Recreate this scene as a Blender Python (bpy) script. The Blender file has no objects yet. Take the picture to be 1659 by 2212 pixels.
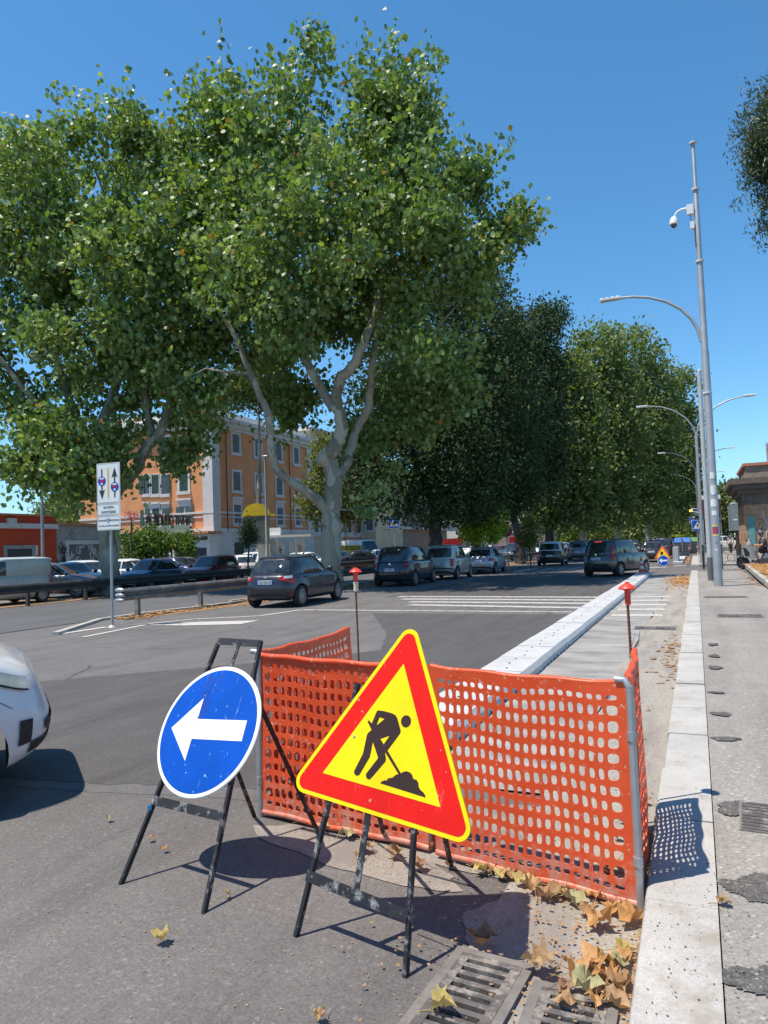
import bpy, math, random
import numpy as np
from mathutils import Vector, Matrix
R=math.radians
C=bpy.context.scene.collection
# ---------------------------------------------------------------- camera, sky, sun
YAW,PITCH,ROLL,H,F=23.6,2.9,-2.0,1.6,1534.0      # F in pixels of a 1659 x 2212 picture
CM=(Matrix.Rotation(R(YAW),3,'Z')@Matrix.Rotation(R(90+PITCH),3,'X')@Matrix.Rotation(R(ROLL),3,'Z'))
cam=bpy.data.cameras.new('camera'); co=bpy.data.objects.new('camera',cam); C.objects.link(co)
co.matrix_world=Matrix.Translation((0,0,H))@CM.to_4x4()
cam.sensor_fit='VERTICAL'; cam.sensor_height=24; cam.lens=24*F/2212; cam.clip_end=3000; cam.clip_start=.05
bpy.context.scene.camera=co
SUN_EL,SUN_AZ=68.0,50.0      # sun travels towards azimuth 50 deg right of +Y
w=bpy.data.worlds.new('World'); bpy.context.scene.world=w; w.use_nodes=True
nt=w.node_tree; nt.nodes.clear()
sk=nt.nodes.new('ShaderNodeTexSky'); sk.sky_type='NISHITA'; sk.sun_disc=False; sk.sun_elevation=R(SUN_EL); sk.sun_rotation=R(SUN_AZ+180)
sk.air_density=1.0; sk.dust_density=0.0; sk.ozone_density=1.0; sk.altitude=0
bg=nt.nodes.new('ShaderNodeBackground'); bg.inputs[1].default_value=.15
ow=nt.nodes.new('ShaderNodeOutputWorld')
tc=nt.nodes.new('ShaderNodeTexCoord'); sx=nt.nodes.new('ShaderNodeSeparateXYZ'); nt.links.new(tc.outputs['Generated'],sx.inputs[0])
rp=nt.nodes.new('ShaderNodeValToRGB'); e=rp.color_ramp.elements; e[0].position=0; e[0].color=(.46,.62,.80,1); e[1].position=.75; e[1].color=(.40,.80,.99,1)
for p_,c_ in ((.1,(.50,.76,.92,1)),(.3,(.44,.79,.96,1))): q_=e.new(p_); q_.color=c_
nt.links.new(sx.outputs['Z'],rp.inputs[0])
ml=nt.nodes.new('ShaderNodeMixRGB'); ml.blend_type='MULTIPLY'; ml.inputs[0].default_value=1
nt.links.new(sk.outputs[0],ml.inputs[1]); nt.links.new(rp.outputs[0],ml.inputs[2]); nt.links.new(ml.outputs[0],bg.inputs[0]); nt.links.new(bg.outputs[0],ow.inputs[0])
sl=bpy.data.lights.new('sun','SUN'); sl.energy=5.0; sl.angle=R(.53); sl.color=(1,.915,.79)
so=bpy.data.objects.new('sun',sl); C.objects.link(so)
sd=Vector((math.sin(R(SUN_AZ))*math.cos(R(SUN_EL)),math.cos(R(SUN_AZ))*math.cos(R(SUN_EL)),-math.sin(R(SUN_EL))))
so.rotation_euler=sd.to_track_quat('-Z','Y').to_euler()
vs=bpy.context.scene.view_settings; vs.view_transform='Standard'; vs.look='None'; vs.exposure=.36; vs.gamma=1; vs.use_curve_mapping=False
# ---------------------------------------------------------------- measuring helpers
def ray(px,py): return CM@Vector(((px-829.5)/F,-(py-1106)/F,-1))
def G(px,py,z=0):
    d=ray(px,py); t=(z-H)/d.z; return Vector((0,0,H))+d*t
FW=Vector((-math.sin(R(YAW)),math.cos(R(YAW)),0))
def A(px,py,D):
    d=ray(px,py); return Vector((0,0,H))+d*(D/d.dot(FW))
def AX(px,py,X):
    d=ray(px,py); return Vector((0,0,H))+d*(X/d.x)
def AY(px,py,Y):
    d=ray(px,py); return Vector((0,0,H))+d*(Y/d.y)
# ---------------------------------------------------------------- materials
def new_mat(n):
    m=bpy.data.materials.new(n); m.use_nodes=True; t=m.node_tree; p=t.nodes['Principled BSDF']; return m,t,p
def N(t,k,**kw):
    n=t.nodes.new('ShaderNode'+k)
    for a,b in kw.items(): setattr(n,a,b)
    return n
def coord(t,scale=1,mode='Object'):
    c=N(t,'TexCoord'); m=N(t,'Mapping'); m.inputs['Scale'].default_value=(scale,)*3 if not isinstance(scale,tuple) else scale
    t.links.new(c.outputs[mode],m.inputs[0]); return m.outputs[0]
def noise(t,vec,s,det=4,rough=.55):
    n=N(t,'TexNoise'); n.inputs['Scale'].default_value=s; n.inputs['Detail'].default_value=det; n.inputs['Roughness'].default_value=rough
    t.links.new(vec,n.inputs['Vector']); return n.outputs['Fac']
def ramp(t,fac,stops):
    r=N(t,'ValToRGB'); e=r.color_ramp.elements
    while len(e)<len(stops): e.new(.5)
    for i,(p,c) in enumerate(stops): e[i].position=p; e[i].color=(*c,1) if len(c)==3 else c
    t.links.new(fac,r.inputs[0]); return r.outputs[0]
def mix(t,fac,a,b,mode='MIX'):
    m=N(t,'MixRGB',blend_type=mode)
    for i,x in ((0,fac),(1,a),(2,b)):
        if hasattr(x,'links'): t.links.new(x,m.inputs[i])
        else: m.inputs[i].default_value=(x if i==0 else (*x,1))
    return m.outputs[0]
def bump(t,p,h,strength,dist):
    b=N(t,'Bump'); b.inputs['Strength'].default_value=strength; b.inputs['Distance'].default_value=dist
    t.links.new(h,b.inputs['Height']); t.links.new(b.outputs[0],p.inputs['Normal'])
def pm(n,col,rough=.6,metal=0,var=.18,s=3,bs=0,bd=.002,spec=.5,dirt=None,dlev=(.55,.7),ds=6):
    m,t,p=new_mat(n); v=coord(t)
    f=noise(t,v,s,5,.6)
    c=ramp(t,f,[(.3,tuple(x*(1-var) for x in col)),(.7,tuple(min(1,x*(1+var)) for x in col))])
    if dirt: c=mix(t,ramp(t,noise(t,v,ds,6,.7),[(dlev[0],(0,0,0)),(dlev[1],(1,1,1))]),c,dirt)
    t.links.new(c,p.inputs['Base Color'])
    p.inputs['Roughness'].default_value=rough; p.inputs['Metallic'].default_value=metal; p.inputs['Specular IOR Level'].default_value=spec
    if bs: bump(t,p,noise(t,v,bs,3),.6,bd)
    return m
def paint(n,col,rough=.28,metal=.0,coat=.55,dust=.04):
    m,t,p=new_mat(n); v=coord(t); f=noise(t,v,2.5,5,.6)
    c=mix(t,ramp(t,f,[(.35,(0,0,0)),(.8,(dust,)*3)]),col,(.28,.25,.22))
    t.links.new(c,p.inputs['Base Color']); p.inputs['Metallic'].default_value=metal
    t.links.new(ramp(t,f,[(.3,(rough,)*3),(.8,(rough+.15,)*3)]),p.inputs['Roughness'])
    p.inputs['Coat Weight'].default_value=coat; p.inputs['Coat Roughness'].default_value=.06
    return m
def emit(n,col,st):
    m,t,p=new_mat(n); p.inputs['Base Color'].default_value=(*col,1); p.inputs['Emission Color'].default_value=(*col,1); p.inputs['Emission Strength'].default_value=st; return m
def asphalt(n,base,grain=.5,warm=(1,.97,.95),bigvar=.12,specks=.0,rough=.85,sp=90,cracks=0):
    m,t,p=new_mat(n); v=coord(t)
    b=noise(t,v,.35,5,.6); g=noise(t,v,sp,3,.7); g2=noise(t,v,sp*.33,3,.7); md=noise(t,v,2.2,6,.7)
    lo=[base*(1-grain)*k for k in warm]; hi=[base*(1+grain*1.15)*k for k in warm]
    c=ramp(t,g,[(.32,lo),(.5,[base*k for k in warm]),(.7,hi)])
    c=mix(t,.35,c,ramp(t,g2,[(.3,lo),(.7,hi)]))
    vo=N(t,'TexVoronoi'); vo.inputs['Scale'].default_value=sp*.9; t.links.new(v,vo.inputs['Vector'])
    c=mix(t,ramp(t,vo.outputs['Color'],[(.80,(0,0,0)),(.92,(specks,)*3)]),c,(.5,.46,.4))
    c=mix(t,1,c,ramp(t,b,[(.3,(1-bigvar,)*3),(.7,(1+bigvar*.8,)*3)]),'MULTIPLY')
    c=mix(t,1,c,ramp(t,md,[(.3,(.9,)*3),(.7,(1.08,)*3)]),'MULTIPLY')
    st=noise(t,coord(t,(2.2,.22,1)),1.1,5,.65); c=mix(t,1,c,ramp(t,st,[(.30,(.80,.79,.79)),(.52,(1,1,1)),(.75,(1.10,1.09,1.07))]),'MULTIPLY')
    oil=noise(t,v,3.1,3,.5); c=mix(t,ramp(t,oil,[(.70,(0,0,0)),(.78,(.55,.55,.55))]),c,[base*.45]*3)
    if cracks:
        nz=N(t,'TexNoise'); nz.inputs['Scale'].default_value=1.5; nz.inputs['Detail'].default_value=5; t.links.new(v,nz.inputs['Vector'])
        vm=mix(t,.25,v,nz.outputs['Color']); vc=N(t,'TexVoronoi'); vc.feature='DISTANCE_TO_EDGE'; vc.inputs['Scale'].default_value=cracks; t.links.new(vm,vc.inputs['Vector'])
        msk=mix(t,1,ramp(t,vc.outputs['Distance'],[(0,(1,1,1)),(.012,(0,0,0))]),ramp(t,noise(t,v,.5,2),[(.5,(0,0,0)),(.6,(.8,.8,.8))]),'MULTIPLY')
        c=mix(t,msk,c,(.02,.02,.02))
    t.links.new(c,p.inputs['Base Color']); p.inputs['Roughness'].default_value=rough; p.inputs['Specular IOR Level'].default_value=.3
    bump(t,p,g2,.5,.004); return m
def leafmat(n,cols,back=1.5,trans=.3,rough=.42,spec=.3):
    m,t,p=new_mat(n); a=N(t,'Attribute'); a.attribute_name='tint'
    c=ramp(t,a.outputs['Fac'],[(0,cols[0]),(.5,cols[1]),(.97,cols[2]),(1,(.30,.16,.02))])
    g=N(t,'NewGeometry'); c2=mix(t,1,c,(back,back*.97,back*1.15),'MULTIPLY'); cc=mix(t,g.outputs['Backfacing'],c,c2)
    t.links.new(cc,p.inputs['Base Color']); p.inputs['Roughness'].default_value=rough; p.inputs['Specular IOR Level'].default_value=spec
    tr=N(t,'BsdfTranslucent'); t.links.new(mix(t,1,c,(1.5,1.7,.5),'MULTIPLY'),tr.inputs[0]); mx=N(t,'MixShader'); mx.inputs[0].default_value=trans
    t.links.new(p.outputs[0],mx.inputs[1]); t.links.new(tr.outputs[0],mx.inputs[2])
    t.links.new(mx.outputs[0],t.nodes['Material Output'].inputs[0]); return m
# ---------------------------------------------------------------- mesh builder
def shp(poly): return [Vector((a,b,0)) for a,b in poly]
class MB:
    def __init__(s): s.v=[];s.f=[];s.m=[]
    def add(s,vs,fs,mat=0,M=None):
        o=len(s.v)
        s.v+= [tuple(M@Vector(q)) for q in vs] if M is not None else [tuple(q) for q in vs]
        s.f+=[tuple(i+o for i in f) for f in fs]; s.m+=[mat]*len(fs); return s
    def box(s,c,sz,rz=0,mat=0,M=None):
        x,y,z=[k/2 for k in sz]
        vs=[(a,b,d) for d in(-z,z) for b in(-y,y) for a in(-x,x)]
        T=Matrix.Translation(c)@Matrix.Rotation(rz,4,'Z')
        if M is not None: T=M@T
        return s.add(vs,[(0,2,3,1),(4,5,7,6),(0,1,5,4),(2,6,7,3),(0,4,6,2),(1,3,7,5)],mat,T)
    def bar(s,p,q,w=.02,h=None,mat=0,up=(0,0,1)):
        p=Vector(p);q=Vector(q); h=h or w; d=q-p; L=d.length; z=d.normalized(); u=Vector(up)
        if abs(z.dot(u))>.98: u=Vector((1,0,0))
        x=u.cross(z).normalized(); y=z.cross(x)
        M=Matrix((x,y,z)).transposed().to_4x4(); M.translation=(p+q)/2
        return s.box((0,0,0),(w,h,L),0,mat,M)
    def tube(s,pts,r,n=8,mat=0,cap=True):
        pts=[Vector(p) for p in pts]; k=len(pts); r=[r]*k if not hasattr(r,'__len__') else r
        vs=[];t0=None; x=None
        for i,p in enumerate(pts):
            t=(pts[min(i+1,k-1)]-pts[max(i-1,0)]).normalized()
            if x is None: x=t.orthogonal().normalized()
            else: x=(x-t*x.dot(t)); x=x.normalized() if x.length>1e-6 else t.orthogonal().normalized()
            y=t.cross(x)
            for j in range(n):
                a=2*math.pi*j/n; vs.append(p+(x*math.cos(a)+y*math.sin(a))*r[i])
        fs=[(i*n+j,i*n+(j+1)%n,(i+1)*n+(j+1)%n,(i+1)*n+j) for i in range(k-1) for j in range(n)]
        if cap: fs+=[tuple(range(n))[::-1],tuple((k-1)*n+j for j in range(n))]
        return s.add(vs,fs,mat)
    def lathe(s,prof,n=24,mat=0,M=None,cap=True):
        k=len(prof); vs=[(r*math.cos(2*math.pi*j/n),r*math.sin(2*math.pi*j/n),z) for r,z in prof for j in range(n)]
        fs=[(i*n+j,i*n+(j+1)%n,(i+1)*n+(j+1)%n,(i+1)*n+j) for i in range(k-1) for j in range(n)]
        if cap: fs+=[tuple(range(n))[::-1],tuple((k-1)*n+j for j in range(n))]
        return s.add(vs,fs,mat,M)
    def prism(s,poly,z0,z1,mat=0,M=None):
        n=len(poly); vs=[(a,b,z0) for a,b in poly]+[(a,b,z1) for a,b in poly]
        fs=[tuple(range(n))[::-1],tuple(range(n,2*n))]+[(i,(i+1)%n,n+(i+1)%n,n+i) for i in range(n)]
        return s.add(vs,fs,mat,M)
    def quad(s,a,b,c,d,mat=0): return s.add([a,b,c,d],[(0,1,2,3)],mat)
    def grid(s,fn,nu,nv,mat=0):
        vs=[fn(i/nu,j/nv) for i in range(nu+1) for j in range(nv+1)]
        fs=[(i*(nv+1)+j,(i+1)*(nv+1)+j,(i+1)*(nv+1)+j+1,i*(nv+1)+j+1) for i in range(nu) for j in range(nv)]
        return s.add(vs,fs,mat)
    def ell(s,c,r,n=12,mat=0,M=None):
        prof=[(math.sin(math.pi*i/n),-math.cos(math.pi*i/n)) for i in range(n+1)]; prof[0]=(.001,-1);prof[-1]=(.001,1)
        T=Matrix.Translation(c)@Matrix.Diagonal((*r,1))
        return s.lathe(prof,n*2,mat,(M@T) if M is not None else T,False)
    def mesh(s,name,smooth=35):
        me=bpy.data.meshes.new(name); me.from_pydata(s.v,[],s.f); me.polygons.foreach_set('material_index',s.m)
        if smooth: me.shade_smooth(); me.set_sharp_from_angle(angle=R(smooth))
        me.update(); return me
    def build(s,name,mats,parent=None,smooth=35,world=True,label=None):
        if parent is not None and world:
            I=LM(parent).inverted(); s.v=[tuple(I@Vector(q)) for q in s.v]
        me=s.mesh(name,smooth)
        for m in (mats if isinstance(mats,(list,tuple)) else [mats]): me.materials.append(m)
        o=bpy.data.objects.new(name,me); C.objects.link(o); o.parent=parent
        if label: o['label']=label
        return o
def LM(o):
    M=Matrix.LocRotScale(o.location,o.rotation_euler,o.scale)
    return LM(o.parent)@M if o.parent else M
def tag(o,label=None,cat=None,group=None,kind=None):
    for k,v in (('label',label),('category',cat),('group',group),('kind',kind)):
        if v: o[k]=v
    return o
def thing(name,label,cat,loc=(0,0,0),rz=0,group=None):
    o=bpy.data.objects.new(name,None); C.objects.link(o); o.location=loc; o.rotation_euler=(0,0,rz); o.empty_display_size=.2
    return tag(o,label,cat,group)
def struct(o): o['kind']='structure'; return o
def copy_tree(o,parent=None):
    c=o.copy(); C.objects.link(c); c.parent=parent
    for ch in o.children: copy_tree(ch,c)
    return c
FONTS={}
def text(name,s,w,h,mat,M,parent,ext=.004,off=0,sx=None):
    cu=bpy.data.curves.new('t','FONT'); cu.body=s; cu.align_x='CENTER'; cu.extrude=ext; cu.offset=off; cu.resolution_u=3
    o=bpy.data.objects.new('t',cu); C.objects.link(o); bpy.context.view_layer.update()
    me=bpy.data.meshes.new_from_object(o.evaluated_get(bpy.context.evaluated_depsgraph_get())); bpy.data.objects.remove(o)
    me.name=name
    xs=[v.co.x for v in me.vertices]; ys=[v.co.y for v in me.vertices]; x0,x1,y0,y1=min(xs),max(xs),min(ys),max(ys)
    I=(LM(parent).inverted() if parent else Matrix())@M
    for v in me.vertices:
        v.co=I@Vector(((v.co.x-(x0+x1)/2)*w/(x1-x0),(v.co.y-(y0+y1)/2)*h/(y1-y0),v.co.z))
    me.materials.clear(); me.materials.append(mat)
    q=bpy.data.objects.new(name,me); C.objects.link(q); q.parent=parent; return q
def frame(o,x,y,z=None):
    x=Vector(x).normalized(); y=Vector(y).normalized(); z=x.cross(y)
    M=Matrix((x,y,z)).transposed().to_4x4(); M.translation=o; return M
# ---------------------------------------------------------------- shared materials
steel=pm('galvanised_steel',(.42,.43,.44),.45,.6,.15,6,dirt=(.5,.48,.45))
polegrey=pm('pole_grey',(.36,.37,.38),.45,.35,.12,2)
dark_iron=pm('black_painted_iron',(.022,.022,.026),.55,.3,.3,12,dirt=(.30,.29,.28),dlev=(.54,.66),ds=16)
black=pm('black_plastic',(.018,.018,.02),.6)
rubber=pm('tyre_rubber',(.025,.025,.026),.85,0,.2,5,dirt=(.09,.085,.08))
white_p=pm('white_paint',(.74,.74,.72),.5,0,.06)
rust=pm('rusty_iron',(.16,.07,.035),.85,.2,.35,30,30)
glass_m,_t,_p=new_mat('dark_glass'); _p.inputs['Base Color'].default_value=(.012,.016,.018,1); _p.inputs['Roughness'].default_value=.04; _p.inputs['Specular IOR Level'].default_value=.9
_nn=noise(_t,coord(_t),3,3); _t.links.new(ramp(_t,_nn,[(.35,(.008,.011,.012)),(.7,(.05,.055,.055))]),_p.inputs['Base Color'])
lampglass=pm('lamp_lens',(.55,.56,.55),.08,.3,.1); chrome=pm('chrome',(.7,.7,.7),.18,1,.05)
alloy=pm('alloy_rim',(.38,.38,.39),.35,.7,.1)
redlens=pm('red_lens',(.42,.012,.012),.12,0,.2); plate_w=pm('plate_white',(.62,.64,.68),.4,0,.05); plate_b=pm('plate_blue',(.02,.06,.35),.4)
sgn_white=pm('sign_white',(.78,.78,.74),.35,0,.04,4,dirt=(.45,.4,.33),dlev=(.7,.8))
def signpaint(n,col,dirtc,sc=7):
    m,t,p=new_mat(n); v=coord(t)
    c=ramp(t,noise(t,v,3,4),[(.3,[k*.85 for k in col]),(.7,[min(1,k*1.12) for k in col])])
    st=noise(t,coord(t,(60,3,3)),1,5,.8)    # fine scratches
    c=mix(t,ramp(t,st,[(.64,(0,0,0)),(.68,(.55,.55,.55))]),c,dirtc)
    sp=noise(t,v,sc*5,4,.6); c=mix(t,ramp(t,sp,[(.67,(0,0,0)),(.71,(.8,.8,.8))]),c,dirtc)
    t.links.new(c,p.inputs['Base Color']); p.inputs['Roughness'].default_value=.38; p.inputs['Specular IOR Level'].default_value=.2
    return m
sgn_blue=signpaint('sign_blue',(.004,.075,.43),(.25,.5,.7)); sgn_red=signpaint('sign_red',(.70,.012,.006),(.55,.3,.22)); sgn_yel=signpaint('sign_yellow',(.90,.66,.005),(.55,.42,.15)); sgn_blk=signpaint('sign_print',(.045,.025,.02),(.1,.07,.05))
# ================================================================ SETTING
rnd=random.Random(7)
def sheet(name,poly,z,mat,kind='structure',sub=0):
    if 0<z<.03: z*=.5
    if sub:
        jr=random.Random(len(name)); q=[]
        for i in range(len(poly)):
            a,c=poly[i],poly[(i+1)%len(poly)]; L=math.hypot(a[0]-c[0],a[1]-c[1]); k=max(1,int(L/.12)) if L<14 else max(1,int(L/1.))
            for j in range(k): t_=j/k; q.append((a[0]+(c[0]-a[0])*t_+(jr.gauss(0,sub) if j else 0),a[1]+(c[1]-a[1])*t_+(jr.gauss(0,sub) if j else 0)))
        poly=q
    b=MB(); n=len(poly); b.add([(p[0],p[1],z) for p in poly],[tuple(range(n))]); o=b.build(name,mat,None,0); o['kind']=kind; return o
asp_old=asphalt('asphalt_old',.132,.42,(1,.935,.895),.20,.16,.85,85)
asp_new=asphalt('asphalt_new',.086,.33,(1,.94,.93),.07,.12,.8,110)
asp_far=asphalt('asphalt_far',.135,.28,(1,.95,.935),.14,.1,.8,60,cracks=.45)
asp_lane=asphalt('asphalt_bus_lane',.105,.2,(.97,.98,1.02),.12,.1,.8,60)
asp_walk=asphalt('asphalt_pavement',.25,.38,(1,.93,.85),.16,.6,.9,75)
sheet('ground',[(-900,-300),(900,-300),(900,1500),(-900,1500)],-.012,asp_far)
sheet('road',[(-12.5,-8),(-.27,-8),(-.27,4.35),(-12.5,2.6)],0,asp_old)
sheet('road_surface',[(-14,7.2),(-12.2,2.6),(-9,3.1),(-6.5,3.35),(-4,3.7),(-2.9,3.9),(-1.86,4.0),(-1.86,60),(-13,60),(-14,14)],.004,asp_far,sub=.012)
sheet('new_asphalt',[(-9.4,5.6),(-9,3.4),(-6.5,3.5),(-4,3.85),(-3.2,4.05),(-2.4,4.15),(-1.9,4.2),(-1.9,16.0),(-7.4,16.0),(-5.4,12.3),(-4.6,10.2),(-6.3,8.4),(-8.35,6.49)],.008,asp_new,sub=.012)
sheet('new_asphalt_lane',[(-9.4,21.2),(-1.9,21.2),(-1.9,34),(-9.4,36)],.008,asp_new)  # darker asphalt sheet beyond the crossing stripes
sheet('bus_lane',[(-21.4,-10),(-14.3,9),(-14.25,110),(-21.4,110)],.0,asp_lane)
# bike lane between the divider and the kerb: cement dust lying over asphalt in streaks
m,t,p=new_mat('dusty_lane'); v=coord(t); sv=coord(t,(.6,1.5,1))
c=ramp(t,noise(t,v,80,3,.7),[(.3,(.12,.115,.11)),(.7,(.24,.23,.22))])
dust=noise(t,sv,1.6,6,.65); c=mix(t,ramp(t,dust,[(.34,(0,0,0)),(.68,(.75,.75,.75))]),c,(.42,.40,.375)); t.links.new(c,p.inputs['Base Color']); p.inputs['Roughness'].default_value=.9
bump(t,p,noise(t,v,60,3),.4,.003); lane_m=m
sheet('cycle_lane',[(-1.86,4.6),(-.92,4.6),(-.92,33),(-1.86,33)],.009,lane_m)
m,t,p=new_mat('sandy_gutter'); v=coord(t)
c=ramp(t,noise(t,v,70,4,.7),[(.3,(.22,.20,.17)),(.55,(.33,.30,.26)),(.75,(.46,.42,.36))])
c=mix(t,ramp(t,noise(t,coord(t,(3,.5,1)),1.2,5,.6),[(.45,(0,0,0)),(.65,(.8,.8,.8))]),c,(.20,.18,.165)); t.links.new(c,p.inputs['Base Color']); p.inputs['Roughness'].default_value=.95
bump(t,p,noise(t,v,50,4),.6,.006); gut_m=m
gp=[]; 
for i in range(60):
    y=-2+i*.6; gp.append((-.93+.05*math.sin(i*.9)+rnd.uniform(-.02,.02),y))
sheet('gutter',[(-.265,-2),(-.265,33.4)]+gp[::-1],.013,gut_m)
# sandy dirt lying round the enclosure
m,t,p=new_mat('sand_spill'); v=coord(t)
c=ramp(t,noise(t,v,90,4,.7),[(.3,(.16,.145,.125)),(.5,(.25,.225,.195)),(.75,(.40,.355,.30))]); c=mix(t,ramp(t,noise(t,v,3,5),[(.45,(0,0,0)),(.6,(.7,.7,.7))]),c,(.17,.155,.145))
t.links.new(c,p.inputs['Base Color']); p.inputs['Roughness'].default_value=.95; bump(t,p,noise(t,v,60,4),.7,.006); sand_m=m
def blob(cx,cy,rx,ry,n=40,j=.18,seed=0,rot=0,nj=.04):
    r=random.Random(seed); ph=[r.uniform(0,6.28) for _ in range(5)]; out=[]
    for i in range(n):
        a=2*math.pi*i/n; k=1+j*(.5*math.sin(2*a+ph[0])+.35*math.sin(3*a+ph[1])+.25*math.sin(5*a+ph[2])+.2*math.sin(9*a+ph[3]))+r.uniform(-nj,nj)
        x,y=rx*k*math.cos(a),ry*k*math.sin(a); out.append((cx+x*math.cos(rot)-y*math.sin(rot),cy+x*math.sin(rot)+y*math.cos(rot)))
    return out
sheet('sand_spill',blob(-1.75,3.42,.62,.20,seed=3,rot=-.25),.009,sand_m)
sheet('sand_patch',blob(-.62,2.95,.36,.42,seed=5),.0098,sand_m)
sheet('sand_strip',blob(-1.0,3.9,.7,.55,seed=8),.0105,sand_m)
# traffic island nose + soil strips
soil=pm('dry_soil',(.24,.15,.085),.95,0,.35,9,60,.01,dirt=(.40,.22,.09),dlev=(.5,.62),ds=14)
kst=pm('island_kerb',(.42,.40,.36),.9,0,.15,6,40,.003,dirt=(.2,.18,.16))
il=[G(*q) for q in [(120,1372),(217,1341),(330,1325),(435,1313),(527,1301)]]
b=MB()
for a_,b_ in zip(il[:-1],il[1:]): b.bar(a_+Vector((0,0,.03)),b_+Vector((0,0,.03)),.14,.07)
b.bar((-14.1,19.4,.03),(-14.1,100,.03),.14,.07)
struct(b.build('island_kerb',kst,None,0))
sheet('island_soil',[tuple(il[1][:2]),(-13.2,14.6),(-12.9,16.6),(-12.75,19),(-12.7,60),(-14.05,60),tuple(il[4][:2]),tuple(il[3][:2]),tuple(il[2][:2])],.017,soil)
sheet('far_median_soil',[(-24.6,8),(-21.9,8),(-21.9,90),(-24.6,90)],.01,soil)
sheet('parking_lot',[(-43,0),(-24.6,0),(-24.6,120),(-43,120)],.006,asphalt('lot_asphalt',.16,.25,(1,.98,.96),.15,.1,.85,50))
# markings
m,t,p=new_mat('worn_road_paint'); v=coord(t)
c=mix(t,ramp(t,noise(t,v,9,6,.75),[(.52,(0,0,0)),(.68,(1,1,1))]),(.48,.455,.42),(.16,.15,.14)); t.links.new(c,p.inputs['Base Color']); p.inputs['Roughness'].default_value=.8; worn=m
m,t,p=new_mat('road_paint'); v=coord(t)
c=mix(t,ramp(t,noise(t,v,7,6,.75),[(.46,(0,0,0)),(.66,(1,1,1))]),(.46,.44,.415),(.19,.18,.17)); t.links.new(c,p.inputs['Base Color']); p.inputs['Roughness'].default_value=.8; rpaint=m
def stripe(b,p,q,wd,z=.0135):
    z=z*.5+.002
    p=Vector((p[0],p[1],z)); q=Vector((q[0],q[1],z)); n=(q-p).cross(Vector((0,0,1))).normalized()*wd/2; b.quad(p-n,q-n,q+n,p+n)
b=MB(); L1=G(650,1318); stripe(b,L1,G(1236,1322.5),.2); 
for l,r_,wd in [((885,1307),(1256,1313.5),.42),((885,1300.5),(1269,1304),.42),((870,1294.5),(1282,1297),.42),((860,1289),(1292,1290.5),.42)]: stripe(b,G(*l),G(*r_),wd)
struct(b.build('crossing_stripes',rpaint,None,0))
b=MB()
for y,wd in [(15.9,.42),(17.2,.42),(18.4,.42),(19.7,.42),(20.9,.4)]: stripe(b,(-1.72,y-.1),(-.72,y),wd,.0165)
struct(b.build('cycle_lane_stripes',worn,None,0))
b=MB(); stripe(b,G(180,1377),G(330,1347),.13,.016); stripe(b,G(330,1347),G(420,1338),.13,.016); stripe(b,G(420,1338),G(560,1331),.16,.016); stripe(b,G(560,1331),L1,.16,.016)
stripe(b,G(130,1370),G(230,1355),.2,.0155); b.add([(*G(q[0],q[1])[:2],.0105) for q in [(317,1351),(395,1345),(560,1341),(520,1349),(400,1352)]],[(0,1,2,3,4)])
struct(b.build('island_lines',worn,None,0))
b=MB()
def cz(poly,ox=1950,oy=2050,s=4.1475): return [(*G((ox+x/s)*.553,(oy+y/s)*.553)[:2],.0092) for x,y in poly]
for q in ([(525,770),(625,768),(905,705),(840,703)],[(800,743),(885,743),(1140,697),(1065,697)],[(1055,729),(1165,729),(1400,685),(1305,685)],[(1325,721),(1450,721),(1560,690),(1480,690)],[(190,760),(330,768),(640,715),(520,705)]): b.add(cz(q),[(0,1,2,3)])
struct(b.build('far_crossing_stripes',rpaint,None,0))
b=MB()
for i in range(6): stripe(b,(1.2,38.2+i*.9),(7,38.4+i*.9),.45,.0)
for i in range(5): stripe(b,(-1.8,40.5+i*.0),( -1.8,40.5),.01,.0)
stripe(b,(-2.7,42.2),(-1.5,42.0),.9,.012); stripe(b,(-1.2,43.4),(-.6,43.4),.9,.012)
struct(b.build('side_street_stripes',rpaint,None,0))
# kerb of stone blocks
m,t,p=new_mat('kerb_stone'); v=coord(t)
c=ramp(t,noise(t,v,2.5,6,.65),[(.25,(.26,.245,.22)),(.7,(.40,.38,.345))]); c=mix(t,.25,c,ramp(t,noise(t,v,120,2,.6),[(.3,(.3,.3,.3)),(.7,(.8,.8,.8))]))
c=mix(t,ramp(t,noise(t,v,22,4,.6),[(.69,(0,0,0)),(.71,(1,1,1))]),c,(.07,.065,.06))
c=mix(t,ramp(t,noise(t,v,4,5,.7),[(.52,(0,0,0)),(.70,(.7,.7,.7))]),c,(.26,.22,.17))
t.links.new(c,p.inputs['Base Color']); p.inputs['Roughness'].default_value=.85; bump(t,p,noise(t,v,45,5),.5,.004); kerb_m=m
b=MB(); b.box((-.13,15.6,.055),(.22,36,.11)); y=-2.1; KZ=.125
while y<33.8:
    L=.92+rnd.uniform(-.05,.2); z=KZ+rnd.uniform(-.006,.006); e=rnd.uniform(-.010,.010); r_=.02; g_=.009
    prof=[(-.275+e,-.02),(-.275+e,z-r_),(-.268+e,z-r_*.35),(-.255+e,z),(.004,z),(.004,-.02)]
    n=len(prof); vs=[(px,y+g_,pz) for px,pz in prof]+[(px,y+L-g_,pz) for px,pz in prof]
    b.add(vs,[(i,i+n,(i+1)%n+n,(i+1)%n) for i in range(n)]+[tuple(range(n)),tuple(range(2*n-1,n-1,-1))]); y+=L
struct(b.build('kerb',kerb_m,None,30))
b=MB(); b.box((.865,15.2,.055),(1.712,37.2,.125)); b.box((4.5,8.5,.055),(5.6,24,.125)); struct(b.build('pavement',asp_walk,None,0))
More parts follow.
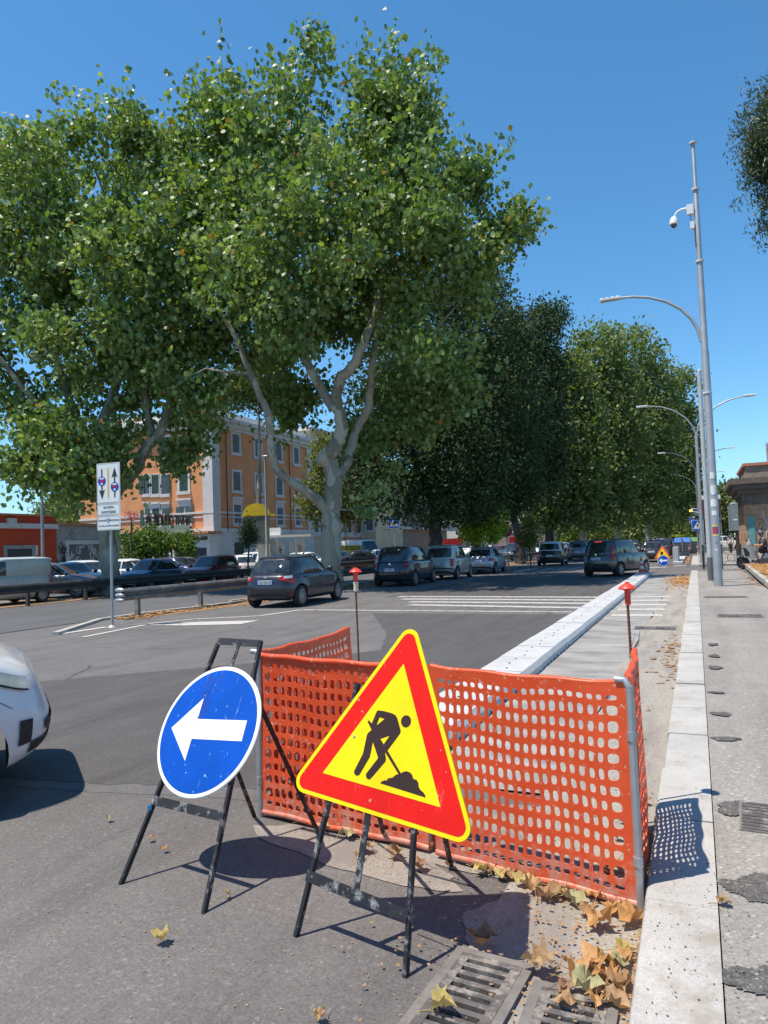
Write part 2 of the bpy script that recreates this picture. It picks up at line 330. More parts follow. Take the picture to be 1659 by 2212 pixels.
b=MB(); b.box((-.1,53,.05),(.4,22,.14)); b.box((-.1,90,.05),(.4,40,.14)); struct(b.build('far_kerb',kerb_m,None,0))
b=MB(); b.box((2.6,68,.045),(5,52,.12)); struct(b.build('far_pavement',asp_walk,None,0))
tar=asphalt('tar_patch',.095,.9,(1,.95,.9),.2,.5,.95,110)
TP=[(1602,1912,.17,.125),(1612,2112,.19,.115),(1580,1745,.12,.11),(1568,1597,.10,.055),(1550,1543,.09,.06),(1548,1497,.07,.05),(1545,1443,.08,.10),(1543,1418,.07,.10),(1540,1393,.06,.12)]
for i,(x,y,rx,ry) in enumerate(TP):
    g=G(x,y,.12); o=sheet('tar_patch',blob(max(g.x,.03+rx*.95),g.y,rx,ry,140,.3,seed=20+i,nj=.09),.1225+.0012*i,tar)
# tar crumbs scattered on kerb
b=MB()
for i in range(230):
    x=rnd.uniform(-.24,.32); y=2.35+abs(rnd.gauss(0,.9)); s=rnd.uniform(.0015,.005)
    b.add([(x+s*math.cos(a)*rnd.uniform(.6,1.3),y+s*math.sin(a)*rnd.uniform(.6,1.3),KZ+.009) for a in (0,1.2,2.4,3.6,4.9)]+[(x,y,KZ+.007+s*.8)],[(0,1,5),(1,2,5),(2,3,5),(3,4,5),(4,0,5)])
tag(b.build('tar_crumbs',tar,None,0),'black tar crumbs scattered over the pale kerb stones','crumbs',kind='stuff')
# verge with dry grass
b=MB(); vk=[(1.83,22.0),(1.86,23.2),(1.97,30),(2.12,37.4),(3.2,38.6),(8,38.8)]
for a_,b_ in zip(vk[:-1],vk[1:]): b.bar((*a_,.18),(*b_,.18),.15,.16)
struct(b.build('verge_kerb',kst,None,0))
sheet('verge_soil',[(1.9,22),(2.05,30),(2.2,37.3),(8,38.6),(8,22)],.235,pm('straw_ground',(.36,.25,.10),.95,0,.3,8,40,.01))

# ================================================================ FOREGROUND SIGNS
def plane_frame(A_,B_,lean):
    u=(Vector(B_)-Vector(A_)).normalized(); back=Vector((-u.y,u.x,0)); 
    v=Vector((0,0,1))*math.cos(lean)+back*math.sin(lean); return u,v,u.cross(v)
def leaf_angle(b,p,q,w1=.025,w2=.025,th=.004,nrm=(0,1,0)):
    b.bar(p,q,w1,th,0,nrm)
# blue left-arrow sign
A_=Vector((-2.67,2.72,0)); B_=Vector((-2.10,2.63,0)); u,v,n=plane_frame(A_,B_,R(29.6)); O=(A_+B_)/2
t1=thing('direction_sign','round blue sign with white left arrow on black folding stand','road sign',tuple(O))
W=lambda a,b_,c=0: O+u*a+v*b_+n*c       # n points to the viewer
hz=1.02
hl=(-.289+.064*hz/1.29,hz); hr=(.289-.204*hz/1.29,hz)
for (p,q) in ((W(-.289,0),W(-.225,1.29)),(W(.289,0),W(.085,1.29)),(Vector((-2.54,3.68,0)),W(hl[0],hl[1],-.02)),(Vector((-2.05,3.59,0)),W(hr[0],hr[1],-.02))):
    b=MB(); b.bar(p,q,.017,.005,0,n); d=(q-p).normalized(); s_=d.cross(n).normalized(); b.bar(p+s_*.007-n*.01,q+s_*.007-n*.01,.004,.021,0,n); b.build('leg',dark_iron,t1)
for (a,vv,c,w_) in ((-.27,.40,.262-.06,.045),(-.225,1.27,.085,.04)):
    b=MB(); b.bar(W(a,vv,.004),W(c+ (.03 if vv<1 else 0),vv,.004),w_,.004,0,n); b.build('crossbar',dark_iron,t1)
b=MB(); b.bar(W(-.05,1.27,.006),W(-.05,.55,.004),.022,.004,0,n); b.build('strap',dark_iron,t1)
rr=.342; cen=W(-.051,.783,.012); M=frame(cen,u,v)
b=MB(); b.lathe([(rr-.004,-.006),(rr,-.003),(rr,.003),(rr-.004,.006)],72,0,M); pn=b.build('sign_panel',sgn_white,t1)
b=MB(); b.lathe([(rr-.022,.0062),(rr-.0215,.0072)],72,0,M); b.build('blue_disc',sgn_blue,pn)
arrow=[(-.262,.0),(-.09,.165),(-.09,.052),(.255,.052),(.255,-.052),(-.09,-.052),(-.09,-.165)]
Ma=M@Matrix.Rotation(R(4.5),4,'Z')
b=MB(); b.prism(arrow,.0074,.0086,0,Ma); b.build('arrow',sgn_white,pn)
b=MB()
for k,(x,y,l) in enumerate([(-.11,.29,.12),(-.08,.28,.20),(-.02,.30,.10),(-.06,.15,.16),(-.10,.06,.10)]): b.prism([(x,y),(x+.003,y),(x-.012,y-l),(x-.0135,y-l)],.0088,.0091,0,M)
b.build('rust_streak',rust,pn)
b=MB(); p=W(-.289+.064*.28,.36,.004); b.box(p,(.02,.006,.03),.3); b.build('tape_scrap',pm('blue_tape',(.02,.25,.55),.5),t1)
# works triangle
yaw,lean=-.186,.337; u=Vector((math.cos(yaw),math.sin(yaw),0)); bk=Vector((-u.y,u.x,0)); v=Vector((0,0,1))*math.cos(lean)+bk*math.sin(lean); n=u.cross(v)
O=Vector((-1.242,2.806,.757)); rot=-.070; U=u*math.cos(rot)+v*math.sin(rot); V=-u*math.sin(rot)+v*math.cos(rot)
def rtri(s,rc,k=9):
    h=s*.866; P=[Vector((0,h*2/3)),Vector((-s/2,-h/3)),Vector((s/2,-h/3))]; out=[]
    for i in range(3):
        c=P[i]*(1-2*rc/(P[i].length)); a0=math.atan2(P[i].y,P[i].x)
        for j in range(k): a=a0-R(60)+R(120)*j/(k-1); out.append((c.x+rc*math.cos(a),c.y+rc*math.sin(a)))
    return out
g0=O-V*0-v*.757/v.z
t2=thing('roadworks_sign','triangular yellow and red roadworks sign on black folding stand','road sign',(g0.x,g0.y,0))
WW=lambda a,b_,c=0:O+u*a+v*b_+n*c
M=frame(O+n*.012,U,V)
b=MB(); b.prism(rtri(.96,.05),-.008,.0,0,M); pn=b.build('sign_panel',sgn_yel,t2)
b=MB(); b.prism(rtri(.90,.035),.0004,.0014,0,M); b.build('red_border',sgn_red,pn)
b=MB(); b.prism(rtri(.606,.002,2),.0016,.0028,0,M); b.build('yellow_field',sgn_yel,pn)
worker=[(-0.086,0.132),(-0.077,0.136),(-0.046,0.137),(-0.005,0.135),(0.013,0.13),(0.024,0.12),(0.053,0.074),(0.054,0.063),(0.008,-0.017),(0.096,-0.092),(0.086,-0.098),(-0.003,-0.025),(0.009,-0.051),(0.009,-0.062),(-0.045,-0.141),(-0.053,-0.148),(-0.065,-0.147),(-0.074,-0.138),(-0.074,-0.128),(-0.032,-0.059),(-0.032,-0.053),(-0.074,0.002),(-0.073,-0.042),(-0.074,-0.061),(-0.107,-0.14),(-0.117,-0.147),(-0.131,-0.145),(-0.139,-0.134),(-0.112,-0.053),(-0.112,0.025),(-0.107,0.036),(-0.094,0.049),(-0.108,0.064),(-0.124,0.08),(-0.12,0.085),(-0.113,0.084),(-0.1,0.075)]
b=MB(); b.prism(worker[::-1],.003,.004,0,M)
b.lathe([(.025,.003),(.0248,.004)],24,0,M@Matrix.Translation((.07,.115,0)))
heap=[(0.005,-0.15),(0.012,-0.141),(0.024,-0.134),(0.037,-0.132),(0.035,-0.125),(0.059,-0.116),(0.071,-0.103),(0.085,-0.096),(0.095,-0.092),(0.105,-0.083),(0.121,-0.077),(0.138,-0.079),(0.15,-0.086),(0.158,-0.099),(0.174,-0.1),(0.185,-0.109),(0.191,-0.125),(0.201,-0.133),(0.216,-0.139),(0.226,-0.147),(0.23,-0.155)]
b.prism(heap,.003,.0041,0,M); b.build('digging_pictogram',sgn_blk,pn)
b=MB(); b.prism([(-0.064,0.107),(-0.039,0.105),(-0.071,0.074)],.0042,.0048,0,M); b.build('arm_gap',sgn_yel,pn); b=MB(); b.prism([(-0.037,0.021),(0.003,0.041),(-0.016,0.004)],.0042,.0048,0,M); b.build('knee_gap',sgn_yel,pn)
b=MB(); b.lathe([(.007,.003),(.005,.006),(.001,.007)],12,0,M@Matrix.Translation((-.177,.005,0))); b.build('bolt',steel,pn)
for (p,q) in ((WW(-.325,-.80),WW(-.22,.25)),(WW(.217,-.80),WW(.12,.25)),(G(829.5,1815),WW(-.24,.12,-.02)),(G(972,1873),WW(.13,.12,-.02))):
    b=MB(); b.bar(p,q,.017,.005,0,n); d=(q-p).normalized(); s_=d.cross(n).normalized(); b.bar(p+s_*.007-n*.01,q+s_*.007-n*.01,.004,.021,0,n); b.build('leg',dark_iron,t2)
b=MB(); b.bar(WW(-.315,-.565,.005),WW(.20,-.60,.005),.045,.004,0,n); b.build('crossbar',dark_iron,t2)
b=MB(); b.bar(WW(-.05,-.58,.008),WW(-.05,0,.0),.03,.004,0,n); b.build('strap',dark_iron,t2)
b=MB(); b.tube([WW(-.0,-.38,-.02),WW(.2,-.45,-.05),WW(.42,-.46,-.12)],.0035,6); b.build('stay_rod',dark_iron,t2)

# ================================================================ MESH FENCE PANELS
m,t,p=new_mat('orange_net'); v_=coord(t)
c=ramp(t,noise(t,v_,5,4),[(.3,(.74,.085,.022)),(.7,(.88,.13,.04))])
sep=N(t,'SeparateXYZ'); t.links.new(v_,sep.inputs[0])
ad=N(t,'MapRange'); ad.inputs[1].default_value=.0; ad.inputs[2].default_value=.30; ad.inputs[3].default_value=.20; ad.inputs[4].default_value=-.08; t.links.new(sep.outputs['Z'],ad.inputs[0])
sm=N(t,'MATH' if False else 'Math'); sm.operation='ADD'; t.links.new(noise(t,v_,13,6,.7),sm.inputs[0]); t.links.new(ad.outputs[0],sm.inputs[1])
c=mix(t,ramp(t,sm.outputs[0],[(.52,(0,0,0)),(.74,(.8,.8,.8))]),c,(.62,.36,.28))
c=mix(t,ramp(t,noise(t,v_,45,2,.6),[(.66,(0,0,0)),(.69,(.8,.8,.8))]),c,(.72,.52,.42))
t.links.new(c,p.inputs['Base Color']); p.inputs['Roughness'].default_value=.42
tr=N(t,'BsdfTranslucent'); tr.inputs[0].default_value=(.9,.10,.02,1); mx=N(t,'MixShader'); mx.inputs[0].default_value=.18
t.links.new(p.outputs[0],mx.inputs[1]); t.links.new(tr.outputs[0],mx.inputs[2]); t.links.new(mx.outputs[0],t.nodes['Material Output'].inputs[0]); net_m=m
def net_mesh(Wd,Ht,cols,rows,seed,amp=.012,y0=0.,x0=0.,wide_last=True,lean=0):
    r=random.Random(seed); ph=[r.uniform(0,6.28) for _ in range(6)]
    ml,mr,mb,mt=.035,.05,.05,.045
    cw=[1.0]*cols
    if wide_last: cw[-1]=1.45; cw[0]=1.25
    tot=sum(cw); xs=[ml]
    for k in cw: xs.append(xs[-1]+k*(Wd-ml-mr)/tot)
    rh=[1.0]*rows; rh[-1]=.72; rh[0]=.72; tr_=sum(rh); zs=[mb]
    for k in rh: zs.append(zs[-1]+k*(Ht-mb-mt)/tr_)
    def D(x,z):
        f=math.sin(math.pi*max(0,min(1,x/Wd)))
        y=y0+amp*.7*(math.sin(x*7/Wd+ph[0])*.6+math.sin(z*6+x*3+ph[1])*.5+.35*math.sin(x*23+ph[2])*math.sin(z*4+ph[3]))
        zz=z*(1-.018*f)+.004*math.sin(x*16+ph[4])+.003*math.sin(z*30+x*9)
        xx=x+.004*math.sin(z*13+ph[5])+.002*math.sin(x*40+z*21)
        return (x0+xx,y,zz)
    bm_v=[];fs=[]
    def V_(x,z): bm_v.append(D(x,z)); return len(bm_v)-1
    E_=4
    for i in range(cols):
        for j in range(rows):
            xa,xb,za,zb=xs[i],xs[i+1],zs[j],zs[j+1]; cx,cz_=(xa+xb)/2,(za+zb)/2
            hx=(xb-xa)/2-(.0078 if i<cols-1 else .007); hz_=(zb-za)/2-.0118
            outer=[(xa+(xb-xa)*k/E_,za) for k in range(E_)]+[(xb,za+(zb-za)*k/E_) for k in range(E_)]+[(xb-(xb-xa)*k/E_,zb) for k in range(E_)]+[(xa,zb-(zb-za)*k/E_) for k in range(E_)]
            rj=r.uniform(.88,1.05)
            io=[V_(*q) for q in outer]; ii=[]
            for q in outer:
                dx,dz=(q[0]-cx)/((xb-xa)/2),(q[1]-cz_)/((zb-za)/2); L=(abs(dx)**2.7+abs(dz)**2.7)**(1/2.7); ii.append(V_(cx+dx/L*hx*rj,cz_+dz/L*hz_*rj))
            k=len(io)
            for a in range(k): fs.append((io[a],io[(a+1)%k],ii[(a+1)%k],ii[a]))
    def strip(xa,xb,za,zb,nx,nz):
        for a in range(nx):
            for c_ in range(nz):
                X0,X1=xa+(xb-xa)*a/nx,xa+(xb-xa)*(a+1)/nx; Z0,Z1=za+(zb-za)*c_/nz,za+(zb-za)*(c_+1)/nz
                fs.append((V_(X0,Z0),V_(X1,Z0),V_(X1,Z1),V_(X0,Z1)))
    for k in range(cols): strip(xs[k],xs[k+1],0,mb,E_,1); strip(xs[k],xs[k+1],zs[-1],Ht,E_,1)
    for k in range(rows): strip(0,ml,zs[k],zs[k+1],1,E_); strip(xs[-1],Wd,zs[k],zs[k+1],1,E_)
    strip(0,ml,0,mb,1,1);strip(0,ml,zs[-1],Ht,1,1);strip(xs[-1],Wd,0,mb,1,1);strip(xs[-1],Wd,zs[-1],Ht,1,1)
    return bm_v,fs,D
def fence(name,label,P0,P1,Ht,cols,rows,seed,tilt=0,double=False,amp=.012,posts=(1,1),group='orange mesh panels round the works'):
    P0=Vector((*P0,0)); P1=Vector((*P1,0)); d=P1-P0; Wd=d.length; rz=math.atan2(d.y,d.x)
    root=thing(name,label,'barrier',tuple(P0),rz,group)
    sh=Matrix.Identity(4); sh[1][2]=tilt
    def netpart(y0,sd,nm,x0=0,lo=.02):
        vs,fs,D=net_mesh(Wd,Ht-.02,cols,rows,sd,amp,y0,x0)
        b=MB(); b.add([(q[0],q[1]+tilt*q[2],q[2]+lo) for q in vs],fs)
        me=b.mesh(nm,0); import bmesh
        bm=bmesh.new(); bm.from_mesh(me); bmesh.ops.remove_doubles(bm,verts=bm.verts,dist=.0004); bm.to_mesh(me); bm.free()
        me.materials.append(net_m); o=bpy.data.objects.new(nm,me); C.objects.link(o); o.parent=root
        s=o.modifiers.new('s','SOLIDIFY'); s.thickness=.006; s.offset=0
        return D
    D=netpart(0,seed,'net')
    b=MB(); b.tube([(q[0],q[1]+.012,q[2]+.022) for q in (D(Wd*i/24,Ht-.03) for i in range(25))],.016,8); b.build('top_hem',net_m,root,60,False)
    b=MB(); b.tube([(q[0],q[1]+.006,q[2]+.03) for q in (D(Wd*i/24,0.005) for i in range(25))],.018,8); b.build('bottom_hem',net_m,root,60,False)
    if double: netpart(.075,seed+5,'folded_net',.028,.0)
    rc=.05; pts=[]
    for (cx,cz_,a0) in ((rc,rc+.03,180),(Wd-rc,rc+.03,270),(Wd-rc,Ht-rc-.035,0),(rc,Ht-rc-.035,90)):
        for k in range(5): a=R(a0+k*22.5); pts.append((cx+rc*math.cos(a),.022+tilt*(cz_+rc*math.sin(a)),cz_+rc*math.sin(a)))
    pts.append(pts[0]); b=MB(); b.tube(pts,.0125,8,0,False); b.build('frame',steel,root,60,False)
    for k,xx in enumerate((.0,Wd)):
        if posts[k]:
            b=MB(); b.tube([(xx,-.0,0),(xx,tilt*Ht,Ht-.02)],.0165,12); 
            for z in (.22,.75): b.tube([(xx,tilt*z,z-.02),(xx,tilt*z,z+.02)],.021,12)
            b.tube([(xx,tilt*.98*Ht,Ht-.03),(xx-.02,tilt*Ht,Ht+.005),(xx-.06,tilt*Ht,Ht+.004)],.0165,10)
            b.build('post',steel,root,60,False)
    return root
fence('mesh_barrier','orange mesh panel on the front left of the enclosure, doubled netting',(-2.50,3.70),(-1.36,3.53),.985,19,12,3,.02,True,.010,(1,0))
fence('mesh_barrier','orange mesh panel on the front right behind the triangular sign',(-1.30,3.50),(-.298,3.275),.985,20,13,11,.0,False,.009,(0,1))
fence('mesh_barrier','orange mesh panel running back on the left side of the enclosure',(-2.53,3.76),(-2.50,5.0),.985,20,13,21,.0,False,.012,(0,0))
fence('mesh_barrier','orange mesh panel running back along the kerb stones',(-.285,3.31),(-.33,4.22),.99,14,13,31,.0,False,.02,(0,0))
# rebar posts with red caps
capm=pm('red_plastic_cap',(.72,.05,.025),.45,0,.1)
for (x,y,zt,lab,tape) in ((-2.435,4.98,1.44,'ribbed rusty rod with red mushroom cap behind the left mesh panel',1),(-.372,4.27,1.34,'ribbed rusty rod with red mushroom cap beside the kerb',0)):
    r0=thing('rebar_post',lab,'post',(x,y,0),0,'capped steel rods at the back of the enclosure')
    b=MB(); pts=[];rad=[]; k=0; z=0
    while z<zt-.05: pts.append((x+.004*math.sin(z*3),y,z)); rad.append(.0085 if k%2 else .0068); z+=.011; k+=1
    b.tube(pts,rad,8); b.build('rod',rust,r0,60)
    b=MB(); b.lathe([(.016,zt-.11),(.017,zt-.03),(.02,zt-.028),(.047,zt-.022),(.05,zt-.016),(.044,zt-.008),(.02,zt+.008),(.013,zt+.010),(.012,zt+.018)],20,0,Matrix.Translation((x,y,0))); b.build('cap',capm,r0)
    if tape:
        b=MB(); b.lathe([(.013,zt-.17),(.02,zt-.165),(.018,zt-.13),(.021,zt-.10),(.0175,zt-.095)],12,0,Matrix.Translation((x,y,0))); b.build('masking_tape',pm('cream_tape',(.62,.52,.40),.7),r0)
    else:
        b=MB(); b.tube([(x+.01,y,1.0),(x+.03,y-.02,1.07),(x+.05,y-.03,1.05),(x+.06,y-.02,1.10),(x+.045,y,1.0),(x+.07,y-.03,.97)],.0015,5); b.build('tie_wire',steel,r0)
# ================================================================ LANE DIVIDER
m,t,p=new_mat('divider_concrete'); v_=coord(t)
c=ramp(t,noise(t,v_,3,6,.65),[(.3,(.40,.40,.40)),(.7,(.53,.53,.52))]); c=mix(t,ramp(t,noise(t,coord(t,(1,.15,1)),9,5,.7),[(.55,(0,0,0)),(.7,(.5,.5,.5))]),c,(.42,.42,.43))
t.links.new(c,p.inputs['Base Color']); p.inputs['Roughness'].default_value=.7; bump(t,p,noise(t,v_,60,4),.3,.002); div_m=m
dv=thing('lane_divider','long low white concrete divider with small holes along its top','divider',(-2.15,4.1,0))
b=MB(); hb=MB(); L=1.0; k=0
prof=[(-1.85,.035),(-1.855,.08),(-1.895,.140),(-2.40,.145),(-2.44,.085),(-2.445,.0)]
while k<29:
    y0=4.1+k*L; jx=rnd.uniform(-.006,.006); jz=rnd.uniform(-.004,.004)
    n_=len(prof); vs=[(q[0]+jx,y0+.006,q[1]+jz) for q in prof]+[(q[0]+jx,y0+L-.006,q[1]+jz) for q in prof]
    b.add(vs,[(i,i+n_,(i+1)%n_+n_,(i+1)%n_) for i in range(n_)]+[tuple(range(n_)),tuple(range(2*n_-1,n_-1,-1))])
    for a in (.06,.30,.54,.78): b.box((-1.868+jx,y0+a+.1,.028),(.035,.17,.058),0,0)     # toothed foot
    for a in (.18,.52,.86): b.lathe([(.021,.1452+jz),(.02,.1468+jz)],12,1,Matrix.Translation((-2.15+jx+(.03 if a<.5 else -.02),y0+a,0))@Matrix.Diagonal((.6,1.3,1,1)))
    k+=1
b.build('concrete_body',[div_m,black],dv,20)
# cone
def cone(loc,label,h=.5):
    r=thing('traffic_cone',label,'cone',loc); T=Matrix.Translation(loc); o_=pm('cone_orange',(.62,.10,.03),.5,0,.2,dirt=(.3,.15,.1)); w_=pm('cone_white',(.68,.65,.6),.5)
    b=MB(); b.box((0,0,.012),(.3,.3,.024),0,0,T); b.lathe([(.12,.024),(.02,h)],20,0,T); b.build('cone_body',o_,r)
    for z0,z1 in ((.12,.2),(.28,.35)):
        f=lambda z:.12+(.02-.12)*(z-.024)/(h-.024)+.002
        b=MB(); b.lathe([(f(z0*h/.5),z0*h/.5),(f(z1*h/.5),z1*h/.5)],20,0,T); b.build('white_band',w_,r)
cone((-2.22,32.8,.145),'small orange and white cone on the far end of the white divider',.72)
# ================================================================ DRAIN GRATES
castiron=pm('cast_iron',(.11,.10,.095),.7,.25,.25,18,60,.003,dirt=(.32,.29,.25),dlev=(.5,.64),ds=12)
pit_shade=pm('drain_shade',(.012,.011,.01),.95)  # black of a flat sheet below the bars, painted as the shade of a hole
def grate(tl,tr_,dl,ns,label,ww=None):
    tl,tr_,dl=G(*tl,z=.02),G(*tr_,z=.02),G(*dl,z=.02); x=(tr_-tl); Wd=x.length; x.normalize(); y=Vector((x.y,-x.x,0)); 
    if y.y>0: y=-y
    L=(ns+.6)*.052; M=Matrix((x,y,Vector((0,0,1)))).transposed().to_4x4(); M.translation=(tl.x,tl.y,0)
    r=thing('drain_grate',label,'grate',(tl.x,tl.y,0),0,'cast iron grates beside the kerb')
    fr=.018
    b=MB(); z=.018; th=.016
    b.box((Wd/2,fr/2,z),(Wd,fr,th),0,0,M); b.box((Wd/2,L-fr/2,z),(Wd,fr,th),0,0,M); b.box((fr,L/2,z+.0005),(fr*2,L-.001,th),0,0,M); b.box((Wd-fr,L/2,z+.0005),(fr*2,L-.001,th),0,0,M)
    for k in range(ns+1):
        yy=fr+(L-2*fr)*(k)/ns
        b.box((Wd/2,yy,z-.0008),(Wd-.004,.026,th),0,0,M)
    b.build('bars',castiron,r,20)
    b=MB(); b.box((Wd/2,L/2,.0093),(Wd-.002,L-.002,.001),0,0,M); b.build('pit_shade',pit_shade,r,0)
    b=MB(); e=.035
    for (cx,cy,sx,sy) in ((Wd/2,-e/2,Wd+2*e,e),(-e/2,L/2,e,L),(Wd+e/2,L/2,e,L)): b.box((cx,cy,.0135),(sx,sy,.022),0,0,M)
    b.build('rim',pm('grate_rim',(.17,.155,.14),.9,0,.25,15,50,.004),r,20)
grate((1000,2059),(1130,2093),(923,2204),10,'slotted cast iron drain grate nearest the sign legs')
grate((1172,2134),(1316,2166),(1143,2211),8,'slotted cast iron drain grate half under leaves beside the kerb')
def cover(px,py,z,sx,sy,label,rz=0,mt=None):
    g=G(px,py,z); r=thing('manhole_cover',label,'manhole cover',(g.x,g.y,z),rz)
    b=MB(); b.box((0,0,.004),(sx,sy,.006)); b.build('frame',pm('cover_frame',(.20,.19,.18),.8,.2,.2,20),r,0,False)
    b=MB()
    for k in range(9): b.box((0,-sy/2+sy*(k+.5)/9,.0095),(sx*.9,sy/15,.005))
    b.build('ribs',castiron,r,0,False)
cover(1567,1290,.1185,1.0,.35,'long slotted grille across the pavement in front of the lamp post')
cover(1598,1331,.1185,.8,.5,'dull metal cover in the pavement beyond the tar patches')
cover(1648,1768,.1185,.22,.42,'pale ribbed cover in the pavement at the right edge',-.05)
cover(1393,1357,.009,.35,.35,'small dark drain in the cycle lane',0); cover(1436,1357,.014,.35,.35,'small dark drain in the sandy gutter',0)
# ================================================================ DRY LEAVES
def leaf_shape():
    # plane-tree leaf outline, unit size
    P=[(0,-.42),(.10,-.34),(.30,-.40),(.27,-.24),(.52,-.16),(.36,-.02),(.50,.22),(.27,.18),(.20,.30),(0,.58),(-.20,.30),(-.27,.18),(-.50,.22),(-.36,-.02),(-.52,-.16),(-.27,-.24),(-.30,-.40),(-.10,-.34)]
    return P
def dry_leaf(x,y,z,s,seed,mat,label,group='dry leaves lying near the signs',flip=0):
    r=random.Random(seed); P=leaf_shape(); k=len(P); cu=r.uniform(.3,1.3); a0=r.uniform(0,6.28); tw=r.uniform(-.5,.5)
    def Z(px,py): d=px*math.cos(a0)+py*math.sin(a0); e=-px*math.sin(a0)+py*math.cos(a0); return cu*d*d+tw*d*e+.16*math.sin(px*9+seed)+.09*math.sin(py*13+seed)
    vs=[(px*s*.85,py*s*.9,Z(px,py)*s) for px,py in P]+[(px*s*.48,py*s*.5,Z(px*.5,py*.5)*s) for px,py in P]+[(0,0,.0)]
    fs=[(i,(i+1)%k,k+(i+1)%k,k+i) for i in range(k)]+[(k+i,k+(i+1)%k,2*k) for i in range(k)]
    zm=min(q[2] for q in vs); b=MB(); b.add([(a,c,d-zm+.002) for a,c,d in vs],fs)
    b.tube([(0,-.4*s,Z(0,-.4)*s-zm+.002),(.03*s,-.7*s,.006),(.08*s,-.95*s,.004)],.0016,4)
    me=b.mesh('leaf',60); me.materials.append(mat); o=bpy.data.objects.new('dry_leaf',me); C.objects.link(o); o.location=(x,y,z); o.rotation_euler=(r.uniform(-.15,.15),r.uniform(-.15,.15),r.uniform(0,6.28))
    return tag(o,label,'leaf',group)
def lm(n,a,b_):
    m,t,p=new_mat(n); v=coord(t); c=ramp(t,noise(t,v,25,5,.7),[(.3,a),(.65,b_)]); wv=N(t,'TexWave'); wv.inputs['Scale'].default_value=20; wv.inputs['Distortion'].default_value=6; t.links.new(v,wv.inputs['Vector'])
    c=mix(t,ramp(t,wv.outputs['Fac'],[(.0,(.3,.3,.3)),(.12,(0,0,0))]),c,[k*.55 for k in a]); t.links.new(c,p.inputs['Base Color']); p.inputs['Roughness'].default_value=.6
    tr=N(t,'BsdfTranslucent'); t.links.new(c,tr.inputs[0]); mx=N(t,'MixShader'); mx.inputs[0].default_value=.25
    t.links.new(p.outputs[0],mx.inputs[1]); t.links.new(tr.outputs[0],mx.inputs[2]); t.links.new(mx.outputs[0],t.nodes['Material Output'].inputs[0]); return m
LT=lm('leaf_tan',(.30,.175,.08),(.50,.32,.16)); LO=lm('leaf_orange',(.40,.19,.06),(.60,.33,.12)); LG=lm('leaf_olive',(.26,.25,.11),(.44,.40,.21)); LY=lm('leaf_yellow',(.42,.32,.09),(.58,.46,.18)); LB=lm('leaf_brown',(.20,.10,.05),(.36,.20,.10))
LV=[(1360,1992,.15,LO,'large orange dry leaf against the kerb under the fence corner post'),(1297,2002,.14,LO,'star shaped orange leaf lying left of the kerb pile'),(1322,1968,.11,LO,'orange leaf curled at the foot of the right fence post'),(1268,1972,.10,LT,'tan leaf left of the orange leaves at the fence corner'),(1240,1952,.11,LG,'pale olive leaf leaning on the orange fence'),(1183,1940,.12,LT,'curled tan leaf in front of the right mesh panel'),(1152,1922,.11,LT,'tan leaf at the fence foot in the row of curled leaves'),(1128,1908,.10,LY,'yellowish leaf curled under the fence hem'),(1103,1893,.09,LT,'small tan leaf at the left end of the fence leaf row'),(1060,1878,.09,LT,'tan leaf by the foot of the right mesh panel near the sign'),
(1168,2095,.14,LT,'broad tan leaf lying flat above the second grate'),(1042,2040,.14,LB,'brown leaf lying in the shadow of the triangular sign'),(1366,2062,.10,LY,'golden leaf against the kerb above the lower pile'),(1378,2085,.10,LO,'orange leaf touching the kerb below the golden leaf'),(1292,2092,.15,LO,'large orange leaf at the top of the lower pile'),(1243,2105,.13,LO,'orange leaf at the left side of the lower pile'),(1263,2132,.13,LG,'pale green star shaped leaf lying over the second grate'),(1310,2122,.12,LO,'orange leaf in the middle of the lower pile'),(1342,2128,.12,LT,'tan leaf at the right of the lower pile'),(1362,2148,.11,LT,'crumpled tan leaf at the bottom right of the lower pile'),(1303,2152,.09,LB,'brown crumpled leaf below the lower pile'),(1330,2085,.12,LG,'narrow green leaf sticking up from the lower pile'),(1222,2137,.07,LB,'broken brown leaf at the corner of the second grate'),(1283,2168,.08,LO,'torn orange leaf lying on the second grate'),
(957,2183,.10,LY,'pale yellow leaf lying on the first grate'),(348,2030,.085,LY,'curled yellow leaf alone on the asphalt below the blue sign'),(688,2200,.06,LT,'small tan leaf on the asphalt at the bottom edge'),(752,1806,.12,LG,'olive crumpled leaf in front of the left mesh panel'),(793,1836,.10,LT,'tan leaf right of the triangular sign left leg'),(775,1852,.07,LT,'small tan leaf below the olive crumpled leaf'),(852,1848,.11,LT,'dry leaf stuck upright at the gap between the two panels'),(672,1772,.13,LT,'ragged tan leaf pressed against the left mesh panel'),(706,1790,.08,LY,'little yellow leaf at the foot of the left mesh panel'),(325,1812,.045,LO,'small orange leaf scrap between the blue sign legs'),(356,1834,.04,LO,'tiny orange leaf scrap inside the blue sign stand'),(490,1932,.04,LY,'tiny yellow leaf beside the right leg of the blue sign'),(234,1769,.05,LG,'thin olive leaf on the asphalt left of the blue sign'),(1563,1992-38,.07,LT,'small tan leaf on the big tar patch by the kerb'),(905,1876,.10,LB,'brown curled leaf beside the right rear leg of the triangle'),(1385,1925,.09,LT,'tan leaf wedged behind the corner post')]
for i,(x,y,s,mt,lb) in enumerate(LV):
    zz=.124 if 'tar patch' in lb else (.034 if 'grate' in lb else .02); g=G(x,y,zz); dry_leaf(min(g.x,-.33) if zz<.1 else g.x,g.y,zz,s,100+i,mt,lb)
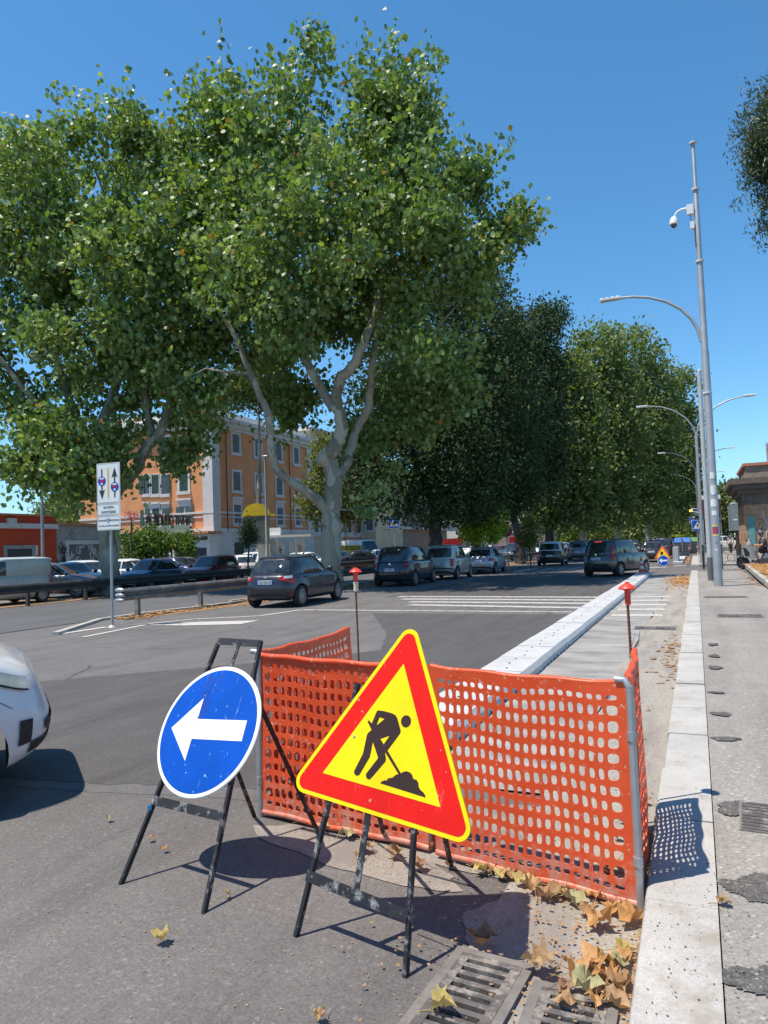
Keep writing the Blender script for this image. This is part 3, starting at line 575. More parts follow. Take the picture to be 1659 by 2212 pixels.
for i in range(38):   # loose leaves inside and along the fence foot and in the gutter
    if i<20: x=-1.25+.9*rnd.random(); y=3.42-.24*(x+1.3)+abs(rnd.gauss(0,.10)); lb='loose dry leaf among others along the foot of the right mesh panel'
    elif i<34: x=-.36-abs(rnd.gauss(0,.12)); y=3.3+rnd.random()*1.3; lb='loose dry leaf inside the enclosure beside the kerb'
    else: x=-.33-abs(rnd.gauss(0,.22)); y=2.45+rnd.random()*.75; lb='loose dry leaf on the gutter between grates and fence corner'
    ci=rnd.randrange(5); sz=rnd.uniform(.045,.10); dry_leaf(x,y,.02,sz,200+i,[LT,LO,LT,LB,LY][ci],lb.replace('dry leaf',['tan','orange','tan','brown','yellowish'][ci]+' dry leaf').replace('loose','small loose' if sz<.07 else 'loose'))
def litter(name,label,pts,smin,smax,seed,mat,z=.014):
    r=random.Random(seed); b=MB()
    for (x,y) in pts:
        s=r.uniform(smin,smax); a=r.uniform(0,6.28); h=[r.uniform(0,s*.4) for _ in range(5)]
        b.add([(x+s*k*math.cos(a+q),y+s*k*math.sin(a+q),z+hh) for q,k,hh in zip((0,1.1,2.3,3.6,5),(1,.7,1,.6,.9),h)],[(0,1,2),(0,2,3),(0,3,4)])
    return tag(b.build(name,mat,None,0),label,'leaf litter',kind='stuff')
g=lambda cx,cy,sx,sy,n:[(cx+rnd.gauss(0,sx),cy+rnd.gauss(0,sy)) for _ in range(n)]
litter('leaf_litter','orange leaf heap in the gutter by the end of the near kerb',[(min(x,-.3),y) for x,y in g(-.55,28.5,.25,1.8,420)],.03,.11,1,LO)
litter('leaf_litter','brown leaf crumbs in the gutter beyond the fence',[(min(x,-.3),y) for x,y in g(-.42,10.5,.10,1.2,150)],.01,.05,2,LT)
litter('leaf_litter','fine sand coloured crumbs strewn over the gutter near the grates',[(min(x,-.29),y) for x,y in g(-.55,2.9,.28,.4,900)+g(-.45,6.5,.2,1.5,260)],.003,.011,3,LT,.02)
litter('leaf_litter','rusty leaf litter along the foot of the near guard rail',[(-13.6+rnd.gauss(0,.35)+.02*(y-14),y) for y in [14+rnd.random()*46 for _ in range(2200)]],.03,.10,4,LO,.02)
litter('leaf_litter','small seeds and pebbles scattered over the near asphalt',[(rnd.uniform(-5,-.5),rnd.uniform(1.9,3.6)) for _ in range(420)],.002,.007,5,LT,.003)
litter('leaf_litter','dry leaves fallen on the road beside the parked cars',[(rnd.uniform(-13,-2.6),rnd.uniform(16,60)) for _ in range(420)],.02,.07,6,LT,.016)
litter('leaf_litter','straw yellow leaves covering the verge by the scooter',[(rnd.uniform(2.0,7.5),rnd.uniform(22.5,38)) for _ in range(5200)],.03,.11,7,LO,.24)
litter('leaf_litter','orange leaves fallen at the foot of the verge kerb',[(1.72-abs(rnd.gauss(0,.18)),rnd.uniform(23,37)) for _ in range(60)]+[(-.45-abs(rnd.gauss(0,.12)),rnd.uniform(42,60)) for _ in range(200)],.03,.1,8,LO,.125)
# ================================================================ TREES
def tint_mesh(name,vs,tris,tint,mat):
    me=bpy.data.meshes.new(name); nv=len(vs); nf=len(tris); k=tris.shape[1]
    me.vertices.add(nv); me.vertices.foreach_set('co',vs.astype(np.float32).ravel())
    me.loops.add(nf*k); me.loops.foreach_set('vertex_index',tris.astype(np.int32).ravel())
    me.polygons.add(nf); me.polygons.foreach_set('loop_start',np.arange(0,nf*k,k,dtype=np.int32)); me.polygons.foreach_set('loop_total',np.full(nf,k,dtype=np.int32))
    me.update(calc_edges=True); a=me.attributes.new('tint','FLOAT','FACE'); a.data.foreach_set('value',tint.astype(np.float32)); me.materials.append(mat); return me
LEAVES={}
def leaf_template(kind):
    if kind=='plane':   # lobed leaf, folded, 3 lobes each side
        P=[(0,-.45,0),(.28,-.42,.02),(.30,-.18,.0),(.58,-.05,.10),(.30,.10,.0),(.32,.36,.04),(0,.62,-.12),(-.32,.36,.04),(-.30,.10,.0),(-.58,-.05,.10),(-.30,-.18,.0),(-.28,-.42,.02),(0,0,.05)]
        T=[(i,(i+1)%12,12) for i in range(12)]
    elif kind=='simple':
        P=[(0,-.5,0),(.34,-.1,.06),(.22,.35,.0),(0,.6,-.10),(-.22,.35,0),(-.34,-.1,.06),(0,0,-.03)]; T=[(i,(i+1)%6,6) for i in range(6)]
    elif kind=='oval':
        P=[(0,-.5,0),(.24,0,.05),(0,.5,-.05),(-.24,0,.05)]; T=[(0,1,2),(0,2,3)]
    else:
        P=[(0,-.5,0),(.12,0,.03),(0,.5,0),(-.12,0,.03)]; T=[(0,1,2),(0,2,3)]
    return np.array(P),np.array(T)
def leaf_cloud(name,cent,size,kind,mat,rng,parent,hang=.5,tbase=None,yellow=.015,sizevar=.3):
    P,T=leaf_template(kind); n=len(cent)
    # leaf frame: y axis (tip) tends to hang down, normal random but biased outward/up
    tip=rng.normal(size=(n,3)); tip[:,2]-=hang*1.6; tip/=np.linalg.norm(tip,axis=1)[:,None]
    nr=rng.normal(size=(n,3)); nr[:,2]+=.35; nr-=tip*np.sum(nr*tip,axis=1)[:,None]; nr/=np.linalg.norm(nr,axis=1)[:,None]
    xa=np.cross(tip,nr); s=size*(1+rng.uniform(-sizevar,sizevar,n))
    V=cent[:,None,:]+s[:,None,None]*(P[None,:,0,None]*xa[:,None,:]+P[None,:,1,None]*tip[:,None,:]+P[None,:,2,None]*nr[:,None,:])
    F_=(T[None]+ (np.arange(n)*len(P))[:,None,None]).reshape(-1,3)
    t=np.clip((tbase if tbase is not None else .5)+rng.normal(0,.16,n),0,.95); t[rng.random(n)<yellow]=1.0
    loc=np.array(LM(parent).translation); me=tint_mesh(name,V.reshape(-1,3)-loc,F_,np.repeat(t,len(T)),mat)
    o=bpy.data.objects.new(name,me); C.objects.link(o); o.parent=parent; return o
def tree(name,label,base,limbs,blobs,n_cl,per,size,kind,lmat,bmat,seed,group=None,spread=.38,shell=.55,hang=.5,shoots=0,ntwig=140,yellow=.015,trunk_n=14,cat='tree',low=None,clump=0):
    """limbs: list of (points, radii); blobs: list of (centre, (rx,ry,rz), weight)"""
    rng=np.random.default_rng(seed); rr=random.Random(seed)
    root=thing(name,label,cat,tuple(base),0,group)
    b=MB(); nodes=[]
    for pts,rad in limbs:
        pts=[Vector(p) for p in pts]; P=[];Q=[]
        for i in range(len(pts)-1):       # smooth
            p0=pts[max(i-1,0)];p1=pts[i];p2=pts[i+1];p3=pts[min(i+2,len(pts)-1)]
            for k in range(5):
                t=k/5; P.append(.5*((2*p1)+(p2-p0)*t+(2*p0-5*p1+4*p2-p3)*t*t+(3*p1-p0-3*p2+p3)*t**3)); Q.append(rad[i]*(1-t)+rad[i+1]*t)
        P.append(pts[-1]);Q.append(rad[-1])
        P=[p+Vector((rr.gauss(0,1),rr.gauss(0,1),rr.gauss(0,.5)))*q*.12 for p,q in zip(P,Q)]
        b.tube(P,Q,trunk_n if rad[0]>.15 else 8); nodes+= [(p,q) for p,q in zip(P,Q) if q<.3 or len(limbs)==1][2:]
    cents=[];rad_=[]
    wts=np.array([bl[2] for bl in blobs],float); wts/=wts.sum()
    idx=rng.choice(len(blobs),n_cl,p=wts)
    for i in idx:
        c,r,_=blobs[i]; d=rng.normal(size=3); d/=np.linalg.norm(d); k=shell+(1.04-shell)*rng.random()**.6
        cents.append(np.array(c)+d*np.array(r)*k)
    cents=np.array(cents)
    if clump:      # gather the leaf clusters into boughs with air between them
        nb=max(8,n_cl//clump); bo=cents[rng.choice(len(cents),nb,replace=False)]; out=[]
        for c in bo:
            k=int(clump*rng.uniform(.5,1.5)); s_=rng.uniform(.45,1.0); d=rng.normal(size=3)*.5; d[2]+=.2; tt=rng.uniform(-1,1,(k,1))*rng.uniform(.4,1.3)
            out.append(c+rng.normal(size=(k,3))*np.array([s_*.55,s_*.55,s_*.5])+d*tt)
        cents=np.concatenate(out)
    # twigs: connect a subset of the clusters to the nearest wood
    NP=[n[0] for n in nodes]; NR=[n[1] for n in nodes]
    if NP:
        arr=[tuple(p) for p in NP]
        pick=[cents[i] for i in rng.choice(len(cents),min(ntwig,len(cents)),replace=False)]
        bc=np.array(base)+np.array([0,0,3]); pick.sort(key=lambda c:np.linalg.norm(c-bc))
        for c in pick:
            a_=np.array(arr); dd=np.linalg.norm(a_-c,axis=1)+np.maximum(0,a_[:,2]-c[2])*1.2; j=int(dd.argmin()); p=Vector(arr[j]); q=Vector(c); L=(q-p).length
            if L<.4 or L>9: continue
            r0=min(NR[j]*.7,.02+.014*L); mid=(p+q)/2+Vector((rr.gauss(0,.1),rr.gauss(0,.1),rr.uniform(-.05,.12)))*L
            pp=[p,(p+mid)/2+Vector((rr.gauss(0,.03),rr.gauss(0,.03),0))*L,mid,(mid+q)/2+Vector((rr.gauss(0,.04),rr.gauss(0,.04),0))*L,q]; rq=[r0,r0*.8,r0*.6,r0*.4,.008]
            b.tube(pp,rq,6,0,False)
            for x_,y_ in list(zip(pp,rq))[1:4]: arr.append(tuple(x_)); NR.append(max(y_,.012))
    b.build('trunk',bmat,root,60)
    # leaves
    L=[];tb=[]
    for c in cents:
        m_=max(3,int(rng.normal(per,per*.35))); sc=spread*rng.uniform(.6,1.4); q=rng.normal(size=(m_,3))*np.array([sc,sc,sc*.85]); L.append(c+q); tb.append(np.full(m_,rng.normal(.45,.13)))
    if shoots:   # young shoots sticking up and out of the crown
        top=[bl for bl in blobs if bl[0][2]>np.percentile([x[0][2]+x[1][2] for x in blobs],35)-2]
        for _ in range(shoots):
            c,r,_w=top[rng.integers(len(top))]; d=rng.normal(size=3); d[2]=abs(d[2])+.7; d/=np.linalg.norm(d); s0=np.array(c)+d*np.array(r)*.92; dirn=np.array([d[0]*.5,d[1]*.5,1.0])+rng.normal(0,.25,3); dirn/=np.linalg.norm(dirn); ln=rng.uniform(.4,1.35)
            m_=int(ln*12); tt=rng.random(m_)**.8; L.append(s0+dirn*ln*tt[:,None]+rng.normal(size=(m_,3))*.16*(1.2-tt[:,None])); tb.append(np.full(m_,rng.normal(.55,.15)))
    L=np.concatenate(L); tb=np.concatenate(tb)
    if low is not None: k=L[:,2]>low; L=L[k]; tb=tb[k]
    leaf_cloud('crown',L,size,kind,lmat,rng,root,hang,tb,yellow)
    return root
LPL=leafmat('plane_leaf',[(.064,.11,.028),(.15,.22,.06),(.35,.40,.16)],1.5,.33,.45,.4)
LPL2=leafmat('plane_leaf_far',[(.075,.105,.035),(.14,.18,.06),(.25,.29,.11)],1.3,.36,.55)
LDK=leafmat('ilex_leaf',[(.028,.048,.020),(.052,.082,.033),(.10,.14,.06)],1.25,.12,.6,.12)
LYG=leafmat('young_leaf_lit',[(.20,.26,.03),(.34,.40,.05),(.50,.54,.10)],1.1,.45,.5)  # sunlight the oaks block is put into this brighter leaf colour
LMU=leafmat('mustard_leaf',[(.07,.09,.02),(.14,.16,.035),(.22,.21,.05)],1.2,.3,.5)
LPI=leafmat('pine_needles',[(.04,.065,.03),(.075,.105,.045),(.14,.17,.08)],1.2,.15,.5)
LVI=leafmat('vine_leaf',[(.03,.06,.012),(.07,.13,.02),(.13,.2,.04)],1.2,.3,.45)
def barkmat(n,cols,sc,st=.35):
    m,t,p=new_mat(n); v=coord(t,(1,1,.45)); vo=N(t,'TexVoronoi'); vo.inputs['Scale'].default_value=sc; nz=N(t,'TexNoise'); nz.inputs['Scale'].default_value=sc*.6; nz.inputs['Detail'].default_value=5; t.links.new(v,nz.inputs['Vector'])
    t.links.new(mix(t,st,v,nz.outputs['Color']),vo.inputs['Vector'])
    c=ramp(t,vo.outputs['Color'],[(.2,cols[0]),(.45,cols[1]),(.75,cols[2])]); c=mix(t,.35,c,ramp(t,noise(t,v,sc*5,5,.7),[(.3,cols[0]),(.7,cols[2])]))
    t.links.new(c,p.inputs['Base Color']); p.inputs['Roughness'].default_value=.85; bump(t,p,noise(t,v,sc*4,5),.6,.02); return m
BPL=barkmat('plane_bark',[(.13,.115,.075),(.26,.23,.17),(.46,.42,.33)],4)
BDK=barkmat('dark_bark',[(.03,.025,.02),(.055,.045,.038),(.09,.075,.06)],6)
def bl(px,py,r,D,dy=0,ry=None,rdep=None,w=None):
    """ellipsoid seen around picture point (px,py), radius r picture px, at depth D+dy"""
    D2=D+dy; c=A(px,py,D2); k=D2/F; rx=r*k; rz=(ry or r)*k; rd=rdep or rx
    return (tuple(c),(max(rx,rd)*.5+rx*.5,max(rx,rd)*.5+rx*.5,rz),w or (rx*rz))
# --- main plane tree
D=28.7; TB=A(713,1190,D); TB=Vector((TB.x,TB.y,0)); 
def q_(px,py,d=0): return A(px,py,D+d)
limbs=[([TB,q_(715,1240),q_(716,1165),q_(716,1100),q_(720,1040),q_(712,1000),q_(706,985)],[.58,.43,.39,.37,.35,.30,.27]),
 ([q_(712,1000),q_(700,990,-.2),q_(722,965,-.4),q_(738,925,-.5),q_(728,870,-.6),q_(735,820,-.8),q_(762,790,-1),q_(790,730,-1.2),q_(815,660,-1),q_(830,560,-.6),q_(828,420,0),q_(825,300,0)],[.30,.32,.30,.26,.23,.21,.20,.17,.13,.10,.07,.03]),
 ([q_(722,885,-.6),q_(700,850,-.5),q_(672,800,-.6),q_(650,740,-.8),q_(630,670,-.6),q_(615,600,-.2),q_(610,500,.3),q_(630,380,.6),q_(650,250,.8)],[.20,.19,.17,.15,.12,.10,.08,.06,.03]),
 ([q_(712,1110),q_(680,1075,-.3),q_(640,1050,-.6),q_(600,1015,-1),q_(585,960,-1.2),q_(580,900,-1.4),q_(560,850,-1.5),q_(530,780,-1.4),q_(505,720,-1.2),q_(470,660,-1.2),q_(450,590,-1),q_(470,450,-.6)],[.24,.21,.19,.17,.15,.14,.13,.12,.10,.08,.06,.03]),
 ([q_(730,1030),q_(752,990,.6),q_(770,930,1.2),q_(795,880,1),q_(800,820,.8),q_(808,760,.5),q_(818,700,.8),q_(850,620,1.2),q_(890,520,1.5),q_(930,420,1.6)],[.22,.20,.17,.19,.15,.13,.11,.09,.07,.03]),
 ([q_(670,800,-.6),q_(655,700,1),q_(700,560,1.5),q_(730,400,1.5),q_(760,250,1)],[.12,.1,.08,.06,.03]),
 ([q_(800,820,.8),q_(880,760,2),q_(950,700,2.5),q_(1020,620,2.5)],[.1,.08,.06,.02])]
B2=[bl(640,250,95,D,0),bl(600,165,45,D,.5),bl(560,330,120,D,-1),bl(745,230,120,D,1),bl(850,270,110,D,0),bl(920,330,90,D,1),bl(960,430,110,D,0),bl(1040,470,75,D,-.5),bl(1000,380,55,D,0),bl(820,450,160,D,-2),bl(820,420,150,D,3),bl(650,470,140,D,-2.5),bl(640,430,140,D,3),bl(520,470,90,D,1),
 bl(930,580,110,D,1.5),bl(900,560,120,D,-2.5),bl(760,640,120,D,3.5),bl(760,620,110,D,-3),bl(600,640,100,D,2.5),bl(590,600,100,D,-2.5),bl(480,610,80,D,-1),bl(500,740,60,D,1.5),bl(880,760,100,D,3.5),bl(900,700,90,D,-2),bl(960,830,75,D,1.5),bl(870,870,80,D,2.5),bl(620,790,80,D,3.5),bl(640,880,60,D,3),
 bl(430,890,55,D,-1.5,35),bl(480,850,55,D,-1),bl(530,930,40,D,-1.5,30),bl(500,985,26,D,-1.5,40),bl(555,1010,28,D,-1.5,40),bl(630,720,60,D,-3),bl(830,960,45,D,2),bl(890,1010,50,D,2,35),bl(770,1135,22,D,-.5,46),bl(800,1060,30,D,1),bl(1060,540,35,D,0),bl(1110,480,18,D,0),bl(510,260,60,D,0,80),bl(470,330,70,D,1),bl(500,150,26,D,0,45),bl(440,250,50,D,1,60),bl(1010,650,55,D,0),bl(940,740,70,D,0),bl(1000,830,45,D,1),bl(820,900,60,D,3),bl(960,930,50,D,2,40),bl(560,720,60,D,-2),bl(420,820,50,D,-1),bl(700,140,40,D,0,50),bl(830,160,45,D,0,60),bl(900,200,40,D,0,50),bl(430,560,60,D,0),bl(690,1000,25,D,-1,50),bl(750,1080,10,D,-.6,40)]
tree('plane_tree','tallest broad plane tree with pale mottled trunk behind the parked dark hatchback',TB,limbs,B2,3400,19,.20,'plane',LPL,BPL,11,'plane trees on the medians',.34,.25,.75,120,260,.012,clump=17)
# --- left plane tree
D=31; TB=A(236,1190,D); TB=Vector((TB.x,TB.y,0))
limbs=[([TB,q_(234,1240),q_(232,1180),q_(228,1120),q_(222,1060),q_(218,1000),q_(215,930)],[.55,.38,.35,.35,.35,.30,.25]),
 ([q_(240,1080),q_(262,1050,-.3),q_(292,1015,-.8),q_(320,965,-1.2),q_(350,925,-1.4),q_(372,850,-1.2),q_(385,760,-1),q_(400,640,-.5),(q_(420,500,0))],[.26,.26,.25,.23,.20,.15,.12,.09,.04]),
 ([q_(330,940,-1.2),q_(318,880,-1),(q_(310,780,-.5)),q_(320,650,0),q_(330,480,.5)],[.16,.14,.11,.08,.03]),
 ([q_(218,1000),q_(180,930,.5),q_(145,850,1),q_(120,760,1),q_(95,640,.8),q_(70,500,.5)],[.26,.2,.16,.12,.09,.04]),
 ([q_(215,930),q_(245,850,.6),q_(262,760,1),q_(265,650,1),q_(250,500,.8),q_(200,350,.3)],[.26,.2,.16,.12,.09,.03]),
 ([q_(180,930,.5),q_(90,880,-.5),q_(20,800,-1),q_(-60,700,-1)],[.17,.13,.1,.05]),
 ([q_(225,1040),q_(170,1010,-1),q_(120,990,-1.5),q_(80,960,-2)],[.14,.1,.07,.03])]
B1=[bl(145,290,60,D,0),bl(70,350,60,D,0),bl(250,260,60,D,.5,70),bl(190,250,25,D,.5,40),bl(330,330,80,D,0),bl(400,340,70,D,1),bl(120,440,130,D,-1.5),bl(120,420,110,D,2.5),bl(320,450,120,D,-2),bl(320,430,120,D,3),bl(430,470,80,D,-1),bl(30,480,80,D,0),bl(-60,500,110,D,0),
 bl(200,600,130,D,-3),bl(200,600,130,D,3.5),bl(70,640,120,D,0),bl(-60,700,120,D,0),bl(350,620,110,D,2.5),bl(340,600,110,D,-2.5),bl(430,620,70,D,0),bl(130,780,110,D,2.5),bl(120,760,90,D,-2.5),bl(300,780,100,D,2.5),bl(320,760,90,D,-2.5),bl(410,740,60,D,0),bl(20,820,70,D,0),
 bl(110,900,75,D,-1,60),bl(250,900,80,D,2.5),bl(360,880,60,D,2,60),bl(420,900,45,D,.5,50),bl(80,980,50,D,-2,45),bl(130,1010,60,D,-1,45),bl(170,1050,45,D,.5,40),bl(275,1105,22,D,-.5,18),bl(385,960,35,D,-.5,35),bl(90,1040,26,D,-2,18),bl(130,950,60,D,-2,60,None,3),bl(170,1010,55,D,-2,55,None,2.5),bl(100,1000,45,D,-1,40,None,2),bl(440,820,55,D,0),bl(460,700,50,D,0),bl(400,840,60,D,-1),bl(265,950,45,D,-1.5,45,None,1.3),bl(200,980,40,D,-2,50,None,1.3),bl(250,1030,28,D,-2,35,None,.8),bl(380,940,28,D,-1.5,25,None,.6)]
tree('plane_tree','leftmost plane tree leaning over the grey garage and red building',TB,limbs,B1,3500,19,.20,'plane',LPL,BPL,12,'plane trees on the medians',.34,.25,.75,90,230,.012,clump=17)
# --- dark evergreen oaks
D=41; TB=A(940,1190,D); TB=Vector((TB.x,TB.y,0))
OAK=[bl(960,640,60,D,0),bl(930,720,100,D,0),bl(1010,640,70,D,1),bl(1050,720,80,D,1),bl(850,850,110,D,0),bl(950,860,140,D,-1),bl(1050,860,110,D,1),bl(870,980,130,D,0,100),bl(980,1000,130,D,-1,110),bl(1070,980,90,D,2,90),bl(850,1060,90,D,0,60),bl(950,1090,100,D,0,60),bl(1030,1080,70,D,1,50),bl(790,960,60,D,1),bl(780,1040,50,D,1,50)]
tree('evergreen_oak','broad almost black evergreen oak right behind the tallest plane tree',TB,[([TB,q_(940,1180),q_(942,1100),q_(945,950),q_(950,750)],[.5,.38,.34,.25,.08]),([q_(942,1100),q_(980,1000),q_(1030,850)],[.28,.2,.06]),([q_(942,1100),q_(900,1000),q_(860,880)],[.28,.2,.06])],OAK,3400,18,.25,'oval',LDK,BDK,21,'evergreen oaks on the median',.45,.35,.2,14,120,0,low=2.6)
D=47; TB=A(1034,1190,D); TB=Vector((TB.x,TB.y,0))
tree('evergreen_oak','dark evergreen oak whose trunk leans between the beige car and the young tree',TB,[([TB,q_(1030,1190),q_(1020,1130),q_(1030,1000),q_(1060,800)],[.45,.34,.3,.22,.06])],[bl(1090,720,60,D,0),bl(1080,800,80,D,0),bl(1100,900,90,D,0),bl(1040,950,100,D,0),bl(1080,1010,90,D,0,80),bl(1010,1060,70,D,0,50),bl(1110,1060,60,D,0,60)],1900,17,.27,'oval',LDK,BDK,22,'evergreen oaks on the median',.45,.35,.2,8,80,0,low=2.8)
D=55; TB=A(1124,1190,D); TB=Vector((TB.x,TB.y,0))
tree('evergreen_oak','farther blue green evergreen oak with a ragged top left of the far planes',TB,[([TB,q_(1124,1170),q_(1110,1100),q_(1130,950),q_(1150,780)],[.42,.3,.27,.2,.06]),([q_(1110,1100),q_(1160,1000),q_(1180,850)],[.2,.15,.06])],[bl(1190,680,45,D,0,25),bl(1160,720,60,D,0),bl(1120,760,60,D,0),bl(1180,800,60,D,0),bl(1140,850,80,D,0),bl(1170,930,70,D,0),bl(1120,960,70,D,0),bl(1180,1010,45,D,0,60),bl(1100,1040,50,D,0,50),bl(1060,620,35,D,-3)],2100,17,.29,'oval',LDK,BDK,23,'evergreen oaks on the median',.42,.3,.2,14,80,0,low=3)
# --- far row of planes
for i,(px,Dd,sx,top,lab) in enumerate([(1215,62,75,760,'leafy plane tree right of the dark oaks, nearest of the far row'),(1290,71,85,705,'high plane tree in the middle of the far row'),(1365,82,85,715,'plane tree of the far row above the turning black car'),(1430,98,75,775,'rightmost plane tree of the far row with branches reaching towards the lamp'),(1452,128,50,930,'small looking plane tree at the far end of the row')]):
    D=Dd; TB=A(px-30,1190,D); TB=Vector((TB.x,TB.y,0)); tx=px-30; H_=1175
    BL=[bl(px,top+60,sx*.75,D,0),bl(px-sx*.5,top+130,sx*.7,D,0),bl(px+sx*.45,top+140,sx*.7,D,0),bl(px,top+200,sx,D,0),bl(px-sx*.6,(top+H_)/2,sx*.7,D,0),bl(px+sx*.5,(top+H_)/2,sx*.75,D,0),bl(px,(top+H_)/2+60,sx,D,0,70),bl(px+sx*.4,H_-130,sx*.7,D,0,60),bl(px-sx*.4,H_-110,sx*.6,D,0,50),bl(px+sx*.2,H_-70,sx*.7,D,0,30),bl(px-sx*.5,H_-60,sx*.5,D,0,25)]
    if i==3: BL+=[bl(1480,830,30,D,0,25),bl(1470,900,35,D,0),bl(1460,1000,35,D,0)]
    tree('plane_tree',lab,TB,[([TB,q_(tx,1165),q_(tx+3,1100),q_(tx+15,950),q_(px,top+120)],[.5,.38,.33,.22,.05]),([q_(tx+3,1100),q_(tx-25,1000),q_(tx-35,880)],[.24,.17,.05]),([q_(tx+3,1100),q_(tx+50,1000),q_(tx+80,880)],[.24,.17,.05])],BL,2200,13,.36,'simple',LPL2,BDK if i==0 else BPL,31+i,'far row of plane trees on the median',.55,.5,.4,16,60,.004,8,low=2.3)
D=66; TB=A(560,1190,D); TB=Vector((TB.x,TB.y,0))
tree('plane_tree','yellowish green tree seen through the limbs of the tallest plane tree',TB,[([TB,q_(560,1100),q_(560,900)],[.35,.25,.08])],[bl(560,810,60,D,0),bl(510,850,40,D,0),bl(600,760,45,D,0),bl(600,860,50,D,0)],900,12,.3,'simple',LMU,BPL,41,None,.5,.4,.4,8,40,.02)
D=60; TB=A(700,1190,D); TB=Vector((TB.x,TB.y,0))
tree('street_tree','mustard green tree beyond the pale trunk beside the orange house',TB,[([TB,q_(700,1130),q_(705,1050)],[.2,.16,.08])],[bl(690,1070,45,D,0,60),bl(745,1080,40,D,0,60),bl(720,980,50,D,0)],600,12,.26,'simple',LMU,BPL,42,None,.4,.4,.4,4,30,.02)
# --- young trees
D=43; TB=A(1042,1190,D); TB=Vector((TB.x,TB.y,0))
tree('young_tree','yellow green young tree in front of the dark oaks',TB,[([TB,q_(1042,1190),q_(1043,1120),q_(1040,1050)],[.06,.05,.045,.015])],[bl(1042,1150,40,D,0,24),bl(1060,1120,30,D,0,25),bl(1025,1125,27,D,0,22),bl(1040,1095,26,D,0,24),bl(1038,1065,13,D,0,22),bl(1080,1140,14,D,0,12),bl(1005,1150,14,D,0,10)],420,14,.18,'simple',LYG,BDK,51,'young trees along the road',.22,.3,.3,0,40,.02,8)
D=44; TB=A(1147,1215,D); TB=Vector((TB.x,TB.y,0))
tree('young_tree','small staked olive green young tree by the white roofed car',TB,[([TB,q_(1145,1200),q_(1143,1160),q_(1142,1120)],[.05,.04,.035,.01])],[bl(1143,1150,22,D,0,22),bl(1152,1172,18,D,0,12),bl(1135,1168,14,D,0,14),bl(1140,1128,9,D,0,12)],150,12,.13,'simple',LMU,BDK,52,'young trees along the road',.2,.3,.3,0,30,.02,8)
for dx in (-.18,.18): 
    b=MB(); b.tube([(TB.x+dx,TB.y,0),(TB.x+dx,TB.y,1.5)],.03,6); tag(b.build('tree_stake',pm('stake_wood',(.30,.17,.10),.8),None),'wooden stake holding the olive green young tree, '+('left' if dx<0 else 'right')+' one','stake',group='stakes of the young tree')
D=38; TB=A(536,1200,D); TB=Vector((TB.x,TB.y,0))
tree('young_tree','dark leaved sapling with two stakes left of the yellow bus stop post',TB,[([TB,q_(536,1215),q_(538,1180),q_(538,1130)],[.05,.045,.04,.012])],[bl(538,1150,18,D,0,18),bl(545,1165,14,D,0,12),bl(528,1172,12,D,0,12),bl(540,1130,10,D,0,12)],150,13,.12,'oval',LDK,BDK,53,'young trees along the road',.17,.3,.3,0,30,.0,8)
# --- right side: pine and far greenery
D=30; TB=A(1830,1150,D); TB=Vector((TB.x,TB.y,0))
tree('pine_tree','dark pine whose ragged boughs enter at the upper right edge',TB,[([TB,q_(1825,900),q_(1815,600),q_(1800,350)],[.5,.4,.33,.2]),([q_(1815,560),q_(1740,450),q_(1710,380),q_(1670,300)],[.2,.14,.1,.04]),([q_(1812,620),q_(1740,560),q_(1665,480)],[.15,.1,.04])],[bl(1690,210,45,D,0),bl(1655,265,40,D,0),bl(1665,330,42,D,0,50),bl(1690,385,35,D,0),bl(1730,250,80,D,0),bl(1685,475,30,D,0,36),bl(1730,480,50,D,0),bl(1790,350,120,D,0,130)],2300,26,.22,'needle',LPI,BDK,61,None,.22,.35,-.8,0,150,0,clump=16)
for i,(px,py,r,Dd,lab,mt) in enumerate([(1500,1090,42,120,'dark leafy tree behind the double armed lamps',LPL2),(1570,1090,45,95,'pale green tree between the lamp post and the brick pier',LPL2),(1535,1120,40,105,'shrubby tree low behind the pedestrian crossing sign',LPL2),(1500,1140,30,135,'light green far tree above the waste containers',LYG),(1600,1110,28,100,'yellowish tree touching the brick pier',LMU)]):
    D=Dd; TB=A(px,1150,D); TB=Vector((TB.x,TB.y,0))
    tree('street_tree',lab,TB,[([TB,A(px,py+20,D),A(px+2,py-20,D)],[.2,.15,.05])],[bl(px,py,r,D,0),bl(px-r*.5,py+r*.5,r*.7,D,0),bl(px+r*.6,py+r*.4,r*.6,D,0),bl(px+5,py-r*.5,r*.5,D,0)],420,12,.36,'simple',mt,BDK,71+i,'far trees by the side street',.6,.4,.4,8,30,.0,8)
for i,(px,py,r,Dd,lab) in enumerate([(165,1120,50,90,'dark tree rising behind the grey garage'),(120,1100,30,110,'round tree top beyond the red roof')]):
    D=Dd; TB=A(px,1190,D); TB=Vector((TB.x,TB.y,0))
    tree('street_tree',lab,TB,[([TB,A(px,py+20,D),A(px+2,py-20,D)],[.2,.15,.05])],[bl(px,py,r,D,0),bl(px-r*.5,py+r*.4,r*.7,D,0),bl(px+r*.7,py+r*.3,r*.6,D,0)],420,12,.34,'simple',LPL2,BDK,81+i,None,.6,.4,.4,6,30,.0,8)
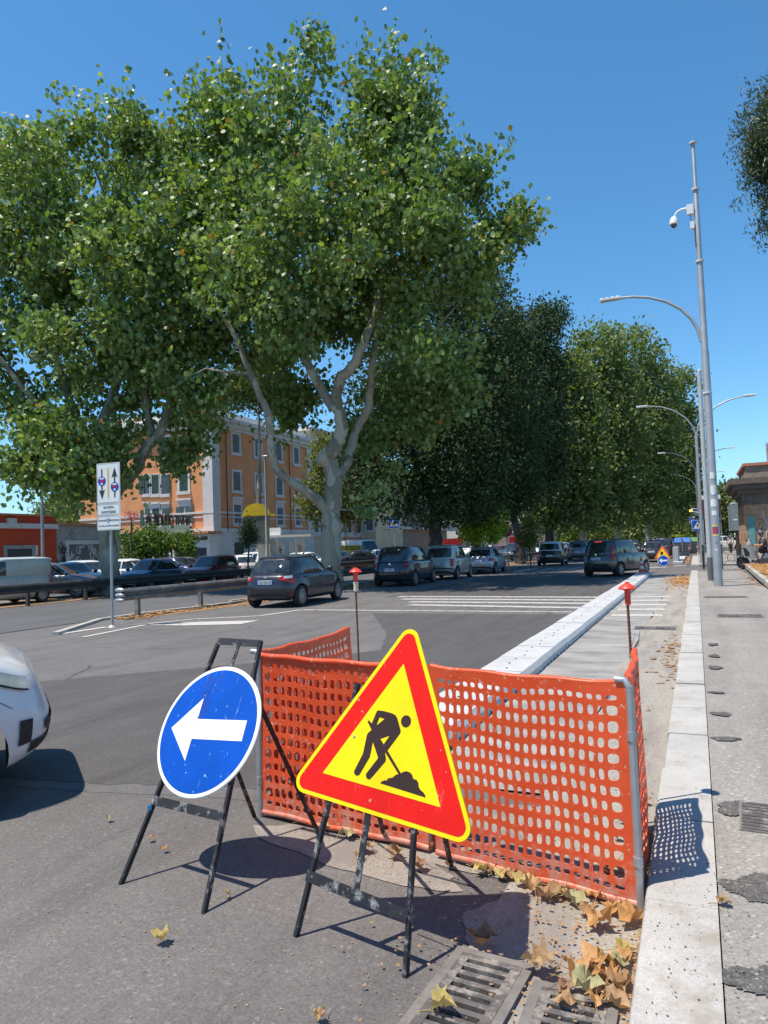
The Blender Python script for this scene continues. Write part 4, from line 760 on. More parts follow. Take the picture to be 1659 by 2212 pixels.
# ================================================================ BUILDINGS
def stucco(n,col,dirt,lev=(.55,.75),s=.8,bs=25):
    return pm(n,col,.9,0,.10,s,bs,.01,.2,dirt,lev,1.3)
orange_m=stucco('orange_stucco',(.70,.31,.14),(.60,.26,.12)); white_st=stucco('white_stucco',(.62,.60,.57),(.45,.43,.40)); red_st=stucco('red_stucco',(.50,.075,.035),(.42,.07,.035)); grey_st=stucco('grey_plaster',(.40,.38,.36),(.25,.24,.23),(.45,.65)); beige_st=stucco('beige_stucco',(.62,.50,.34),(.5,.4,.28)); pink_st=stucco('pink_stucco',(.60,.33,.28),(.5,.28,.24)); tan_st=stucco('tan_stucco',(.30,.25,.20),(.22,.18,.15))
shutter_m=pm('green_shutter',(.045,.085,.065),.6,0,.15,4); shutter_g=pm('grey_shutter',(.12,.14,.145),.6,0,.15); dark_open=pm('dark_opening',(.02,.02,.022),.5); roof_t=pm('terracotta',(.48,.20,.11),.85,0,.25,8,20,.02); brownm=pm('brown_board',(.07,.035,.025),.6)
def wall_box(name,parent,x0,x1,y0,y1,z0,z1,mt):
    b=MB(); b.box(((x0+x1)/2,(y0+y1)/2,(z0+z1)/2),(x1-x0,y1-y0,z1-z0)); return b.build(name,mt,parent,0)
class Facade:
    """a facade plane; a runs along it, c sticks out of it"""
    def __init__(s,kind,pos): s.k=kind; s.p=pos
    def pt(s,a,c,z): return (a,s.p-c,z) if s.k=='Y' else (s.p+c,a,z)
    def box(s,b,a0,a1,z0,z1,c0,c1,mat=0):
        p=s.pt((a0+a1)/2,(c0+c1)/2,(z0+z1)/2); sz=(a1-a0,c1-c0,z1-z0) if s.k=='Y' else (c1-c0,a1-a0,z1-z0); b.box(p,sz,0,mat)
    def hit(s,px,py):
        q=AY(px,py,s.p) if s.k=='Y' else AX(px,py,s.p); return (q.x if s.k=='Y' else q.y),q.z
def window(fc,par,a0,a1,z0,z1,state='closed',trim=.28,hood=False,sill=True,sm=None):
    sm=sm or shutter_m; b=MB()
    fc.box(b,a0-trim,a0,z0-.0,z1+trim,0,.07); fc.box(b,a1,a1+trim,z0,z1+trim,0,.07); fc.box(b,a0,a1,z1,z1+trim,0,.068)
    if sill: fc.box(b,a0-trim-.08,a1+trim+.08,z0-.32,z0-.001,0,.16)
    if hood: fc.box(b,a0-trim,a1+trim,z1+trim+.001,z1+trim+.35,0,.09); fc.box(b,a0-trim-.12,a1+trim+.12,z1+trim+.352,z1+trim+.55,0,.24)
    w_=b.build('window',white_st,par,0)
    b=MB(); fc.box(b,a0,a1,z0,z1,-.0,.012); b.build('pane',glass_m if state!='closed' else dark_open,w_,0)
    mid=(a0+a1)/2; wd=(a1-a0)/2
    def leaf(aa,ab,c0,c1):
        b=MB(); fc.box(b,aa,ab,z0,z1,c0,c1); k=int((z1-z0)/.12)
        for i in range(k): z=z0+.1+(z1-z0-.2)*i/k; fc.box(b,aa+.06,ab-.06,z,z+.045,c1,c1+.014)
        b.build('shutter',sm,w_,0)
    if state=='closed': leaf(a0,mid-.01,.02,.05); leaf(mid+.01,a1,.02,.05)
    elif state=='open': leaf(a0-wd,a0-.01,.085,.125); leaf(a1+.01,a1+wd,.085,.125); b=MB(); fc.box(b,mid-.04,mid+.04,z0,z1,.014,.03); b.build('mullion',white_st,w_,0)
    return w_
# orange corner house
XC,YC=-43.5,57.4
FY=Facade('Y',YC); FX=Facade('X',XC)
c5=lambda x,y:((350+x*.60277)*.553,(1550+y*.60277)*.553)
xl=FY.hit(265,1100)[0]; ye=FX.hit(673,1100)[0]
ztop=FX.hit(*c5(870,150))[1]; zs=FY.hit(*c5(838,740))[1]; zg=FY.hit(*c5(838,872))[1]
hs_=thing('orange_house','orange corner house with white quoins and green shutters','house',(XC,YC,0))
xl-=6
b=MB(); b.box(((xl+XC)/2,(YC+ye)/2,(zg+ztop)/2),(XC-xl,ye-YC,ztop-zg)); b.build('wall',orange_m,hs_,0)
b=MB(); b.box(((xl+XC)/2,(YC+ye)/2,zg/2),(XC-xl+.3,ye-YC+.3,zg-.01)); b.build('ground_floor',white_st,hs_,0)
QM=stucco('quoin_stucco',(.60,.58,.55),(.46,.44,.42)); b=MB(); qw=1.1
FY.box(b,XC-qw,XC+.12,zg,ztop-.9,0,.12); FX.box(b,YC-.119,YC+1.1,zg,ztop-.9,0,.121); b.build('quoins',QM,hs_,0); b=MB()
FX.box(b,ye-1.0,ye+.1,zg,ztop-.9,0,.12); b.build('quoins',QM,hs_,0)
b=MB()
for z0,z1,c in ((zs-.15,zs+.05,.16),(zs-.55,zs-.42,.10),(zg-.1,zg+.35,.22),(ztop-1.0,ztop-.7,.25),(ztop-.7,ztop-.25,.55),(ztop-.25,ztop+.1,.85)):
    b.box(((xl+XC)/2,(YC+ye)/2,(z0+z1)/2),(XC-xl+2*c,ye-YC+2*c,z1-z0-.004))
b.box(((xl+XC)/2,(YC+ye)/2,ztop+.55),(XC-xl-.6,ye-YC-.6,.9)); b.build('cornice',white_st,hs_,0)
def wy(x0,y0,x1,y1,st='closed',hood=False,fc=FY,trim=.26,sm=None,zz=None):
    a0,z1=fc.hit(*c5(x0,y0)); a1,z0=fc.hit(*c5(x1,y1)); a0,a1=min(a0,a1),max(a0,a1)
    if zz: z0,z1=zz
    return window(fc,hs_,a0,a1,z0,z1,st,trim,hood,True,sm)
wy(583,488,640,610); wy(590,712,648,820,'open',True,sm=shutter_g); wy(588,268,632,355,'open'); wy(478,268,520,380,'open')
for (x0,x1,st) in ((352,390,'glass'),(403,452,'closed'),(466,515,'glass')): wy(x0,508,x1,628,st,False,FY,.10)
for (x0,x1,st) in ((362,398,'glass'),(407,458,'closed'),(472,518,'glass')): wy(x0,725,x1,835,st,True,FY,.10)
b=MB()
for (x0,x1,y0,y1) in ((326,352,515,632),(500,524,505,620),(500,526,722,800),(335,358,735,840)):
    a0,z1=FY.hit(*c5(x0,y0)); a1,z0=FY.hit(*c5(x1,y1)); FY.box(b,a0,a1,z0,z1,.13,.18); b.build('open_shutter',shutter_m,hs_,0); b=MB()
z2=(FX.hit(*c5(950,607))[1],FX.hit(*c5(950,487))[1]); z1_=(FX.hit(*c5(955,820))[1],FX.hit(*c5(955,700))[1]); z3=(FX.hit(*c5(945,362))[1],FX.hit(*c5(945,245))[1])
for (x0,x1) in ((928,975),(1075,1116),(1207,1247),(1325,1358)):
    for k,zz in enumerate((z1_,z2,z3)): wy(x0,500,x1,600,'closed',k==0,FX,.26,shutter_g,zz)
b=MB(); a=FX.hit(*c5(880,600))[0]; b.tube([FX.pt(a,.2,zg),FX.pt(a,.2,ztop-1)],.06,8); b.build('downpipe',brownm,hs_); b=MB(); a=FX.hit(*c5(1290,600))[0]; b.tube([FX.pt(a,.2,zg),FX.pt(a,.2,ztop-1)],.06,8); b.build('downpipe',rust,hs_)
# doors of the ground floor
for fc,x0,x1,y0 in ((FY,740,808,978),(FX,930,990,945),(FX,1075,1120,965),(FX,1180,1230,970),(FX,1320,1380,960)):
    a0,z1=fc.hit(*c5(x0,y0)); a1,_z=fc.hit(*c5(x1,y0)); a0,a1=min(a0,a1),max(a0,a1); b=MB(); fc.box(b,a0,a1,0.05,z1,.16,.2); b.build('door',dark_open if fc is FX else brownm,hs_,0)
b=MB()
for x in (728,830):
    a,z=FY.hit(*c5(x,985)); p=Vector(FY.pt(a,.5,z)); b.lathe([(.06,-.25),(.16,.15),(.05,.3)],6,0,Matrix.Translation(p)); b.tube([p+Vector((0,0,-.3)),p+Vector((0,.3,-.5))],.03,5); b.build('wall_lantern',black,hs_); b=MB()
# restaurant annex canopy, sign and vine
an=thing('restaurant_annex','white annex with terracotta edge and dark lattice band under the orange house','annex',(-47,56,0))
a0=FY.hit(*c5(660,900))[0]; a1=FY.hit(*c5(845,900))[0]; zt=FY.hit(*c5(750,893))[1]
wall_box('wall',an,a0,a1,YC-1.6,YC-.2,0,zt,white_st); b=MB(); b.box(((a0+a1)/2,YC-1.1,zt+.15),(a1-a0+.5,2.2,.22)); b.build('tiled_roof',roof_t,an,0)
b=MB(); z0=FY.hit(*c5(750,930))[1]; z1=FY.hit(*c5(750,908))[1]; b.box(((a0+a1)/2,YC-1.64,(z0+z1)/2),((a1-a0)*.85,.06,z1-z0)); b.build('lattice_band',brownm,an,0)
b=MB(); x_=FY.hit(*c5(772,980))[0]; zd=FY.hit(*c5(772,978))[1]; b.box((x_,YC-1.63,zd/2),(1.9,.05,zd)); b.build('door',dark_open,an,0)
D=55; sgn=thing('restaurant_sign','big dark block letters on poles above the vine pergola','sign',tuple(A(*c5(520,830),D)))
P0=A(*c5(372,793),D); P1=A(*c5(657,812),D); ln=(P1-P0).length; up=Vector((0,0,1)); xx=(P1-P0).normalized(); 
text('lettering','AL BIONDO TEVERE',ln,1.0,brownm,frame((P0+P1)/2,xx,up),sgn,.12,.02)
for x,y0,y1 in ((370,770,960),(512,760,900),(645,800,960)):
    b=MB(); b.tube([A(*c5(x,y0),D+.2),A(*c5(x,y1),D+.2)],.05,6); b.build('pole',rust,sgn)
b=MB(); b.bar(P0+Vector((0,.15,-.45)),P1+Vector((0,.15,-.45)),.06,.06); b.build('rail',rust,sgn)
nb=thing('notice_board','pale framed notice board hanging over the vine pergola','sign',tuple(A(*c5(516,897),D-.3))); c_=A(*c5(516,897),D-.3)
b=MB(); b.box(c_,(3.2,.08,1.5),R(YAW)); b.build('board',pm('board_pale',(.45,.47,.38),.7,0,.1,3,0,.002,.5,(.55,.5,.3)),nb,0); b=MB(); b.box(c_+Vector((0,-.06,0)),(2.6,.06,.5),R(YAW)); b.build('panel',pm('board_cream',(.55,.5,.32),.7),nb,0)
# vine pergola
rng=np.random.default_rng(5); pg=thing('vine_pergola','leafy green vine covering the pergola in front of the restaurant','pergola',tuple(A(*c5(430,1040),52)))
L=[]; 
for (x,y,rx,ry,n_) in ((270,940,90,70,60),(380,920,80,60,60),(450,960,60,60,40),(560,950,90,45,60),(640,945,40,50,25),(260,1030,70,60,40),(350,1010,60,50,30),(480,1010,12,50,10),(600,1020,12,50,10),(640,1020,20,50,12),(320,1050,60,20,12)):
    for _ in range(n_):
        c=np.array(A(*c5(x+rng.normal()*rx*.5,y+rng.normal()*ry*.5),53+rng.normal()*.8)); L.append(c+rng.normal(size=(14,3))*.25)
leaf_cloud('vine',np.concatenate(L),.22,'simple',LVI,rng,pg,.5)
for x in (250,345,440,530,640):
    b=MB(); p=A(*c5(x,960),53); b.tube([(p.x,p.y,0),p],.06,6); b.build('post',rust,pg)
b=MB(); 
for x in (468,595): p=A(*c5(x,1010),54); b.box((p.x,p.y,1.3),(1.0,.3,2.6),R(YAW)); b.build('white_curtain',white_st,pg,0); b=MB()
fb=thing('flower_bush','pink flowering bush below the lowest bough of the leftmost plane','bush',tuple(A(*c5(270,780),48)))
L=[np.array(A(*c5(270+rng.normal()*18,775+rng.normal()*14),48+rng.normal()*.4))+rng.normal(size=(8,3))*.12 for _ in range(30)]
leaf_cloud('flowers',np.concatenate(L),.14,'oval',leafmat('pink_petal',[(.30,.06,.10),(.45,.12,.18),(.6,.25,.3)],1.1,.3,.6),rng,fb,0)
b=MB(); p=A(*c5(270,790),48); b.tube([(p.x,p.y,0),p],.05,6); b.build('stem',BDK,fb)
# red low building and grey garage
RX=-43.0; FR=Facade('X',RX); y1=FR.hit(122,1150)[0]; zt=FR.hit(60,1115)[1]; zc0=FR.hit(60,1142)[1]; zc1=FR.hit(60,1131)[1]
rb=thing('red_building','low red building with pale string course at the left edge','building',(RX,y1,0))
wall_box('wall',rb,RX-9,RX,y1-34,y1,0,zt,red_st)
b=MB(); FR.box(b,y1-34,y1+.05,zc0,zc1,0,.15); b.build('string_course',white_st,rb,0); b=MB(); FR.box(b,y1-34,y1+.08,zt,zt+.14,-.5,.18); b.build('coping',roof_t,rb,0)
a0,z1=FR.hit(14,1186); a1,_z=FR.hit(68,1188); b=MB(); FR.box(b,a0,a1,.05,z1,.01,.05); b.build('dark_doorway',pm('door_grey',(.05,.055,.06),.6),rb,0)
b=MB(); FR.box(b,a0-.25,a0,.05,z1+.25,.0,.09); FR.box(b,a1,a1+.25,.05,z1+.25,0,.09); FR.box(b,a0,a1,z1,z1+.25,0,.088); b.build('door_frame',grey_st,rb,0)
a_,z_=FR.hit(22,1129); b=MB(); FR.box(b,a_-.3,a_+.3,z_-.3,z_+.3,.0,.3); b.build('wall_unit',white_st,rb,0); a_,z_=FR.hit(76,1189); b=MB(); FR.box(b,a_-.2,a_+.2,z_-.35,z_+.35,0,.05); b.build('notice',white_st,rb,0)
y2=FR.hit(262,1150)[0]; zt=FR.hit(180,1136)[1]
gg=thing('grey_garage','grey plaster garage with a shutter covered in graffiti','garage',(RX,y2,0))
wall_box('wall',gg,RX-8,RX-.05,y1+.02,y2,0,zt,grey_st); b=MB(); b.box((RX-4,(y1+y2)/2,zt+.1),(8.2,y2-y1,.18)); b.build('tiled_edge',roof_t,gg,0)
a0,z1=FR.hit(148,1176); a1,_z=FR.hit(213,1178)
b=MB(); FR.box(b,a0,a1,.05,z1,-.04,.02); k=0
while k*.09<z1-.1: FR.box(b,a0,a1,.06+k*.09,.06+k*.09+.05,.02,.035); k+=1
b.build('roller_shutter',pm('shutter_steel',(.16,.165,.17),.6,.3,.15,2),gg,0)
b=MB(); FR.box(b,a0-.3,a0,.02,z1+.3,-.04,.06); FR.box(b,a0,a1+.3,z1,z1+.3,-.04,.058); b.build('door_surround',white_st,gg,0)
def scrib(px,py,w_,h_,n,seed,th,mt,name,s,closed=False):
    r=random.Random(seed); b=MB()
    for k in range(n):
        cx=px+r.uniform(-.5,.5)*w_; cy=py+r.uniform(-.5,.5)*h_; rx=r.uniform(.08,.25)*w_; ry=r.uniform(.1,.3)*h_; a=r.uniform(0,6.28); sp=r.uniform(2,5.5); pts=[]
        for i in range(9):
            q=a+sp*i/8; aa,zz=FR.hit(cx+rx*math.cos(q),cy+ry*math.sin(q)); pts.append(FR.pt(aa,.045,zz))
        b.tube(pts,th,4)
    o=b.build(name,mt,s,0); o['label']='sprayed graffiti lines'; return o
gw=pm('graffiti_white',(.6,.6,.6),.6); gk=pm('graffiti_black',(.03,.03,.03),.6)
def gpoly(pts,mt,name,c=.04,s=gg):
    b=MB(); q=[FR.hit(*p) for p in pts]; b.add([FR.pt(a,c,z) for a,z in q],[tuple(range(len(q)))]); return b.build(name,mt,s,0)
scrib(162,1205,22,34,14,1,.035,gw,'graffiti',gg); scrib(199,1200,22,34,12,2,.035,gw,'graffiti',gg); scrib(134,1198,20,38,12,3,.03,gk,'graffiti',gg); scrib(185,1185,30,12,8,4,.03,gw,'graffiti',gg)
# farther houses along the same street line
def block(name,label,px0,px1,pyt,X,mt,rows,cols,cat='house',depth=12,sm=None,zr=(3.9,3.6)):
    fc=Facade('X',X); ya=fc.hit(px0,1150)[0]; yb=fc.hit(px1,1150)[0]; zt=fc.hit(px0,pyt)[1]; r=thing(name,label,cat,(X,ya,0))
    wall_box('wall',r,X-depth,X,ya,yb,0,zt,mt); b=MB(); b.box((X-depth/2,(ya+yb)/2,zt+.1),(depth+1,yb-ya+1,.4)); b.build('cornice',white_st,r,0)
    for j in range(rows):
        for i in range(cols):
            a=ya+(yb-ya)*(i+.5)/cols; z=zr[0]+j*zr[1]
            if z+1.8<zt: window(fc,r,a-.55,a+.55,z,z+1.7,'closed',.15,False,True,sm)
    b=MB(); fc.box(b,ya,yb,3.3,3.55,0,.2); b.build('string_course',white_st,r,0)
    return r,fc
b1,f1=block('beige_house','beige house between the orange house and the pharmacy',676,742,930,-43.5,beige_st,3,5)
b2,f2=block('pink_house','pink house over the pharmacy',745,818,960,-44,pink_st,3,4)
# lit end wall turned to the sun
b3=thing('pharmacy','pharmacy shop front with green neon letters behind the trees','shop',(-43.2,100,0))
F3=Facade('X',-43.0); ya=F3.hit(824,1170)[0]; yb=F3.hit(1010,1170)[0]; wall_box('wall',b3,-52,-43.0,ya,yb,0,14,tan_st)
za=F3.hit(880,1170)[1]; b=MB(); F3.box(b,ya,yb,za+2.0,za+2.4,0,.9); b.build('balcony_slab',white_st,b3,0)
gneon=emit('green_neon',(.02,.75,.18),1.1); gdim=pm('green_letters',(.03,.40,.12),.5)
Mx=lambda a,z,c=.12:frame(F3.pt(a,c,z),(0,1,0),(0,0,1))
a0,z0=F3.hit(800,1165); q0=c2=lambda x,y:((1250+x/4.1475)*.553,(1980+y/4.1475)*.553)
aa,zz=F3.hit(*q0(785,552)); ab,_=F3.hit(*q0(1045,552)); zh=F3.hit(*q0(785,528))[1]-F3.hit(*q0(785,578))[1]
b=MB(); F3.box(b,aa-.8,F3.hit(*q0(1400,552))[0],zz-zh*.9,zz+zh*.9,0,.1); b.build('sign_board',tan_st,b3,0)
text('lettering','FARMACIA',ab-aa,zh,gdim,Mx((aa+ab)/2,zz),b3,.05,.01)
ac=F3.hit(*q0(1085,552))[0]; ad_=F3.hit(*q0(1310,552))[0]; text('lettering','AGOSTINI',ad_-ac,zh,gdim,Mx((ac+ad_)/2,zz),b3,.05,.01)
ae,ze=F3.hit(*q0(790,600)); af=F3.hit(*q0(868,600))[0]; zh2=zh*.62; b=MB(); F3.box(b,ae-.2,af+.2,ze-zh2*.8,ze+zh2*.8,.1,.3); b.build('display_box',black,b3,0); text('date_display','25/06',af-ae,zh2,gneon,Mx((ae+af)/2,ze,.32),b3,.02,.02)
for x0,x1,y0 in ((800,840,650),(880,930,620),(1000,1060,640),(1120,1180,640)):
    p,z=F3.hit(*q0(x0,y0)); p2,_=F3.hit(*q0(x1,y0)); b=MB(); F3.box(b,p,p2,.1,z,.01,.08); b.build('shop_window',glass_m,b3,0)
# sunlit pale end walls (face the sun side)
def endwall(name,label,px0,px1,pyt,Y,mt,cat='house',rows=2,cols=2,dep=10,pyb=None):
    fc=Facade('Y',Y); xa=fc.hit(px0,1150)[0]; xb=fc.hit(px1,1150)[0]; zt=fc.hit(px0,pyt)[1]; r=thing(name,label,cat,(xa,Y,0)); wall_box('wall',r,xa,xb,Y,Y+dep,0,zt,mt)
    b=MB(); b.box(((xa+xb)/2,Y+dep/2,zt+.15),(xb-xa+.8,dep+.8,.3)); b.build('roof_edge',white_st,r,0)
    for j in range(rows):
        for i in range(cols):
            a=xa+(xb-xa)*(i+.5)/cols; z=4.2+j*3.4
            if z+2<zt: window(fc,r,a-.5,a+.5,z,z+1.6,'closed',.12,False,True,shutter_g)
    return r
endwall('pale_house','pale sunlit house end showing beside the pale trunk',738,812,1000,92,beige_st,rows=3,cols=3)
endwall('white_kiosk','white kiosk with sloping roof seen between the dark oak trunks',965,1018,1128,112,white_st,'kiosk',0,0)
endwall('tan_building','tall tan building behind the young yellow green tree',1060,1180,1020,150,tan_st,'building',5,6)
endwall('tan_building','long shaded tan building far behind the row of oak trunks',870,1058,1060,165,tan_st,'building',4,8)
for px,D_,lab,mt,hh,ww in ((977,98,'red and blue lit shop sign between dark oak trunks',redlens,1.1,3.6),(1140-20,90,'small red square shop sign right of the no stopping sign',redlens,1.5,2.4)):
    c_=A(px,1172,D_); s_=thing('shop_sign',lab,'sign',tuple(c_)); b=MB(); b.box((c_.x,c_.y,c_.z),(ww,.2,hh),R(YAW)); b.build('panel',mt,s_,0); b=MB(); b.tube([(c_.x,c_.y,0),c_],.06,6); b.build('post',steel,s_)
# brick pier on the right
m,t,p=new_mat('tuff_blocks'); v=coord(t); br=N(t,'TexBrick'); br.inputs['Scale'].default_value=1.0; br.inputs['Brick Width'].default_value=1.1; br.inputs['Row Height'].default_value=.42; br.inputs['Mortar Size'].default_value=.012
br.inputs['Color1'].default_value=(.36,.23,.15,1); br.inputs['Color2'].default_value=(.52,.34,.22,1); br.inputs['Mortar'].default_value=(.14,.10,.08,1)
sp=N(t,'SeparateXYZ'); t.links.new(v,sp.inputs[0]); ad_n=N(t,'Math'); ad_n.operation='ADD'; t.links.new(sp.outputs[0],ad_n.inputs[0]); t.links.new(sp.outputs[1],ad_n.inputs[1]); cb=N(t,'CombineXYZ'); t.links.new(ad_n.outputs[0],cb.inputs[0]); t.links.new(sp.outputs[2],cb.inputs[1]); t.links.new(cb.outputs[0],br.inputs['Vector'])
c=mix(t,1,br.outputs['Color'],ramp(t,noise(t,v,1.5,6,.7),[(.3,(.55,.5,.5)),(.7,(1.35,1.3,1.25))]),'MULTIPLY'); c=mix(t,ramp(t,noise(t,coord(t,(1,1,.4)),2,6),[(.58,(0,0,0)),(.7,(.4,.4,.4))]),c,(.5,.46,.42)); t.links.new(c,p.inputs['Base Color']); p.inputs['Roughness'].default_value=.95; bump(t,p,noise(t,v,8,5),.7,.05); tuff=m
dtuff=pm('dark_cornice_stone',(.15,.12,.10),.95,0,.3,3,15,.04); ltuff=pm('weathered_cornice',(.30,.23,.18),.95,0,.3,2,15,.04)
D=60; pL=A(1612,1190,D); bp=thing('brick_pier','massive brown stone gate pier with heavy cornice at the right edge','pier',(pL.x,pL.y,0))
zz=lambda py:A(1630,py,D).z
x0,y0=pL.x,pL.y
b=MB(); b.box((x0+6,y0+5,zz(1090)/2),(12,10,zz(1090)),0); b.build('wall',tuff,bp,0)
b=MB()
for za,zb,o in ((1090,1066,.1),(1066,1056,.4),(1056,1046,.75),(1046,1034,1.05)): b.box((x0+6,y0+5,(zz(za)+zz(zb))/2),(12+2*o,10+2*o,zz(zb)-zz(za)-.003))
b.build('cornice',dtuff,bp,0)
b=MB(); b.box((x0+6.3,y0+5.3,(zz(1034)+zz(1006))/2),(12,10,zz(1006)-zz(1034)),0); b.build('parapet',ltuff,bp,0); b=MB(); b.box((x0+6.3,y0+5.3,zz(1006)+.12),(12.3,10.3,.24)); b.build('coping',roof_t,bp,0)
b=MB()
for i in range(16): b.box((x0+2.2+i*.7,y0+2.5,zz(1006)+1.1),(.05,.05,2.2+i*.12))
b.box((x0+7.4,y0+2.55,zz(1006)+1.2),(10.5,.03,1.7)); b.build('roof_fence',pm('fence_sheet',(.45,.47,.48),.4,.2),bp,0)
gr=thing('graffiti_tag','pale sprayed graffiti loops on the brown stone pier','graffiti',(x0,y0,0)); b=MB(); r_=random.Random(9)
for k in range(16):
    cx=x0+r_.uniform(.6,2.8); cz_=r_.uniform(1.2,3.4); rx=r_.uniform(.1,.4); rz_=r_.uniform(.2,.7); a=r_.uniform(0,6.28); sp_=r_.uniform(1.5,4.5)
    b.tube([(cx+rx*math.cos(a+sp_*i/8),y0-.02,cz_+rz_*math.sin(a+sp_*i/8)) for i in range(9)],.03,4)
o=b.build('sprayed_lines',gw,gr,0)
b=MB(); b.box((x0+.5,y0-.05,1.6),(.5,.06,3.2)); b.build('teal_panel',pm('teal',(.10,.30,.30),.6),bp,0)
# ================================================================ GUARD RAILS
def rail(name,label,p0,p1,z,mt,step=2.6,endcap=True):
    p0=Vector((*p0,0)); p1=Vector((*p1,0)); d=(p1-p0); L=d.length; d.normalize(); nn=Vector((d.y,-d.x,0)); r=thing(name,label,'guard rail',tuple(p0))
    pr=[(.00,-.16),(.04,-.155),(.08,-.10),(.08,-.055),(.015,-.02),(.015,.02),(.08,.055),(.08,.10),(.04,.155),(.0,.16)]
    b=MB(); n_=len(pr); vs=[]
    for q in (p0,p1):
        vs+=[tuple(q+nn*(a+.06)+Vector((0,0,z+c))) for a,c in pr]
    b.add(vs,[(i,i+1,n_+i+1,n_+i) for i in range(n_-1)]); b.build('beam',mt,r,20)
    k=0
    while k*step<L:
        q=p0+d*(k*step+.6); b=MB(); b.box((q.x,q.y,(z+.1)/2),(.1,.12,z+.1),math.atan2(d.y,d.x)); b.box((q.x+nn.x*.05,q.y+nn.y*.05,z),(.12,.1,.2),math.atan2(d.y,d.x)); b.build('post',mt,r,0); k+=1
    if endcap:
        b=MB(); q=p0-d*.12
        for s_ in (-.13,0,.13): b.ell(q+nn*.1+Vector((0,0,z+s_)),(.16,.07,.065),8)
        b.build('end_terminal',steel,r)
    return r
railm=pm('weathered_rail',(.17,.165,.16),.6,.3,.25,3,dirt=(.28,.26,.24),dlev=(.5,.7),ds=3)
rail('guard_rail','near grey steel guard rail starting behind the bus lane sign',(-13.75,14.2),(-13.25,70),.62,railm)
rail('guard_rail','far dark guard rail running in front of the leftmost plane tree',(-21.7,7),(-21.7,90),.62,pm('dark_rail',(.07,.065,.06),.6,.3,.3,3),2.6,False)
# ================================================================ VEHICLES
def interp(tab,x):
    if x<=tab[0][0]: return tab[0][1]
    for (a,u),(b_,v_) in zip(tab[:-1],tab[1:]):
        if x<=b_:
            t=(x-a)/(b_-a); t=t*t*(3-2*t)*.5+t*.5; return u+(v_-u)*t
    return tab[-1][1]
def boolcut(me,cyls,mat_idx=1):
    o=bpy.data.objects.new('tmp',me); C.objects.link(o); cs=[]
    for (x,z,r,w_) in cyls:
        b=MB(); b.lathe([(r,-w_),(r,w_)],36,mat_idx,Matrix.Translation((x,0,z))@Matrix.Rotation(R(90),4,'X')); cm=b.mesh('c',0)
        for m in me.materials: cm.materials.append(m)
        c=bpy.data.objects.new('c',cm); C.objects.link(c); cs.append(c)
        md=o.modifiers.new('b','BOOLEAN'); md.operation='DIFFERENCE'; md.object=c; md.solver='EXACT'
    bpy.context.view_layer.update(); nm=bpy.data.meshes.new_from_object(o.evaluated_get(bpy.context.evaluated_depsgraph_get()))
    for c in cs: bpy.data.objects.remove(c)
    bpy.data.objects.remove(o); return nm
WH={}
def wheel_parts(r,w_,style):
    key=(round(r,3),style)
    if key in WH: return WH[key]
    b=MB(); b.lathe([(r*.66,-w_/2),(r*.9,-w_/2),(r*.98,-w_*.38),(r,-w_*.2),(r,w_*.2),(r*.98,w_*.38),(r*.9,w_/2),(r*.68,w_/2-.01),(r*.66,w_/2-.03)],32,0,None,True); ty=b.mesh('tyre',40); ty.materials.append(rubber)
    b=MB(); b.lathe([(r*.67,w_/2-.012),(r*.62,w_/2-.012),(r*.6,w_/2-.04)],32,0,None,False)
    n_={'multi':10,'five':5,'steel':8,'y':7}[style]; 
    for k in range(n_):
        a=2*math.pi*k/n_; M=Matrix.Rotation(a,4,'Z')
        if style=='y':
            for s_ in (-1,1): b.add([(.02,-.012,w_/2-.012),(r*.64,(s_*.055)-.02,w_/2-.02),(r*.64,(s_*.055)+.02,w_/2-.02),(.02,.012,w_/2-.012)],[(0,1,2,3)],0,M)
        else:
            ws=.022 if style=='multi' else (.045 if style=='five' else .06); b.add([(.02,-ws*.7,w_/2-.012),(r*.64,-ws,w_/2-.02),(r*.64,ws,w_/2-.02),(.02,ws*.7,w_/2-.012)],[(0,1,2,3)],0,M)
    b.lathe([(.055,w_/2-.02),(.05,w_/2-.004),(.01,w_/2)],16,0,None); b.lathe([(.005,w_/2-.045),(r*.62,w_/2-.045)],32,1,None,False)
    ri=b.mesh('rim',30); ri.materials.append(alloy); ri.materials.append(black); WH[key]=(ty,ri); return WH[key]
